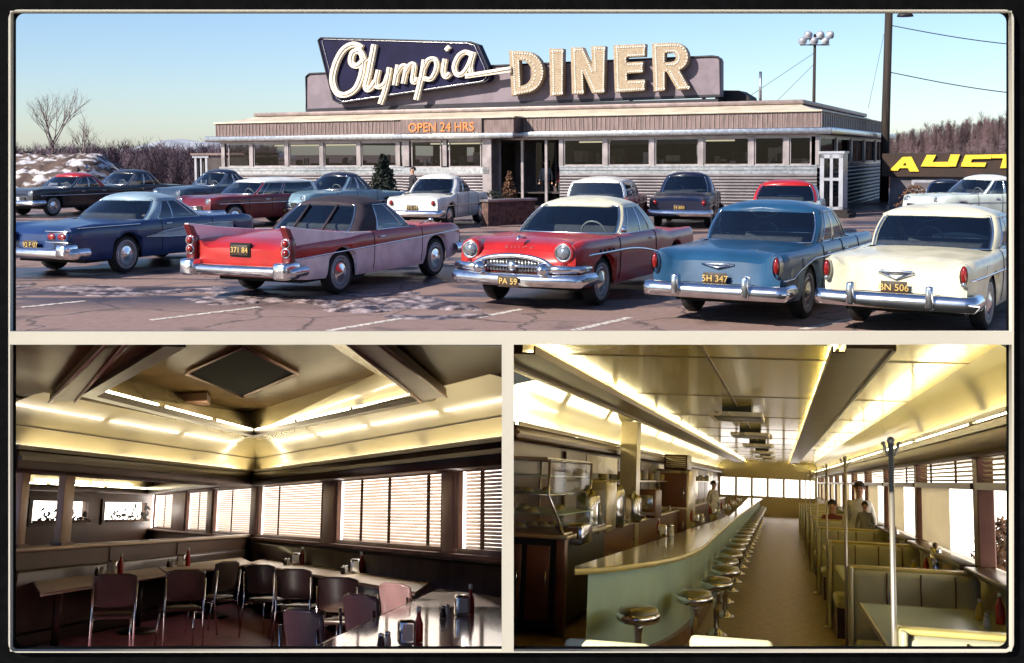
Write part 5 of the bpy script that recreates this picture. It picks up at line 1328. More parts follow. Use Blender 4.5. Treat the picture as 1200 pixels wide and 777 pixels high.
M['tube'] = emit('lit_fluorescent_tube', (1, .86, .46), 30); M['tubeB'] = emit('lit_back_bar_tube', (1, .86, .48), 18)
M['glassC'] = clearpane('clear_glassware', (.88, .89, .84), .10); M['paneR'] = clearpane('clear_window_pane', (.97, .97, .95), .04)
XW, XL, YF = 1.7, -3.25, 64.0                        # right wall, left wall, far wall
YN, YLN = 5.95, rz(604, 745, 0).y
st_ = lambda n, mb, m, k='structure', mtx=MR: (lambda o: (setattr(o, 'matrix_world', mtx), tag(o, kind=k)))(mb.build(n, m))[1]
k_ = MB(); k_.bx(XL - .1, XW + .1, 6.3, YF + .2, -.1, 0); st_('floor', k_, M['floorR'])
k_ = MB(); ZC = 2.75
ycl = rz(900, 398, ZC).y
k_.bx(-2.72, 1.5, ycl, YF, ZC, ZC + .05)
st_('ceiling', k_, M['ceil'])
k_ = MB()
for s, w0, w1 in ((1, XW, 1.46), (-1, XL, -2.7)):
    prof_ = [(w0, 2.29), (w0 - .012 * s, 2.42), (w0 + (w1 - w0) * .25, 2.58), (w0 + (w1 - w0) * .6, 2.70), (w1, ZC)]
    y0 = ycl if s > 0 else rx(606, 480, -2.9).y
    k_.grid([[(x, y0 + (YF - y0) * j / 8, z) for j in range(9)] for (x, z) in prof_])
st_('cove', k_, M['formica'])
# cornices, ceiling beams, crease mouldings
k_ = MB(); k_.bx(1.5, XW - .005, 6.2, YF, 2.04, 2.29, 0, .03); k_.bx(1.47, 1.5, 6.2, YF, 2.2, 2.235); k_.bx(1.475, 1.499, 6.2, YF, 2.29, 2.325); st_('cornice', k_, M['bronze'])
k_ = MB(); yl0 = rx(606, 522, -3.0).y; k_.bx(XL + .005, -3.0, yl0, YF, 2.10, 2.27, 0, .03); k_.bx(-3.0, -2.975, yl0, YF, 2.17, 2.2); k_.bx(-2.999, -2.98, yl0, YF, 2.27, 2.31); st_('cornice', k_, M['bronze'])
k_ = MB(); k_.bx(.44, .76, ycl, YF, ZC - .05, ZC - .001); k_.bx(.34, .44, ycl, YF, ZC - .085, ZC - .072); k_.bx(.34, .355, ycl, YF, ZC - .072, ZC - .035); k_.bx(.76, .78, ycl, YF, ZC - .065, ZC - .001); st_('beam', k_, M['bronze'])
yb = rx(606, 425, -2.0).y
k_ = MB(); k_.bx(-2.22, -1.96, yb, YF, ZC - .12, ZC - .001); k_.bx(-1.96, -1.86, yb, YF, ZC - .12, ZC - .105); k_.bx(-1.875, -1.86, yb, YF, ZC - .105, ZC - .055); k_.bx(-2.27, -2.22, yb, YF, ZC - .15, ZC - .001); st_('beam', k_, M['bronze'])
k_ = MB()
for j in range(12):
    y = ycl + 1.4 + j * 4.75
    if y < YF: k_.bx(-1.93, .41, y, y + .03, ZC - .006, ZC - .001); k_.bx(.79, 1.49, y, y + .03, ZC - .006, ZC - .001)
k_.bx(-.62, -.60, ycl, YF, ZC - .006, ZC - .001); st_('ceiling_trim', k_, M['bronze'])
# walls
k_ = MB(); k_.bx(XW, XW + .12, 6.2, YF, 0, 1.1); k_.bx(XW, XW + .12, 6.2, YF, 2.035, 2.9); st_('wall', k_, M['ssteel'])
k_ = MB(); k_.bx(XL - .1, XL, YLN - 1.5, YF, 0, 2.8); st_('wall', k_, M['brownpan'])
k_ = MB(); k_.bx(XL, XW, YF, YF + .1, 0, 1.0); k_.bx(XL, XW, YF, YF + .1, 1.88, 2.9)
for x in (XL, -2.4, -1.6, -.8, 0, .8, XW - .12): k_.bx(x, x + .12, YF, YF + .1, 1.0, 1.88)
st_('wall', k_, M['formica'])
k_ = MB(); k_.bx(-8, XW + 2.4, YF + 3, YF + 3.1, -1, 5); k_.bx(XW + 2.2, XW + 2.3, 5, YF + 3, -1, 5); st_('sky', k_, M['skyR'])
# dark dividing wall between the two rooms, along the line of the cream post
k_ = MB(); q = [at_depth(595, y, dd) for (y, dd) in ((398, DC + .03), (800, DC + .03), (800, 22.0), (398, 22.0))]; k_.prism(q, (.015, 0, 0)); tag(k_.build('partition', M['brownpan']), kind='structure')
# fluorescent tubes lying in the coves behind the cornices
def tubes(fix_label, x, z, y0, y1, step, n_, grp, side=1, r=.014, off=.0):
    for i in range(n_):
        a = y0 + i * step; b = a + step * .93
        if a > y1: break
        t = rt('cove_light', fix_label, 'light', (x, a, z), grp)
        k = MB(); k.tube([(0, .05, 0), (0, b - a - .05, 0)], r, 8); k.build('tube', M['tubeB'] if x < -3 else M['tube'], t)
        k = MB(); k.bx(-.012, .012, 0, b - a, -.022, -.016); k.build('batten', M['whiteC'], t)
        for e in (0, b - a - .04):
            k = MB(); k.bx(-.015, .015, e, e + .04, -.016, .016); k.build('lamp_holder', M['whiteC'], t)
tubes('lit fluorescent tube lying in the ceiling cove above the booth windows', 1.60, 2.325, 6.4, YF, 4.75, 13, 'cove tubes above the booths')
tubes('lit fluorescent tube lying in the ceiling cove above the back bar', -3.12, 2.305, yl0 + .3, YF, 4.75, 11, 'cove tubes above the back bar')
tubes('lit fluorescent tube fixed along the left ceiling beam over the counter', -1.915, ZC - .06, yb + .3, YF, 4.75, 12, 'tubes along the counter beam')
tubes('lit fluorescent tube hidden in the trough of the right ceiling beam', .39, ZC - .04, ycl + .3, YF, 4.75, 12, 'tubes along the aisle beam')
# windows on the right wall: one unit a booth
wy = [1.5 + 5.0 * k for k in range(1, 13)]
posts = [6.6, 11.5, 16.5, 21.5, 26.4, 31.4, 36.3, 41.3, 46.2, 51.2, 56.1, 61.0, YF]
M['woodpost'] = mat('brown_window_post', (.16, .07, .05), .4, .2, var=.2, scale=2)
M['shade'] = trans('cream_roller_shade', (.82, .76, .62), .6)
M['slatR'] = trans('blind_slats', (.7, .6, .4), .4)
for i in range(len(posts) - 1):
    y0, y1 = posts[i], posts[i + 1]
    t = rt('booth_window', ['window beside the nearest booth with a low brown bush showing behind', 'window beside the second booth with a pale shade', 'window beside the third booth, narrow and bright'][i] if i < 3 else 'bright window in the row beside the far booths', 'window', (XW, y0, 1.1), 'windows beside the booths')
    w = y1 - y0
    k = MB(); k.bx(-.03, .11, -.12, .16, 0, .94); k.build('post', M['woodpost'], t, .01)
    k = MB(); k.bx(-.05, .1, .16, w - .12, .66, .72); k.build('transom', M['bronze'], t)
    k = MB(); k.bx(-.16, .1, .16, w - .12, -.05, .0, 0, .01); k.build('sill', M['bronze'], t)
    k = MB(); k.bx(.05, .056, .16, w - .12, .0, .66); k.bx(.05, .056, .16, w - .12, .72, .94); k.build('pane', M['paneR'], t)
    k = MB()
    for q in range(5): k.box((.02, w / 2, .745 + q * .042), (.03, w - .36, .004), 0, Matrix.Rotation(.5, 3, 'Y'))
    b = k.build('blind', M['slatR'], t)
    if i < 3:
        for f_ in (.3, .72): k = MB(); k.bx(.0, .02, w * f_, w * f_ + .05, .72, .94); k.build('blind_tape', M['bronze'], b)
    if 0 < i: k = MB(); k.bx(.03, .036, w * .45, w - .14, .02, .66); k.build('shade', M['shade'], t)
# booth benches, tables, poles
P_ = 4.74
def booth_back(i):
    y = 6.53 + P_ * i
    lab = ['nearest olive vinyl booth bench at the bottom right', 'olive vinyl booth bench second from the viewer', 'olive vinyl booth bench third from the viewer', 'olive vinyl booth bench fourth from the viewer, in front of the standing man'][i] if i < 4 else 'olive vinyl booth bench in the far row'
    t = rt('booth_bench', lab, 'bench', (0, y, 0), 'booth benches along the windows')
    k = MB(); k.bx(.60, XW - .05, -.10, .22, .12, 1.03, 0, .05); k.build('backrest', M['vinylg'], t)
    k = MB(); k.bx(.565, .60, -.12, .24, 0, 1.055, 0, .012); k.build('end_panel', M['tedge'], t)
    k = MB(); k.bx(.565, XW - .04, -.02, .14, 1.03, 1.06, 0, .012); k.build('top_rail', M['cedge'], t)
    k = MB(); k.bx(.60, XW - .05, .23, 1.15, .34, .46, 0, .05); k.build('seat', M['vinylg'], t)
    k = MB(); k.bx(.60, XW - .05, -1.05, -.11, .34, .46, 0, .05); k.build('seat', M['vinylg'], t)
    k = MB(); k.bx(.62, XW - .05, -.98, 1.08, .0, .34); k.build('base', M['bronze'], t)
    if i < 4:
        for xx in (.88, 1.16, 1.44): k = MB(); k.tube([(xx, -.105, .5), (xx, -.108, 1.02)], .008, 5); k.build('seam', M['bronze'], t)
    if i < 6:
        p = rt('coat_pole', ['tall steel coat pole at the end of the nearest booth bench', 'tall steel coat pole at the end of the second booth bench', 'tall steel coat pole at the end of the third booth bench'][i] if i < 3 else 'tall steel coat pole at the end of a far booth bench', 'coat pole', (.545, y, 0), 'coat poles at the booth ends')
        k = MB(); k.tube([(0, 0, 0), (0, 0, 1.98)], .014, 10); k.build('pole', M['polish'], p)
        k = MB(); k.lathe([(.05, 0), (.05, .02), (.02, .04)], 14); k.build('foot_plate', M['chrome'], p)
        for a in range(4):
            an = R(45 + 90 * a); k = MB(); k.tube([(0, 0, 1.90), (.025 * math.cos(an), .025 * math.sin(an), 1.91), (.055 * math.cos(an), .055 * math.sin(an), 1.97)], .005, 6); k.sphere((.055 * math.cos(an), .055 * math.sin(an), 1.972), .008, 8, 6); k.build('hook', M['polish'], p)
        k = MB(); k.lathe([(.016, 1.97), (.02, 1.985), (.014, 2.0), (.001, 2.006)], 12); k.build('finial', M['polish'], p)
def booth_table(i):
    y = 6.53 + P_ * i
    t = rt('booth_table', ['pale blue booth table nearest the viewer, window light mirrored in it', 'pale blue booth table, second from the viewer', 'pale blue booth table, third from the viewer'][i] if i < 3 else 'pale blue booth table in the far row', 'table', (0, y, 0), 'booth tables along the windows')
    k = MB(); k.bx(.64, XW - .04, 1.02, 4.12, .775, .80, 0, .006); k.build('tabletop', M['ttop'], t)
    k = MB(); k.bx(.625, XW - .04, 1.0, 1.02, .765, .804); k.bx(.625, XW - .04, 4.12, 4.14, .765, .804); k.bx(.62, .64, 1.0, 4.14, .765, .803); k.build('edge_band', M['tedge'], t)
    k = MB(); k.tube([(.95, 2.5, 0), (.95, 2.5, .77)], .04, 10); k.lathe([(.22, 0), (.2, .03), (.05, .05)], 16, (.95, 2.5, 0)); k.build('pedestal', M['chrome'], t)
for i in range(9): booth_back(i); booth_table(i)
# tabletop clutter beside the windows
def shaker(lb, pos, m, cap=None, grp=None, name='salt_shaker', cat='shaker', sc=1.0):
    t = rt(name, lb, cat, pos, grp); k = MB(); k.lathe([(.026 * sc, 0), (.028 * sc, .02 * sc), (.022 * sc, .06 * sc), (.02 * sc, .075 * sc)], 12); k.build('body', m, t)
    k = MB(); k.lathe([(.021 * sc, .075 * sc), (.02 * sc, .092 * sc), (.008 * sc, .1 * sc), (.001, .1 * sc)], 12); k.build('cap', cap or M['chrome'], t); return t
def bottle(lb, pos, m, h=.2, grp=None):
    t = rt('sauce_bottle', lb, 'bottle', pos, grp); k = MB(); k.lathe([(.03, 0), (.032, .01), (.032, h * .55), (.014, h * .75), (.013, h * .9)], 14); k.build('body', m, t); k = MB(); k.lathe([(.016, h * .88), (.016, h), (.001, h + .004)], 12); k.build('cap', M['whiteC'], t); return t
def napkins(lb, pos, grp=None, rot=0.0):
    t = rt('napkin_dispenser', lb, 'napkin holder', pos, grp, rot); k = MB(); k.bx(-.06, .06, -.05, .05, 0, .15, 0, .02); k.build('case', M['chrome'], t); k = MB(); k.bx(-.04, .04, -.056, -.05, .03, .13); k.build('napkins', M['whiteC'], t); return t
def jukebox(lb, pos):
    t = rt('jukebox_selector', lb, 'jukebox', pos, None, 0); k = MB()
    k.bx(-.10, .0, -.14, .14, 0, .22, 0, .03); k.lathe([(.14, -.10), (.14, 0)], 20, (0, 0, .21), 'x'); k.build('case', M['chrome'], t)
    k = MB(); k.bx(-.108, -.10, -.10, .10, .10, .25); k.build('song_cards', M['yelC'], t); k = MB()
    for q in range(6): k.bx(-.118, -.1, -.10 + q * .036, -.075 + q * .036, .03, .06)
    tag(k.build('button_row', M['whiteC'], t), kind='stuff'); k = MB(); k.sphere((-.05, 0, .37), .03, 10, 8); k.build('knob', M['bronze'], t)
for i in range(4):
    y = 6.53 + P_ * i
    jukebox(['chrome jukebox selector at the window end of the nearest booth table', 'chrome jukebox selector at the window end of the second booth table', 'chrome jukebox selector at the window end of the third booth table', 'chrome jukebox selector at the window end of the fourth booth table'][i], (1.62, y + 2.4, .80))
    w_ = ['nearest', 'second', 'third', 'fourth'][i]
    shaker('white cream jug by the jukebox selector on the %s booth table' % w_, (1.52, y + 1.5, .80), M['whiteC'], M['whiteC'], None, 'cream_jug', 'jug', 1.5)
    shaker('small glass salt shaker on the %s booth table' % w_, (1.42, y + 2.9, .80), M['whiteC'])
    bottle('yellow mustard bottle on the %s booth table' % w_, (1.45, y + 3.4, .80), M['yelC'], .15)
    bottle('red ketchup bottle on the %s booth table' % w_, (1.56, y + 3.2, .80), M['redC'], .22)
    if i: napkins('chrome napkin dispenser on the %s booth table' % w_, (1.38, y + 2.0, .80))
# brown bush outside the near window
t = rt('shrub', 'brown bare bush outside the nearest booth window', 'shrub', (XW + 1.05, 16.9, -.15)); k = MB()
rr_ = random.Random(4)
for q in range(900):
    a = rr_.uniform(0, 6.28); ph = rr_.uniform(0, 1.57); r0 = rr_.uniform(.6, 1.0); c = Vector((.45 * r0 * math.cos(a) * math.cos(ph), 1.7 * r0 * math.sin(a) * math.cos(ph), 1.55 * r0 * math.sin(ph))); d1 = Vector((rr_.uniform(-1, 1), rr_.uniform(-1, 1), rr_.uniform(-1, 1))).normalized() * .07; d2 = d1.orthogonal().normalized() * .03
    k.add([c - d1 - d2, c - d1 + d2, c + d1], [(0, 1, 2)])
k.build('foliage', M['bush'], t, normals=False); k = MB(); k.tube([(0, 0, -.4), (0, 0, .9)], .03, 6); k.build('stem', M['bark'], t)
# the long counter with its rounded near end
front = [(672.5, 672.5), (705, 670.5), (739, 666.5), (775, 661), (803, 654), (822, 644.6), (834, 634), (846, 623), (858, 612.5), (868, 604)]
back_ = [(674, 664), (706, 654), (750, 640), (800, 623), (840, 610), (856, 604)]
fr_ = [rz(x, y, .92) for x, y in front]; fr_.append(Vector((-.92, 58, .92))); bk_ = [rz(x, y, .95) for x, y in back_]; bk_.append(Vector((-1.55, 58, .95)))
fs_ = spline(fr_, 8)
t = rt('lunch_counter', 'long pale green lunch counter with a rounded end and yellow edged top', 'counter')
poly = [Vector((p.x, p.y, .92)) for p in fs_] + [Vector((p.x, p.y, .92)) for p in bk_[::-1]]
k = MB(); k.prism(poly, (0, 0, .035)); k.build('counter_top', M['ctop'], t)
k = MB(); rows = [[Vector((p.x, p.y, z)) for p in fs_] for z in (.91, .915, .955, .96)]
for p_, r in zip(range(4), rows):
    for j, v in enumerate(r):
        a = fs_[max(0, j - 1)]; b = fs_[min(len(fs_) - 1, j + 1)]; n2 = Vector(((b - a).y, -(b - a).x, 0)).normalized(); r[j] = v + n2 * (.012 if p_ in (1, 2) else 0)
k.grid(rows); k.build('edge_band', M['cedge'], t)
def inset(d):
    out = []
    for j, v in enumerate(fs_):
        a = fs_[max(0, j - 1)]; b = fs_[min(len(fs_) - 1, j + 1)]; n2 = Vector(((b - a).y, -(b - a).x, 0)).normalized(); out.append(v - n2 * d * (1 if v.y > 13 else 1))
    return out
i1, i2 = inset(.10), inset(.04); q_ = [j for j, v in enumerate(i1) if project(MR @ v)[0] > 688][0]; i1, i2 = i1[q_:], i2[q_:]
st0 = rz(689, 735, 0)
k = MB(); k.grid([[Vector((p.x, p.y, .91)) for p in i1], [Vector((p.x, p.y, .16)) for p in i1]]); k.build('front_panel', M['green'], t)
k = MB(); k.grid([[Vector((p.x, p.y, .16)) for p in i2], [Vector((p.x, p.y, .15)) for p in i2], [Vector((p.x, p.y, .0)) for p in i2]]); k.grid([[Vector((p.x, p.y, .161)) for p in i1], [Vector((p.x, p.y, .161)) for p in i2]]); k.build('plinth', M['brownpan'], t)
# stools
def stool_proto():
    t = rt('bar_stool', 'round counter stool with dark seat and chrome rim standing at the rounded counter end', 'stool', (0, 0, 0), 'stools along the lunch counter')
    k = MB(); k.lathe([(.165, .565), (.178, .60), (.16, .632), (.09, .648), (.001, .652)], 28, sy=1.7); k.build('seat', M['stoolv'], t)
    k = MB(); k.lathe([(.06, .50), (.15, .515), (.182, .53), (.19, .56), (.182, .592), (.172, .598)], 28, sy=1.7); k.build('rim', M['chrome'], t)
    k = MB(); k.lathe([(.045, .50), (.04, .46), (.032, .40), (.032, .06)], 14); k.build('post', M['chrome'], t)
    k = MB(); k.lathe([(.13, 0), (.125, .02), (.06, .05), (.035, .08)], 18, sy=1.5); k.build('foot', M['chrome'], t)
    return t
s0 = stool_proto(); spots = [rz(748, 717, .60), rz(814, 697, .60), rz(840, 681, .60), rz(850, 667, .60)]
spots = [(p.x, p.y) for p in spots]; yy = spots[-1][1]
sl_names = ['second counter stool from the near end, where the counter bends', 'third counter stool from the near end, chrome post in full view', 'fourth counter stool from the near end']
while yy < 54: yy += 1.85; spots.append((-.80 - .08 * (yy - 16) / 38, yy))
for i, (x, y) in enumerate(spots):
    o = s0 if i == 0 else copy_tree(s0)
    o.matrix_world = MR @ Matrix.Translation((x, y, 0))
    if 0 < i < 4: o['label'] = sl_names[i - 1]
    elif i >= 4: o['label'] = 'chrome rimmed stool in the long row running away along the counter'
# counter top sets
for i, (px, py) in enumerate(((776, 628), (815, 612), (836, 603), (849, 597), (858, 592), (865, 588))):
    q = rz(px, py, .957)
    w_ = ['nearest', 'second', 'third', 'fourth', 'fifth', 'sixth'][i]
    napkins('chrome napkin dispenser in the %s set on the lunch counter' % w_, (q.x, q.y, .957), None, .2)
    bottle('ketchup bottle in the %s set on the lunch counter' % w_, (q.x - .10, q.y + .5, .957), M['redC'], .21)
    shaker('sugar pourer in the %s set on the lunch counter' % w_, (q.x + .10, q.y + .2, .957), M['whiteC'], None, None, 'sugar_pourer', 'pourer', 1.6)
    shaker('salt shaker in the %s set on the lunch counter' % w_, (q.x + .16, q.y - .3, .957), M['glassC'])
# display case on the dark cabinet at the left
cb = rz(659, 748, 0); cxr, cyn = cb.x, cb.y
t = rt('serving_cabinet', 'dark serving cabinet with a steel corner post under the glass pastry case', 'cabinet', (cxr, cyn, 0))
k = MB(); k.bx(XL + .01 - cxr, -.06, .02, 3.4, .1, 1.02); k.build('carcass', M['grille_dark'], t); k = MB(); k.bx(-.10, 0, -.02, .16, 0, 1.03, 0, .01); k.build('corner_post', M['woodpost'], t)
k = MB(); k.bx(XL + .01 - cxr, .03, -.06, 3.45, 1.03, 1.075, 0, .008); k.build('top', M['ssteel'], t)
for xx in (-.62, -.30):
    k = MB(); k.bx(xx - .13, xx + .13, -.01, .02, .16, .95, 0, .008); d_ = k.build('door', M['brownpan'], t); k = MB(); k.tube([(xx + .09, -.03, .5), (xx + .09, -.03, .68)], .012, 6); k.build('handle', M['chrome'], d_)
zc0 = 1.075
t = rt('pastry_case', 'slanted glass pastry case with green lit shelves on the dark cabinet', 'display case', (cxr, cyn, zc0))
w0 = XL + .02 - cxr
k = MB()
for y in (.05, 3.1):
    k.tube([(-.03, y, 0), (-.22, y, .42), (-.22, y, .80)], .016, 6); k.tube([(w0, y, 0), (w0, y, .80)], .016, 6)
k.tube([(-.22, .05, .42), (w0, .05, .42)], .012, 6); k.tube([(-.22, .05, .8), (-.22, 3.1, .8)], .014, 6); k.tube([(-.22, .05, .42), (-.22, 3.1, .42)], .014, 6); k.tube([(-.03, .05, 0.01), (-.03, 3.1, 0.01)], .014, 6); k.build('frame', M['chrome'], t)
k = MB(); k.add([(-.03, .05, 0), (-.03, 3.1, 0), (-.22, 3.1, .42), (-.22, .05, .42)], [(0, 1, 2, 3)]); k.add([(-.22, .05, .42), (-.22, 3.1, .42), (-.22, 3.1, .8), (-.22, .05, .8)], [(0, 1, 2, 3)]); k.add([(-.03, .05, 0), (-.22, .05, .42), (-.22, .05, .8), (w0, .05, .8), (w0, .05, 0)], [(0, 1, 2, 3, 4)]); k.build('pane', M['glassC'], t)
k = MB(); k.bx(w0, -.24, .03, 3.12, .8, .83); k.build('top', M['ssteel'], t)
for z in (.2, .42, .62):
    k = MB(); k.bx(w0 + .02, -.10 if z < .3 else -.25, .12, 3.0, z, z + .012); k.build('shelf', M['green'], t)
rr_ = random.Random(11)
for q in range(14):
    z = (.012, .212, .432)[q % 3]; t2 = rt('pastry', 'small pastry on a shelf of the glass case', 'pastry', (cxr + rr_.uniform(w0 + .12, -.32), cyn + rr_.uniform(.3, 2.8), zc0 + z), 'pastries in the glass case')
    k = MB(); k.lathe([(.06, 0), (.075, .02), (.05, .05), (.001, .06)], 12); k.build('crust', M['cedge'], t2); k = MB(); k.lathe([(.09, -.001), (.095, .008), (.09, .01)], 14); k.build('plate', M['whiteC'], t2)
# back bar along the left wall
t = rt('back_bar', 'steel and brown panelled back bar behind the lunch counter', 'back bar', (XL, 18, 0))
k = MB(); k.bx(.01, .62, 0, 40, 0, .90); k.build('cupboard', M['brownpan'], t); k = MB(); k.bx(.01, .66, -.1, 40, .90, .94, 0, .01); k.build('worktop', M['ssteel'], t)
for j in range(10):
    y = .2 + j * 4; k = MB(); k.bx(.012, .05, y, y + 1.9, .96, 2.06); k.build('wall_panel', M['ssteel'] if j % 2 else M['brownpan'], t)
    k = MB(); k.bx(.012, .06, y + 1.95, y + 3.9, .96, 2.06); k.build('wall_panel', M['brownpan'] if j % 3 else M['ssteel'], t)
k = MB(); k.bx(.01, .34, .0, 40, 1.62, 1.65); k.build('shelf', M['ssteel'], t)
def urn(lb, px, py, h=.62, r=.16):
    q = rz(px, py, .94); t = rt('coffee_urn', lb, 'urn', (q.x, q.y, .94)); k = MB(); k.lathe([(r * .9, 0), (r, .04), (r, h * .8), (r * .85, h * .9), (r * .3, h * .97), (.03, h), (.03, h + .03), (.001, h + .04)], 22); k.build('tank', M['chrome'], t)
    k = MB(); k.tube([(r, 0, .12), (r + .07, 0, .12), (r + .07, 0, .07)], .014, 6); k.build('tap', M['dullchrome'], t); k = MB(); k.tube([(r * 1.02, -.05, .15), (r * 1.02, -.05, h * .7)], .01, 6); k.build('gauge', M['whiteC'], t)
urn('tall chrome coffee urn standing on the back bar nearest the pastry case', 688, 628); urn('wide chrome coffee urn in the middle of the back bar', 716, 618, .7, .2); urn('smaller chrome coffee urn near the brown steel column', 742, 612, .5, .14)
def boxy(name, lb, cat, px, py, w, d, h, m, m2, nm2):
    q = rz(px, py, .94); t = rt(name, lb, cat, (q.x, q.y, .94)); k = MB(); k.bx(-w / 2, w / 2, -d / 2, d / 2, 0, h, 0, .03); k.build('case', m, t); k = MB(); k.bx(-w * .35, w * .35, -d / 2 - .02, -d / 2, h * .3, h * .8, 0, .008); k.build(nm2, m2, t); k = MB(); k.bx(-w * .45, w * .45, -d / 2 - .04, -d / 2, h * .1, h * .2); k.build('drip_tray', M['dullchrome'], t)
boxy('milk_dispenser', 'boxy steel milk dispenser on the back bar behind the coffee urns', 'dispenser', 700, 622, .42, .9, .72, M['ssteel'], M['whiteC'], 'door')
boxy('toaster', 'low chrome toaster on the back bar beside the pastry case', 'toaster', 672, 637, .34, .7, .24, M['chrome'], M['bronze'], 'slot_panel')
boxy('grill_hood', 'square brown mixer cabinet farther along the back bar', 'mixer', 760, 606, .4, 1.2, .55, M['brownpan'], M['chrome'], 'panel')
rr_ = random.Random(3)
for q in range(36):
    y = 18.5 + q * .95; t2 = rt('tumbler', 'drinking glass standing upside down on the back bar', 'glass', (XL + rr_.uniform(.46, .6), y, .94), 'glasses lined up on the back bar'); k = MB(); k.lathe([(.034, 0), (.028, .13), (.001, .13)], 12); k.build('glass', M['glassC'] if q % 3 else M['whiteC'], t2)
for q in range(26):
    y = 18.5 + q * 1.3; t2 = rt('bowl_stack', 'stack of bowls on the high steel shelf', 'crockery', (XL + .2, y, 1.65), 'crockery on the high back bar shelf'); k = MB(); hh = rr_.choice((.10, .16, .22)); n_ = int(hh / .03)
    for b in range(n_): k.lathe([(.05, b * .03), (.09, b * .03 + .03), (.095, b * .03 + .045)], 12)
    k.build('bowls', M['whiteC'] if q % 2 else M['cedge'], t2)
# cook's hatch column and refrigerator block where the counter runs past
for (lb, px, py, w, h, m) in (('square steel column between the back bar and the far kitchen', 768, 640, .30, 2.72, M['ssteel']),):
    q = rz(px, py, 0); t = rt('steel_column', lb, 'column', (-2.75, 22.5, 0)); k = MB(); k.bx(-w / 2, w / 2, -.3, .3, 0, h); k.build('shaft', m, t); k = MB(); k.bx(-w / 2 - .03, w / 2 + .03, -.36, .36, 0, .12); k.build('plinth', M['bronze'], t)
t = rt('refrigerator', 'tall steel refrigerator with brown door panels at the far end of the back bar', 'refrigerator', (-2.75, 33, 0)); k = MB(); k.bx(-.4, .4, -1.2, 1.2, 0, 1.95, 0, .03); k.build('cabinet', M['ssteel'], t)
for (z0, z1) in ((.15, .95), (1.0, 1.85)):
    k = MB(); k.bx(-.34, .34, -1.24, -1.2, z0, z1, 0, .02); d_ = k.build('door', M['brownpan'], t); k = MB(); k.tube([(.26, -1.28, z0 + .2), (.26, -1.28, z0 + .5)], .016, 6); k.build('handle', M['chrome'], d_)
t = rt('fan_box', 'dark ventilation box on top of the tall refrigerator', 'ventilator', (-2.7, 32.5, 1.95)); k = MB(); k.bx(-.3, .3, -.8, .8, 0, .38, 0, .02); k.build('case', M['bronze'], t); k = MB()
for q in range(6): k.bx(-.25, .25, -.82, -.80, .05 + q * .05, .075 + q * .05)
tag(k.build('louvre', M['ssteel'], t), kind='stuff')
# ceiling vents down the middle
for i, y in enumerate((17.5, 24.6, 31.7, 38.8, 45.9, 53)):
    t = rt('ceiling_vent', ['large square ceiling vent nearest the viewer over the counter', 'second square ceiling vent over the counter', 'third square ceiling vent over the counter'][i] if i < 3 else 'far square ceiling vent over the counter', 'vent', (-.62, y, ZC - .14), 'ceiling vents over the counter')
    k = MB(); k.bx(-.33, .33, -.8, .8, 0, .035, 0, .01); k.build('deflector', M['bronze'], t); k = MB(); k.bx(-.2, .2, -.5, .5, .035, .135); k.build('duct', M['grille_dark'], t)
    k = MB(); k.bx(-.36, .36, -.84, -.8, -.01, .05); k.bx(-.36, .36, .8, .84, -.01, .05); k.bx(-.36, -.33, -.8, .8, -.01, .049); k.bx(.33, .36, -.8, .8, -.01, .049); k.build('frame', M['ssteel'], t)
# people
person('man in a white shirt with dark hair standing behind the fourth booth bench', MR @ Matrix.Translation((1.30, 22.0, 0)), 1.80, 'white', 'dark')
person('small child with short dark hair standing in the booth before the man', MR @ Matrix.Translation((1.36, 21.55, .46)), 1.02, 'grey', 'dark')
person('dark haired person in a maroon blouse sitting in a far booth', MR @ Matrix.Translation((.98, 25.6, .12)), 1.72, 'maroon', 'dark', 'sit')
person('waitress in white standing behind the far part of the lunch counter', MR @ Matrix.Translation((-2.15, 39.5, 0)) @ Matrix.Rotation(R(50), 4, 'Z'), 1.68, 'white', 'white')
# chair backs at the bottom edge
M['vinylcream'] = mat('cream_vinyl', (.80, .72, .42), .5, var=.05)
def vchair(lb, px, py, m, wd=.45, zt=.88):
    q = rz(px, py, zt); t = rt('dining_chair', lb, 'chair', (q.x, q.y, 0))
    k = MB(); k.box((0, -.06, zt - .19), (wd, .06, .40), 0, Matrix.Rotation(R(-20), 3, 'X'), .03); k.build('backrest', m, t); k = MB(); k.bx(-wd / 2, wd / 2, -.58, -.14, .42, .48, 0, .02); k.build('seat', m, t)
    for (x, y) in ((-wd / 2 + .03, -.10), (wd / 2 - .03, -.10), (-wd / 2 + .03, -.54), (wd / 2 - .03, -.54)):
        k = MB(); k.tube([(x, y, 0), (x, y, .42 if y < -.3 else .6)], .012, 8); k.build('leg', M['chrome'], t)
vchair('cream backed chair at the bottom edge below the free standing stool', 712, 751, M['vinylcream'], .40, 1.0); vchair('cream backed chair at the bottom edge in the aisle', 857, 747, M['vinylcream'], .40, 1.0)
# folded white cloth on the nearest bench
t = rt('napkin', 'crumpled white napkin on the top corner of the nearest booth bench', 'napkin', (1.30, 6.5, 1.06)); k = MB(); rows = []
rr_ = random.Random(8)
for i in range(9):
    r = []
    for j in range(9):
        u, v = i / 4 - 1, j / 4 - 1; e = max(0, 1 - max(abs(u), abs(v)) ** 2); r.append((u * .10 + rr_.uniform(-.01, .01), v * .09, .004 + e * .06 * rr_.uniform(.6, 1.2)))
    rows.append(r)
k.grid(rows); k.build('cloth', M['whiteC'], t)
LEFT_FROM = set(bpy.data.objects)
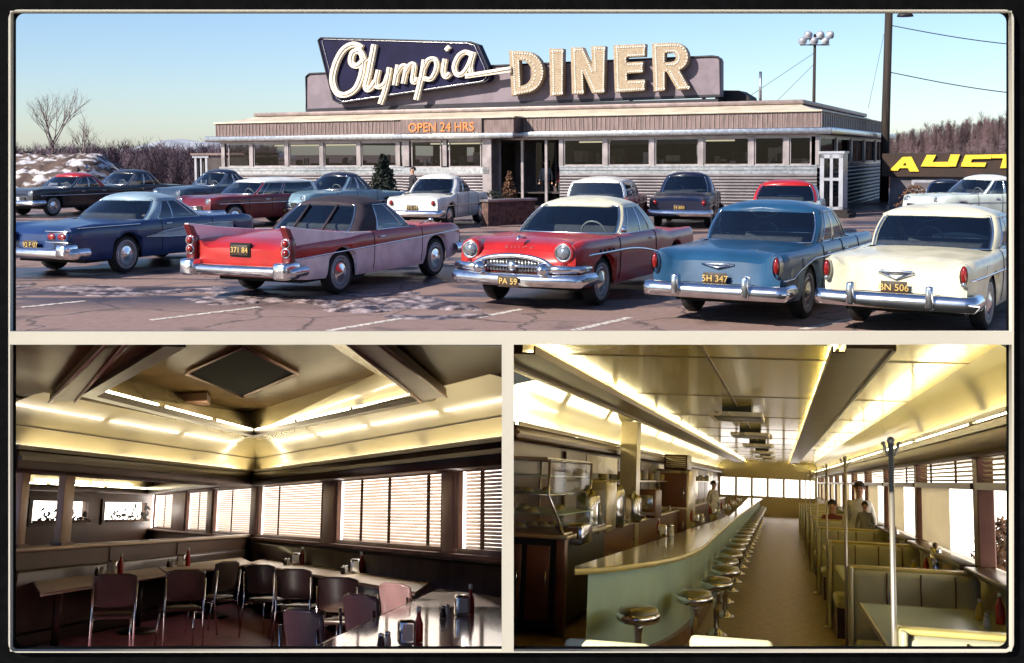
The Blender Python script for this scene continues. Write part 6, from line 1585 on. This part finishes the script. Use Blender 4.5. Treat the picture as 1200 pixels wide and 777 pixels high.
# ================================================================== LEFT ROOM: the corner dining room
E2 = 1.55
D1, D2 = ray(737, 600), ray(-61, 600)
C0 = CAM + ray(297, 600) * (1400 / 62.2)
e1, e2 = -D1.normalized(), -D2.normalized()          # along the half wall, along the window wall, both towards the viewer
UL = D1.cross(D2); UL = (UL if UL.dot(UPV) > 0 else -UL).normalized()
n1 = UL.cross(e1).normalized(); n2 = UL.cross(e2).normalized()
INW1 = n1 if n1.dot(e2) > 0 else -n1                 # into the room from the half wall
INW2 = n2 if n2.dot(e1) > 0 else -n2
KW = 1.19                                            # size of the wall modules
def L(a, b, z): return C0 + (e1 * a + e2 * b + UL * (z - E2)) * KW
def lz(px, py, z): return hit(px, py, C0 + UL * (z - E2), UL)
def lk(px, py, z): return hit(px, py, L(0, 0, z), UL)
def l1(px, py, off=0.0): return hit(px, py, C0 + INW1 * off * KW, INW1)   # on the half wall plane
def l2(px, py, off=0.0): return hit(px, py, C0 + INW2 * off * KW, INW2)   # on the window wall plane
def zof(P): return (P - C0).dot(UL) / KW + E2
ML1 = Matrix((tuple(e1) + (0,), tuple(INW1) + (0,), tuple(UL) + (0,), (0, 0, 0, 1))).transposed(); ML1 = Matrix.Translation(L(0, 0, 0)) @ ML1 @ Matrix.Scale(KW, 4)     # x along half wall, y inward
ML2 = Matrix((tuple(e2) + (0,), tuple(INW2) + (0,), tuple(UL) + (0,), (0, 0, 0, 1))).transposed(); ML2 = Matrix.Translation(L(0, 0, 0)) @ ML2 @ Matrix.Scale(KW, 4)
A2 = ray(300, 600).normalized(); A2 = (A2 - UL * A2.dot(UL)).normalized(); R2 = A2.cross(UL).normalized()
MF = Matrix((tuple(R2) + (0,), tuple(A2) + (0,), tuple(UL) + (0,), (0, 0, 0, 1))).transposed()
MF = Matrix.Translation(CAM - UL * ((CAM - C0).dot(UL) + E2)) @ MF; MFI = MF.inverted()
def x1(px, off=0.0): return (ML1.inverted() @ l1(px, 600, off)).x
def x2(px, off=0.0): return (ML2.inverted() @ l2(px, 600, off)).x
M['floorL'] = mat('dark_maroon_floor', (.30, .115, .15), .42, var=.25, scale=5, spec=.12)
M['walltan'] = mat('brown_padded_wall', (.085, .045, .028), .45, var=.15, scale=1.5)
M['formL'] = mat('cream_gloss_cove', (.40, .34, .19), .22, var=.06, scale=.5, coat=.4)
M['ceilL'] = mat('brown_gloss_ceiling', (.085, .055, .026), .25, var=.15, scale=.6, spec=.003)
M['bronzeL'] = mat('dark_cornice', (.035, .018, .012), .35, .4, var=.25, scale=1.5)
M['slatL'] = trans('cream_blind_slat', (.70, .62, .56), .55)
M['tape'] = mat('brown_blind_tape', (.13, .07, .04), .8, var=.1)
M['tanpost'] = mat('pinkish_brown_pier', (.23, .13, .10), .45, .2, var=.2, scale=2)
M['ledge'] = mat('pale_ledge', (.55, .42, .30), .35, var=.1, scale=1, coat=.2)
M['tableL'] = mat('glossy_tan_table', (.74, .60, .44), .3, var=.12, scale=1, spec=.12)
M['tableN'] = mat('glossy_rose_table', (.74, .62, .58), .12, var=.08, scale=1, coat=.6)
M['vinylM'] = mat('maroon_vinyl', (.20, .115, .115), .3, var=.15, scale=4, coat=.3)
M['vinylD'] = mat('dark_brown_vinyl', (.05, .032, .023), .35, var=.2, scale=4, coat=.2)
M['tubeL'] = emit('lit_cove_tube', (1, .87, .58), 17)
M['skyL'] = emit('bright_winter_sky_outside', (1, .91, .84), 4.2)
M['leaf'] = mat('dark_leaves', (.015, .02, .01), .7, var=.3)
BB = 14.0
# floor and window wall
bx0 = x2(178); bx1 = x2(640)
k_ = MB(); k_.prism([L(-30, -40, 0), L(9.5, -40, 0), L(9.5, 11.8, 0), L(-30, 11.8, 0)], -UL * .1)
k_ = MB(); k_.prism([MF @ Vector(p) for p in ((-7, 6.6, 0), (1.2, 6.6, 0), (1.2, 60, 0), (-22, 60, 0))], -UL * .1); tag(k_.build('floor', M['floorL']), kind='structure')
k_ = MB(); k_.bx(bx0, bx1, -.14, 0, 0, 1.19); k_.bx(bx0, bx1, -.14, 0, 1.95, 3.2); wl = k_.build('wall', M['walltan']); wl.matrix_world = ML2; tag(wl, kind='structure')
def lthing(name, label, cat, mtx, x=0, y=0, z=0, group=None, rot=0.0): return thing(name, label, cat, group=group, mat=mtx @ Matrix.Translation((x, y, z)) @ Matrix.Rotation(rot, 4, 'Z'))
wins = [(181, 204, 'narrow blind covered window farthest beyond the half wall'), (220, 245, 'blind covered window in the middle of those beyond the half wall'), (252, 296, 'blind covered window beyond the half wall, next to the room corner'), (305, 382, 'blind covered window just right of the room corner'), (397, 521, 'widest blind covered window with two tapes, in the middle of the window wall'), (539, 618, 'blind covered window at the right edge of the window wall')]
for i, (a, b, lb) in enumerate(wins):
    u0, u1 = x2(a), x2(b); w = u1 - u0
    t = lthing('window', lb, 'window', ML2, u0, 0, 1.19, 'windows with blinds')
    k = MB(); k.bx(0, w, -.02, .03, -.03, .03, 0, .006); k.bx(0, w, -.02, .03, .73, .78); k.bx(-.04, .03, -.019, .029, .03, .73); k.bx(w - .03, w + .04, -.019, .029, .03, .73); k.build('frame', M['tanpost'], t)
    k = MB(); k.bx(.02, w - .02, -.10, -.095, .0, .76); k.build('pane', M['paneR'], t)
    k = MB(); n_ = 22
    for q in range(n_): k.box((w / 2, -.045, .04 + q * .70 / (n_ - 1)), (w - .08, .034, .003), 0, Matrix.Rotation(R(-58), 3, 'X'))
    b_ = k.build('blind', M['slatL'], t)
    fr2 = {3: (.3, .93), 4: (.24, .52, .86), 5: (.33,), 2: (.45,), 1: (.5,), 0: (.5,)}[i]
    for f_ in fr2:
        k = MB(); k.bx(w * f_ - .045, w * f_ + .045, -.022, -.018, .03, .74); k.build('blind_tape', M['tape'], b_)
for (a, b, lb) in ((204, 220, 'second'), (245, 252, 'third'), (296.5, 304.5, 'corner'), (382, 397, 'wide'), (522, 538, 'right')):
    t = lthing('window_pier', {'second': 'pinkish brown pier between the two farthest windows', 'third': 'slim pinkish pier between the windows beyond the half wall', 'corner': 'pinkish brown pier at the room corner', 'wide': 'broad pinkish brown pier left of the widest window', 'right': 'broad pinkish brown pier right of the widest window'}[lb], 'pier', ML2, x2(a), 0, 1.16)
    w = x2(b) - x2(a); k = MB(); k.bx(0.04, w - .04, -.05, .06, 0, .82, 0, .015); k.build('facing', M['tanpost'], t); k = MB(); k.bx(.04, w - .04, -.05, .075, -.03, .0); k.build('foot', M['ledge'], t)
t = lthing('window_ledge', 'long brown window ledge running under the blind covered windows', 'ledge', ML2, 0, 0, 1.13); k = MB(); k.bx(bx0, bx1, 0, .10, 0, .045, 0, .01); k.build('board', M['tanpost'], t)
t = lthing('wall_bench', 'dark upholstered bench back along the window wall', 'bench', ML2, 0, 0, 0); k = MB(); k.bx(.15, bx1, .01, .10, .40, 1.11, 0, .03); k.build('backrest', M['vinylD'], t); k = MB(); k.bx(.15, bx1, .1, .42, .34, .46, 0, .03); k.build('seat', M['vinylD'], t); k = MB(); k.bx(.15, bx1, .02, .36, 0, .34); k.build('base', M['bronzeL'], t)
for q in range(7):
    k = MB(); xx = .25 + q * .12; k.tube([(xx, .10, .5), (xx, .102, 1.08)], .012, 5); k.build('channel', M['walltan'], t)
# cornices, coves, ceilings
def along(mtx, x0, x1, prof, m, name):
    k = MB(); k.grid([[(x, y, z) for x in (x0, x1)] for (y, z) in prof], smooth=True); o = k.build(name, m); o.matrix_world = mtx; return tag(o, kind='structure')
ya = -16
for mtx, xe, xs in ((ML1, 8.2, -.0), (ML2, bx1, -.0)):
    k = MB(); k.bx(xs, xe, .0 if mtx is ML2 else -.25, .30, 1.93, 2.12, 0, .02); k.bx(xs, xe, .30, .34, 2.02, 2.06); k.bx(xs, xe, .27, .30, 2.12, 2.16); o = k.build('cornice', M['bronzeL']); o.matrix_world = mtx; tag(o, kind='structure')
    along(mtx, xs - .4, xe, [(.02, 2.10), (.03, 2.25), (.10, 2.42), (.22, 2.55), (.40, 2.62), (.5, 2.64)], M['formL'], 'cove')
    k = MB()
    for z_, y_ in ((2.36, .075),): k.bx(xs, xe, y_, y_ + .012, z_, z_ + .008)
    o = k.build('cove_trim', M['bronzeL']); o.matrix_world = mtx; tag(o, kind='structure')
    n_ = 0
    x = .5
    while x < xe - .5:
        ln = 2.3
        t = lthing('cove_light', 'lit tube in the cove over the half wall' if mtx is ML1 else 'lit tube in the cove over the blind covered windows', 'light', mtx, x, .16, 2.145, 'tubes over the half wall' if mtx is ML1 else 'tubes over the windows')
        k = MB(); k.tube([(.04, 0, 0), (ln - .04, 0, 0)], .013, 8); k.build('tube', M['tubeL'], t); k = MB(); k.bx(0, ln, -.015, .015, -.024, -.016); k.build('batten', M['ledge'], t)
        for e in (0, ln - .03): k = MB(); k.bx(e, e + .03, -.014, .014, -.016, .014); k.build('lamp_holder', M['ledge'], t)
        x += ln + .12
# ceiling with a square coffer cut by two beams
ZS, ZT = 2.64, 2.98
c1, c2, c3 = lk(95, 457, ZS), lk(297, 508, ZS), lk(512, 462, ZS); c4 = c1 + c3 - c2
in1, in2, in3 = lk(141, 441, ZT), lk(291, 484, ZT), lk(440, 438, ZT); in4 = in1 + in3 - in2
k = MB()
def fillbetween(k, outer, inner):
    n = len(outer)
    for i in range(n): k.add([outer[i], outer[(i + 1) % n], inner[(i + 1) % n], inner[i]], [(0, 1, 2, 3)])
big = [L(9.0, .3, ZS), L(.35, .35, ZS), L(.3, 12.2, ZS), L(9.0, 12.2, ZS)]
# keep the ceiling behind the sight line of the cream bar
yc_ = (MFI @ lk(300, 398, ZS)).y
def clampc(P):
    q = MFI @ P
    if q.y < yc_: q.y = yc_
    return MF @ q
k = MB(); ceil_ = [MF @ Vector(p) for p in ((-9.5, yc_, ZS + .004), (1.4, yc_, ZS + .004))]
far_ = [L(.2, .2, ZS + .004)]
cc4 = clampc(c4)
lf, rg = MF @ Vector((-5.2, yc_, ZS + .004)), MF @ Vector((.75, yc_, ZS + .004))
up = UL * .004
c4l = c1 + (c4 - c1) * .6; c4r = c3 + (c4 - c3) * .6
def cut(a, b):                                       # where segment a-b meets the near limit of the ceiling
    qa, qb = MFI @ a, MFI @ b; t = (yc_ - qa.y) / (qb.y - qa.y)
    return a.lerp(b, t) if 0 < t < 1 else b
n1_, n3_ = cut(c1, c4), cut(c3, c4)
A0 = L(.2, .2, ZS)
W1 = cut(A0, L(12, .2, ZS)); W3 = cut(A0, L(.2, 14, ZS))
k.add([A0, W1, n1_, c1, c2], [(0, 1, 2, 3, 4)]); k.add([A0, c2, c3, n3_, clampc(L(4, 9, ZS)), W3], [(0, 1, 2, 3, 4, 5)])
tag(k.build('ceiling', M['ceilL'], normals=False), kind='structure')
# coffer: dark lip, lit sloping sides, brown top
k = MB()
def lip(a, b, w=.16, h=.07):
    d = (b - a).normalized(); s = UL.cross(d).normalized() * w; s = s if s.dot((c1 + c3) / 2 - (a + b) / 2) > 0 else -s
    k.add([a, b, b - UL * h, a - UL * h, a + s, b + s, b + s - UL * h, a + s - UL * h], [(0, 1, 2, 3), (7, 6, 5, 4), (3, 2, 6, 7), (0, 4, 5, 1), (0, 3, 7, 4), (1, 5, 6, 2)])
lip(n1_, c1); lip(c1, c2); lip(c2, c3); lip(c3, n3_); tag(k.build('coffer_lip', M['bronzeL']), kind='structure')
k = MB()
m1, m3 = cut(in1, in4), cut(in3, in4)
k.add([c1, c2, in2, in1], [(0, 1, 2, 3)]); k.add([c2, c3, in3, in2], [(0, 1, 2, 3)]); k.add([n1_, c1, in1, m1], [(0, 1, 2, 3)]); k.add([c3, n3_, m3, in3], [(0, 1, 2, 3)])
tag(k.build('coffer_side', M['formL'], normals=False), kind='structure')
k = MB(); k.add([in1, in2, in3, m3, m1], [(0, 1, 2, 3, 4)]); k.add([p + UL * .05 for p in (W1, A0, W3)] , [(0, 1, 2)]) if False else None; tag(k.build('ceiling', M['ceilL'], normals=False), kind='structure')
def tube_between(a, b, lb, drop=.0, n_=3):
    for i in range(n_):
        p, q = a.lerp(b, (i + .04) / n_), a.lerp(b, (i + .96) / n_); x = (q - p).normalized(); y = UL.cross(x)
        mt = Matrix((tuple(x) + (0,), tuple(y) + (0,), tuple(UL) + (0,), (0, 0, 0, 1))).transposed(); t = thing('cove_light', lb, 'light', group='tubes round the ceiling coffer', mat=Matrix.Translation(p) @ mt); ln = (q - p).length
        k = MB(); k.tube([(.04, 0, 0), (ln - .04, 0, 0)], .014, 8); k.build('tube', M['tubeL'], t); k = MB(); k.bx(0, ln, -.016, .016, -.03, -.017); k.build('batten', M['ledge'], t)
        for e in (0, ln - .03): k = MB(); k.bx(e, e + .03, -.014, .014, -.017, .014); k.build('lamp_holder', M['ledge'], t)
cen = (c1 + c3) / 2
def inw(p, f=.05): return p + (cen - p) * f
sh_ = UL * .035
tube_between(inw(c1) + sh_, inw(c2) + sh_, 'lit tube behind the coffer lip on the left side'); tube_between(inw(c2) + sh_, inw(c3) + sh_, 'lit tube behind the coffer lip on the right side')
# ceiling beams running out to the corners of the coffer
def plank(px4, lb, m):
    t = thing('ceiling_beam', lb, 'beam'); P = [lk(x, y, ZS - .09) for (x, y) in px4]; k = MB(); k.prism(P, UL * .08); k.build('soffit', m, t)
    k = MB()
    for a, b in ((P[0], P[3]), (P[1], P[2])): k.tube([a - UL * .012, b - UL * .012], .016, 6)
    k.build('edge_trim', M['tanpost'], t)
plank([(58, 470), (88, 470), (150, 398), (128, 398)], 'dark plank like beam slanting over the left side of the ceiling', M['ceilL'])
plank([(494, 470), (523, 464), (440, 398), (404, 398)], 'wide tan beam slanting over the right side of the ceiling', M['walltan'])
# black square ventilator shaft and a small brown fitting
t = thing('ventilator', 'large black square ventilator shaft in the middle of the ceiling', 'ventilator'); P = [lk(x, y, ZT - .01) for (x, y) in ((218, 436), (285, 463.5), (349, 436), (285, 404))]
k = MB(); k.prism(P, UL * .004 * 0 - UL * .006); k.build('shaft', M['velvet'], t); k = MB(); k.tube([p - UL * .02 for p in P], .022, 6, closed=True); k.build('frame', M['tanpost'], t)
P2 = [lk(x, y, ZT - .03) for (x, y) in ((209, 462), (214, 466), (247, 466), (243, 460))]; t = thing('ceiling_fitting', 'small brown box fitting on the coffer edge below the black shaft', 'fitting'); k = MB(); k.prism(P2, -UL * .10); k.build('box', M['walltan'], t); k = MB(); k.prism([p - UL * .10 for p in P2], -UL * .015); k.build('cover', M['tanpost'], t)
# half wall, its ledge and posts
a_end = 8.4
t = lthing('half_wall', 'low brown partition with a pale ledge dividing off the next room', 'wall', ML1); k = MB(); k.bx(.05, a_end, -.12, 0, 0, 1.17); k.build('panel', M['walltan'], t); k = MB(); k.bx(.05, a_end, -.17, .05, 1.17, 1.21, 0, .01); k.build('ledge', M['ledge'], t); k = MB()
for q in (x1(132), x1(210)): k.bx(q - .015, q + .015, .0, .012, .3, 1.16)
k.build('seam_cover', M['bronzeL'], t)
t = lthing('wall_bench', 'dark upholstered bench back along the low partition', 'bench', ML1); k = MB(); k.bx(.3, 7.6, .015, .09, .40, 1.0, 0, .03); k.build('backrest', M['vinylD'], t); k = MB(); k.bx(.3, 7.6, .0, .12, .3, .4); k.build('base', M['bronzeL'], t)
for (pa, pb, lb) in ((77, 89, 'pale pinkish post standing on the low partition near the left edge'), (27, 36, 'pale post on the low partition at the far left')):
    t = lthing('post', lb, 'post', ML1, x1(pb), -.11, 1.21); w = x1(pa) - x1(pb); k = MB(); k.bx(0, w, 0, .08, 0, .72, 0, .01); k.build('shaft', M['ledge'], t); k = MB(); k.bx(-.02, w + .02, -.02, .1, 0, .03); k.build('base', M['tanpost'], t)
# the next room beyond the half wall
cb_ = L(0, bx0, 0)                                   # far corner
k_ = MB(); k_.bx(0, 26, -.1, 0, 0, 1.28); k_.bx(0, 26, -.1, 0, 1.86, 3.0)
def xb(px): 
    P = hit(px, 600, L(0, bx0, E2), INW1); return (P - L(0, bx0, E2)).dot(e1) / KW
MB2 = Matrix.Translation(L(0, bx0, 0)) @ Matrix.Translation(-ML1.translation) @ ML1
zt_, zb2 = zof(hit(100, 588, L(0, bx0, E2), INW1)), zof(hit(100, 612, L(0, bx0, E2), INW1))
k_ = MB(); e = [xb(p) for p in (170, 121, 101, 36)]
k_.bx(0, 24, -.1, 0, 0, zb2); k_.bx(0, 24, -.1, 0, zt_, 3.2); k_.bx(0, e[0], -.1, 0, zb2, zt_); k_.bx(e[1], e[2], -.1, 0, zb2, zt_); k_.bx(e[3], 24, -.1, 0, zb2, zt_)
o = k_.build('wall', M['walltan']); o.matrix_world = MB2; tag(o, kind='structure')
rr_ = random.Random(6)
for (u0, u1, lb) in ((e[0], e[1], 'right hand picture window with dark leaves in the next room'), (e[2], e[3], 'left hand picture window with dark leaves in the next room')):
    t = lthing('window', lb, 'window', MB2, u0, 0, zb2); w = u1 - u0; h = zt_ - zb2; k = MB(); k.bx(0, w, -.02, .04, -.06, 0); k.bx(0, w, -.02, .04, h, h + .06); k.bx(-.14, 0, -.02, .04, -.06, h + .06); k.bx(w, w + .14, -.02, .04, -.06, h + .06); k.build('frame', M['bronzeL'], t); k = MB(); k.bx(0, w, -.06, -.055, 0, h); k.build('pane', M['paneR'], t)
    t2 = lthing('pot_plant', 'dark leafy plant silhouetted in the ' + lb[:10] + ' picture window', 'plant', MB2, u0, 0.06, zb2); k = MB()
    for q in range(46):
        c = Vector((rr_.uniform(.1, w - .1), rr_.uniform(0, .1), .03 + abs(rr_.gauss(0, .5)) * h * .62)); an = rr_.uniform(.2, 2.9); d1 = Vector((math.cos(an) * 1.9, 0, math.sin(an))) * h * .17; d2 = Vector((-math.sin(an) * 1.9, .02, math.cos(an))) * h * .07
        k.add([c - d1, c - d2, c + d1, c + d2], [(0, 1, 2, 3)])
    k.build('leaves', M['leaf'], t2, normals=False); k = MB(); k.bx(.02, w - .02, -.03, .07, -.0, .05, 0, .005); k.build('trough', M['tape'], t2)
k_ = MB(); k_.bx(-6, 26, -1.4, -1.3, -1, 5); o = k_.build('sky', M['skyL']); o.matrix_world = MB2; tag(o, kind='structure')
k_ = MB(); k_.bx(bx0 - 1, bx1 + .3, -.36, -.32, .6, 2.6); o = k_.build('sky', M['skyL']); o.matrix_world = ML2; tag(o, kind='structure')
# cove and ceiling of the next room
k_ = MB(); k_.bx(0, 20, .0, .35, 1.94, 2.06, 0, .02); o = k_.build('cornice', M['bronzeL']); o.matrix_world = MB2; tag(o, kind='structure')
along(MB2, -.5, 20, [(.02, 2.05), (.05, 2.3), (.2, 2.5), (.6, 2.62)], M['formL'], 'cove')
for q in range(6):
    t = lthing('cove_light', 'lit tube in the cove of the next room beyond the half wall', 'light', MB2, .6 + q * 2.6, .2, 2.08, 'tubes in the next room'); k = MB(); k.tube([(.03, 0, 0), (2.4, 0, 0)], .014, 8); k.build('tube', M['tubeL'], t); k = MB(); k.bx(0, 2.43, -.016, .016, -.02, -.014); k.build('batten', M['ledge'], t)
k_ = MB(); P = [L(-.3, bx0 - .3, 2.63), L(16, bx0 - .3, 2.63), L(16, -.02, 2.63), L(-.3, -.02, 2.63)]; k_.prism(P, UL * .05); tag(k_.build('ceiling', M['ceilL']), kind='structure')
k_ = MB(); k_.bx(bx0, -.3, .0, .30, 1.95, 2.12, 0, .02); o = k_.build('cornice', M['bronzeL']); o.matrix_world = ML2; tag(o, kind='structure')
# tables
def table(lb, px4, m, ped, z=.76, cat='table'):
    P = [lz(x, y, z) for (x, y) in px4]; c = sum(P, Vector()) / 4
    t = thing('dining_table', lb, cat); k = MB(); k.prism(P, -UL * .03); k.build('tabletop', m, t)
    k = MB(); k.tube([p - UL * .015 for p in P], .018, 6, closed=True); k.build('edge_band', M['ledge'] if m is M['tableN'] else M['tanpost'], t)
    for (x, y) in ped:
        b = MFI @ lz(x, y, z); k = MB(); k.tube([(b.x, b.y, .03), (b.x, b.y, z - .04)], .045, 10); k.lathe([(.26, 0), (.25, .03), (.06, .07)], 18, (b.x, b.y, 0), sy=1.6); o = k.build('pedestal', M['bronzeL'], t); o.matrix_world = MF
table('long dull brown dining table against the low partition at the left', [(38, 677), (48, 695.5), (196, 673), (183, 664)], M['tableL'], [(70, 683), (165, 671)])
table('brightly lit dining table in the corner end of the low partition', [(186, 664), (199, 672.5), (297, 660), (282, 653)], M['tableL'], [(250, 662)])
table('long tan dining table below the blind covered windows', [(291, 659.5), (322, 651), (510, 677), (486, 694)], M['tableL'], [(330, 662), (450, 681)])
table('pale rose dining table in the right foreground mirroring the windows', [(514, 689.5), (640, 708), (600, 800), (330, 776)], M['tableN'], [(520, 740)], .76)
# chairs
def chair(lb, px, py, face, m, zt=.88, grp=None, wd=.42, copy=None):
    """px,py: middle of the backrest's upper edge; face: direction the sitter looks, degrees clockwise from straight away"""
    q = MFI @ lz(px, py, zt); mt = MF @ Matrix.Translation((q.x, q.y, 0)) @ Matrix.Rotation(R(-face), 4, 'Z')
    t = thing('dining_chair', lb, 'chair', group=grp, mat=mt); h = wd / 2
    k = MB(); rows = []
    for z, o_ in ((.56, .02), (.60, .0), (.72, -.015), (.80, -.03), (zt, -.04)):
        rows.append([(x * h, -.02 * (x * x) * -2 + o_ - .03, z if abs(x) < .95 else max(.575, min(z, zt - .02))) for x in (-1, -.95, -.6, -.2, .2, .6, .95, 1)])
    k.grid(rows); k.grid([[(p[0], p[1] + .035, p[2]) for p in r] for r in rows]); ed = rows[0] + [r[-1] for r in rows[1:]] + rows[-1][::-1][1:] + [r[0] for r in rows[::-1]][1:-1]
    k.tube([(p[0], p[1] + .017, p[2]) for p in ed], .019, 6, closed=True); k.build('backrest', m, t)
    k = MB(); k.bx(-h, h, .02, .44, .42, .475, 0, .025); k.build('seat', m, t)
    for s in (1, -1):
        k = MB(); k.tube([(s * (h + .012), -.09, 0), (s * (h + .012), -.02, .43), (s * (h + .012), -.045, .80)], .012, 8); k.build('leg', M['chrome'], t)
        k = MB(); k.tube([(s * (h + .01), .46, 0), (s * (h - .01), .40, .42)], .012, 8); k.build('leg', M['chrome'], t)
        k = MB(); k.tube([(s * (h + .012), -.03, .40), (s * (h + .002), .40, .40)], .010, 6); k.build('seat_rail', M['chrome'], t)
    return t
chair('dark brown backed chair before the dull brown table, nearest the left edge', 136, 674, -8, M['vinylD'])
chair('dark brown backed chair second from the left, before the table joint', 218, 669, -14, M['vinylD'])
chair('dark chair with its brightly lit seat turned sideways by the corner table', 266, 659, -50, M['vinylD'], .90)
chair('dark backed chair just right of the sideways chair', 306, 663, 34, M['vinylD'])
chair('dark backed chair in the middle of those before the window table', 346, 668, 30, M['vinylD'])
chair('dark backed chair at the right end of those before the window table', 397, 678, 30, M['vinylD'])
chair('maroon vinyl chair lit from the window, nearest in the foreground', 357, 716, 58, M['vinylM'], .90)
chair('maroon vinyl chair behind the nearest one at the rose table', 424, 698, 58, M['vinylM'], .90)
chair('maroon vinyl chair farthest along the rose table', 464, 685, 58, M['vinylM'], .90)
# condiments on the tables
def lset(w, px, py, sc=1.0, zt=.76):
    q = MFI @ lz(px, py, zt); mk = lambda n, lb, c, dx, dy: thing(n, lb, c, mat=MF @ Matrix.Translation((q.x + dx, q.y + dy, zt + .002)) @ Matrix.Scale(sc, 4))
    t = mk('napkin_dispenser', 'chrome napkin dispenser ' + w, 'napkin holder', 0, 0); k = MB(); k.bx(-.055, .055, -.07, .07, 0, .16, 0, .02); k.build('case', M['chrome'], t); k = MB(); k.bx(-.035, .035, -.075, -.07, .03, .135); k.build('napkins', M['whiteC'], t)
    t = mk('sauce_bottle', 'ketchup bottle with a white cap ' + w, 'bottle', .09, .12); k = MB(); k.lathe([(.03, 0), (.032, .01), (.031, .12), (.014, .17), (.013, .2)], 14); k.build('body', M['redC'], t); k = MB(); k.lathe([(.016, .195), (.016, .23), (.001, .235)], 12); k.build('cap', M['whiteC'], t)
    for i, dx in enumerate((-.12, -.17)):
        t = mk(('salt_shaker', 'pepper_shaker')[i], ('salt shaker ', 'pepper shaker ')[i] + w, 'shaker', dx, -.05 - .1 * i); k = MB(); k.lathe([(.024, 0), (.026, .02), (.02, .06), (.018, .07)], 12); k.build('body', (M['whiteC'], M['bronzeL'])[i], t); k = MB(); k.lathe([(.02, .07), (.018, .09), (.001, .095)], 12); k.build('cap', M['chrome'], t)
lset('on the dull brown table at the left', 131, 674, 1.15); lset('at the joint of the two partition tables', 212, 664, 1.15); lset('on the window table near the corner', 347, 662, 1.1); lset('on the window table near its right end', 416, 672, 1.15)
lset('on the rose table under the right edge window', 541, 722, .98, .76); lset('on the rose table at the bottom edge', 476, 756, .92, .76)
lset('on the ledge side table of the next room', 181, 632, 1.0) if False else None

# ================================================================== trim both rooms to the dividing wall
bpy.context.view_layer.update()
def trim_to(objs, px, keep_left):
    a, b = ray(px, 0), ray(px, 777); n = a.cross(b).normalized()
    if n.x < 0: n = -n                                 # points to the right
    if not keep_left: n = -n
    for o in objs:
        if o.type != 'MESH': continue
        mw = o.matrix_world; vs = [n.dot(mw @ v.co - CAM) for v in o.data.vertices]
        if not vs or max(vs) <= 1e-4: continue
        if min(vs) >= -1e-4:
            print('outside', o.name, o.parent.name if o.parent else ''); bpy.data.objects.remove(o); continue
        bm = bmesh.new(); bm.from_mesh(o.data); inv = mw.inverted()
        ln = (mw.to_3x3().transposed() @ n)
        r = bmesh.ops.bisect_plane(bm, geom=bm.verts[:] + bm.edges[:] + bm.faces[:], plane_co=inv @ CAM, plane_no=ln, clear_outer=True)
        ed = [e for e in r['geom_cut'] if isinstance(e, bmesh.types.BMEdge) and e.is_valid]
        try: bmesh.ops.holes_fill(bm, edges=ed, sides=0)
        except Exception: pass
        bm.to_mesh(o.data); bm.free()
def trim_above(objs, py):
    a, b = ray(0, py), ray(1200, py); n = a.cross(b).normalized()
    if n.z < 0: n = -n
    for o in objs:
        if o.type != 'MESH': continue
        mw = o.matrix_world; vs = [n.dot(mw @ v.co - CAM) for v in o.data.vertices]
        if not vs or max(vs) <= 1e-4: continue
        if min(vs) >= -1e-4: bpy.data.objects.remove(o); continue
        bm = bmesh.new(); bm.from_mesh(o.data); bmesh.ops.bisect_plane(bm, geom=bm.verts[:] + bm.edges[:] + bm.faces[:], plane_co=mw.inverted() @ CAM, plane_no=mw.to_3x3().transposed() @ n, clear_outer=True); bm.to_mesh(o.data); bm.free()
left_new = [o for o in bpy.data.objects if o not in LEFT_FROM]
right_new = [o for o in bpy.data.objects if o in LEFT_FROM and o not in RIGHT_FROM and o.name != 'partition']
trim_to(left_new, 594.5, True)
trim_to(right_new, 595.6, False)
ok = set(bpy.data.objects)
trim_above([o for o in ok if o not in RIGHT_FROM and o.name != 'partition'], 396.2)
for o in list(bpy.data.objects):
    if o.type == 'EMPTY' and not any(c.type == 'MESH' for c in o.children_recursive): bpy.data.objects.remove(o)
mind = min((FWD.dot(o.matrix_world @ Vector(c) - CAM), o.name) for o in bpy.data.objects if o.type == 'MESH' and o.name not in ('display_board', 'backdrop_wall') for c in o.bound_box)
print('nearest', mind)
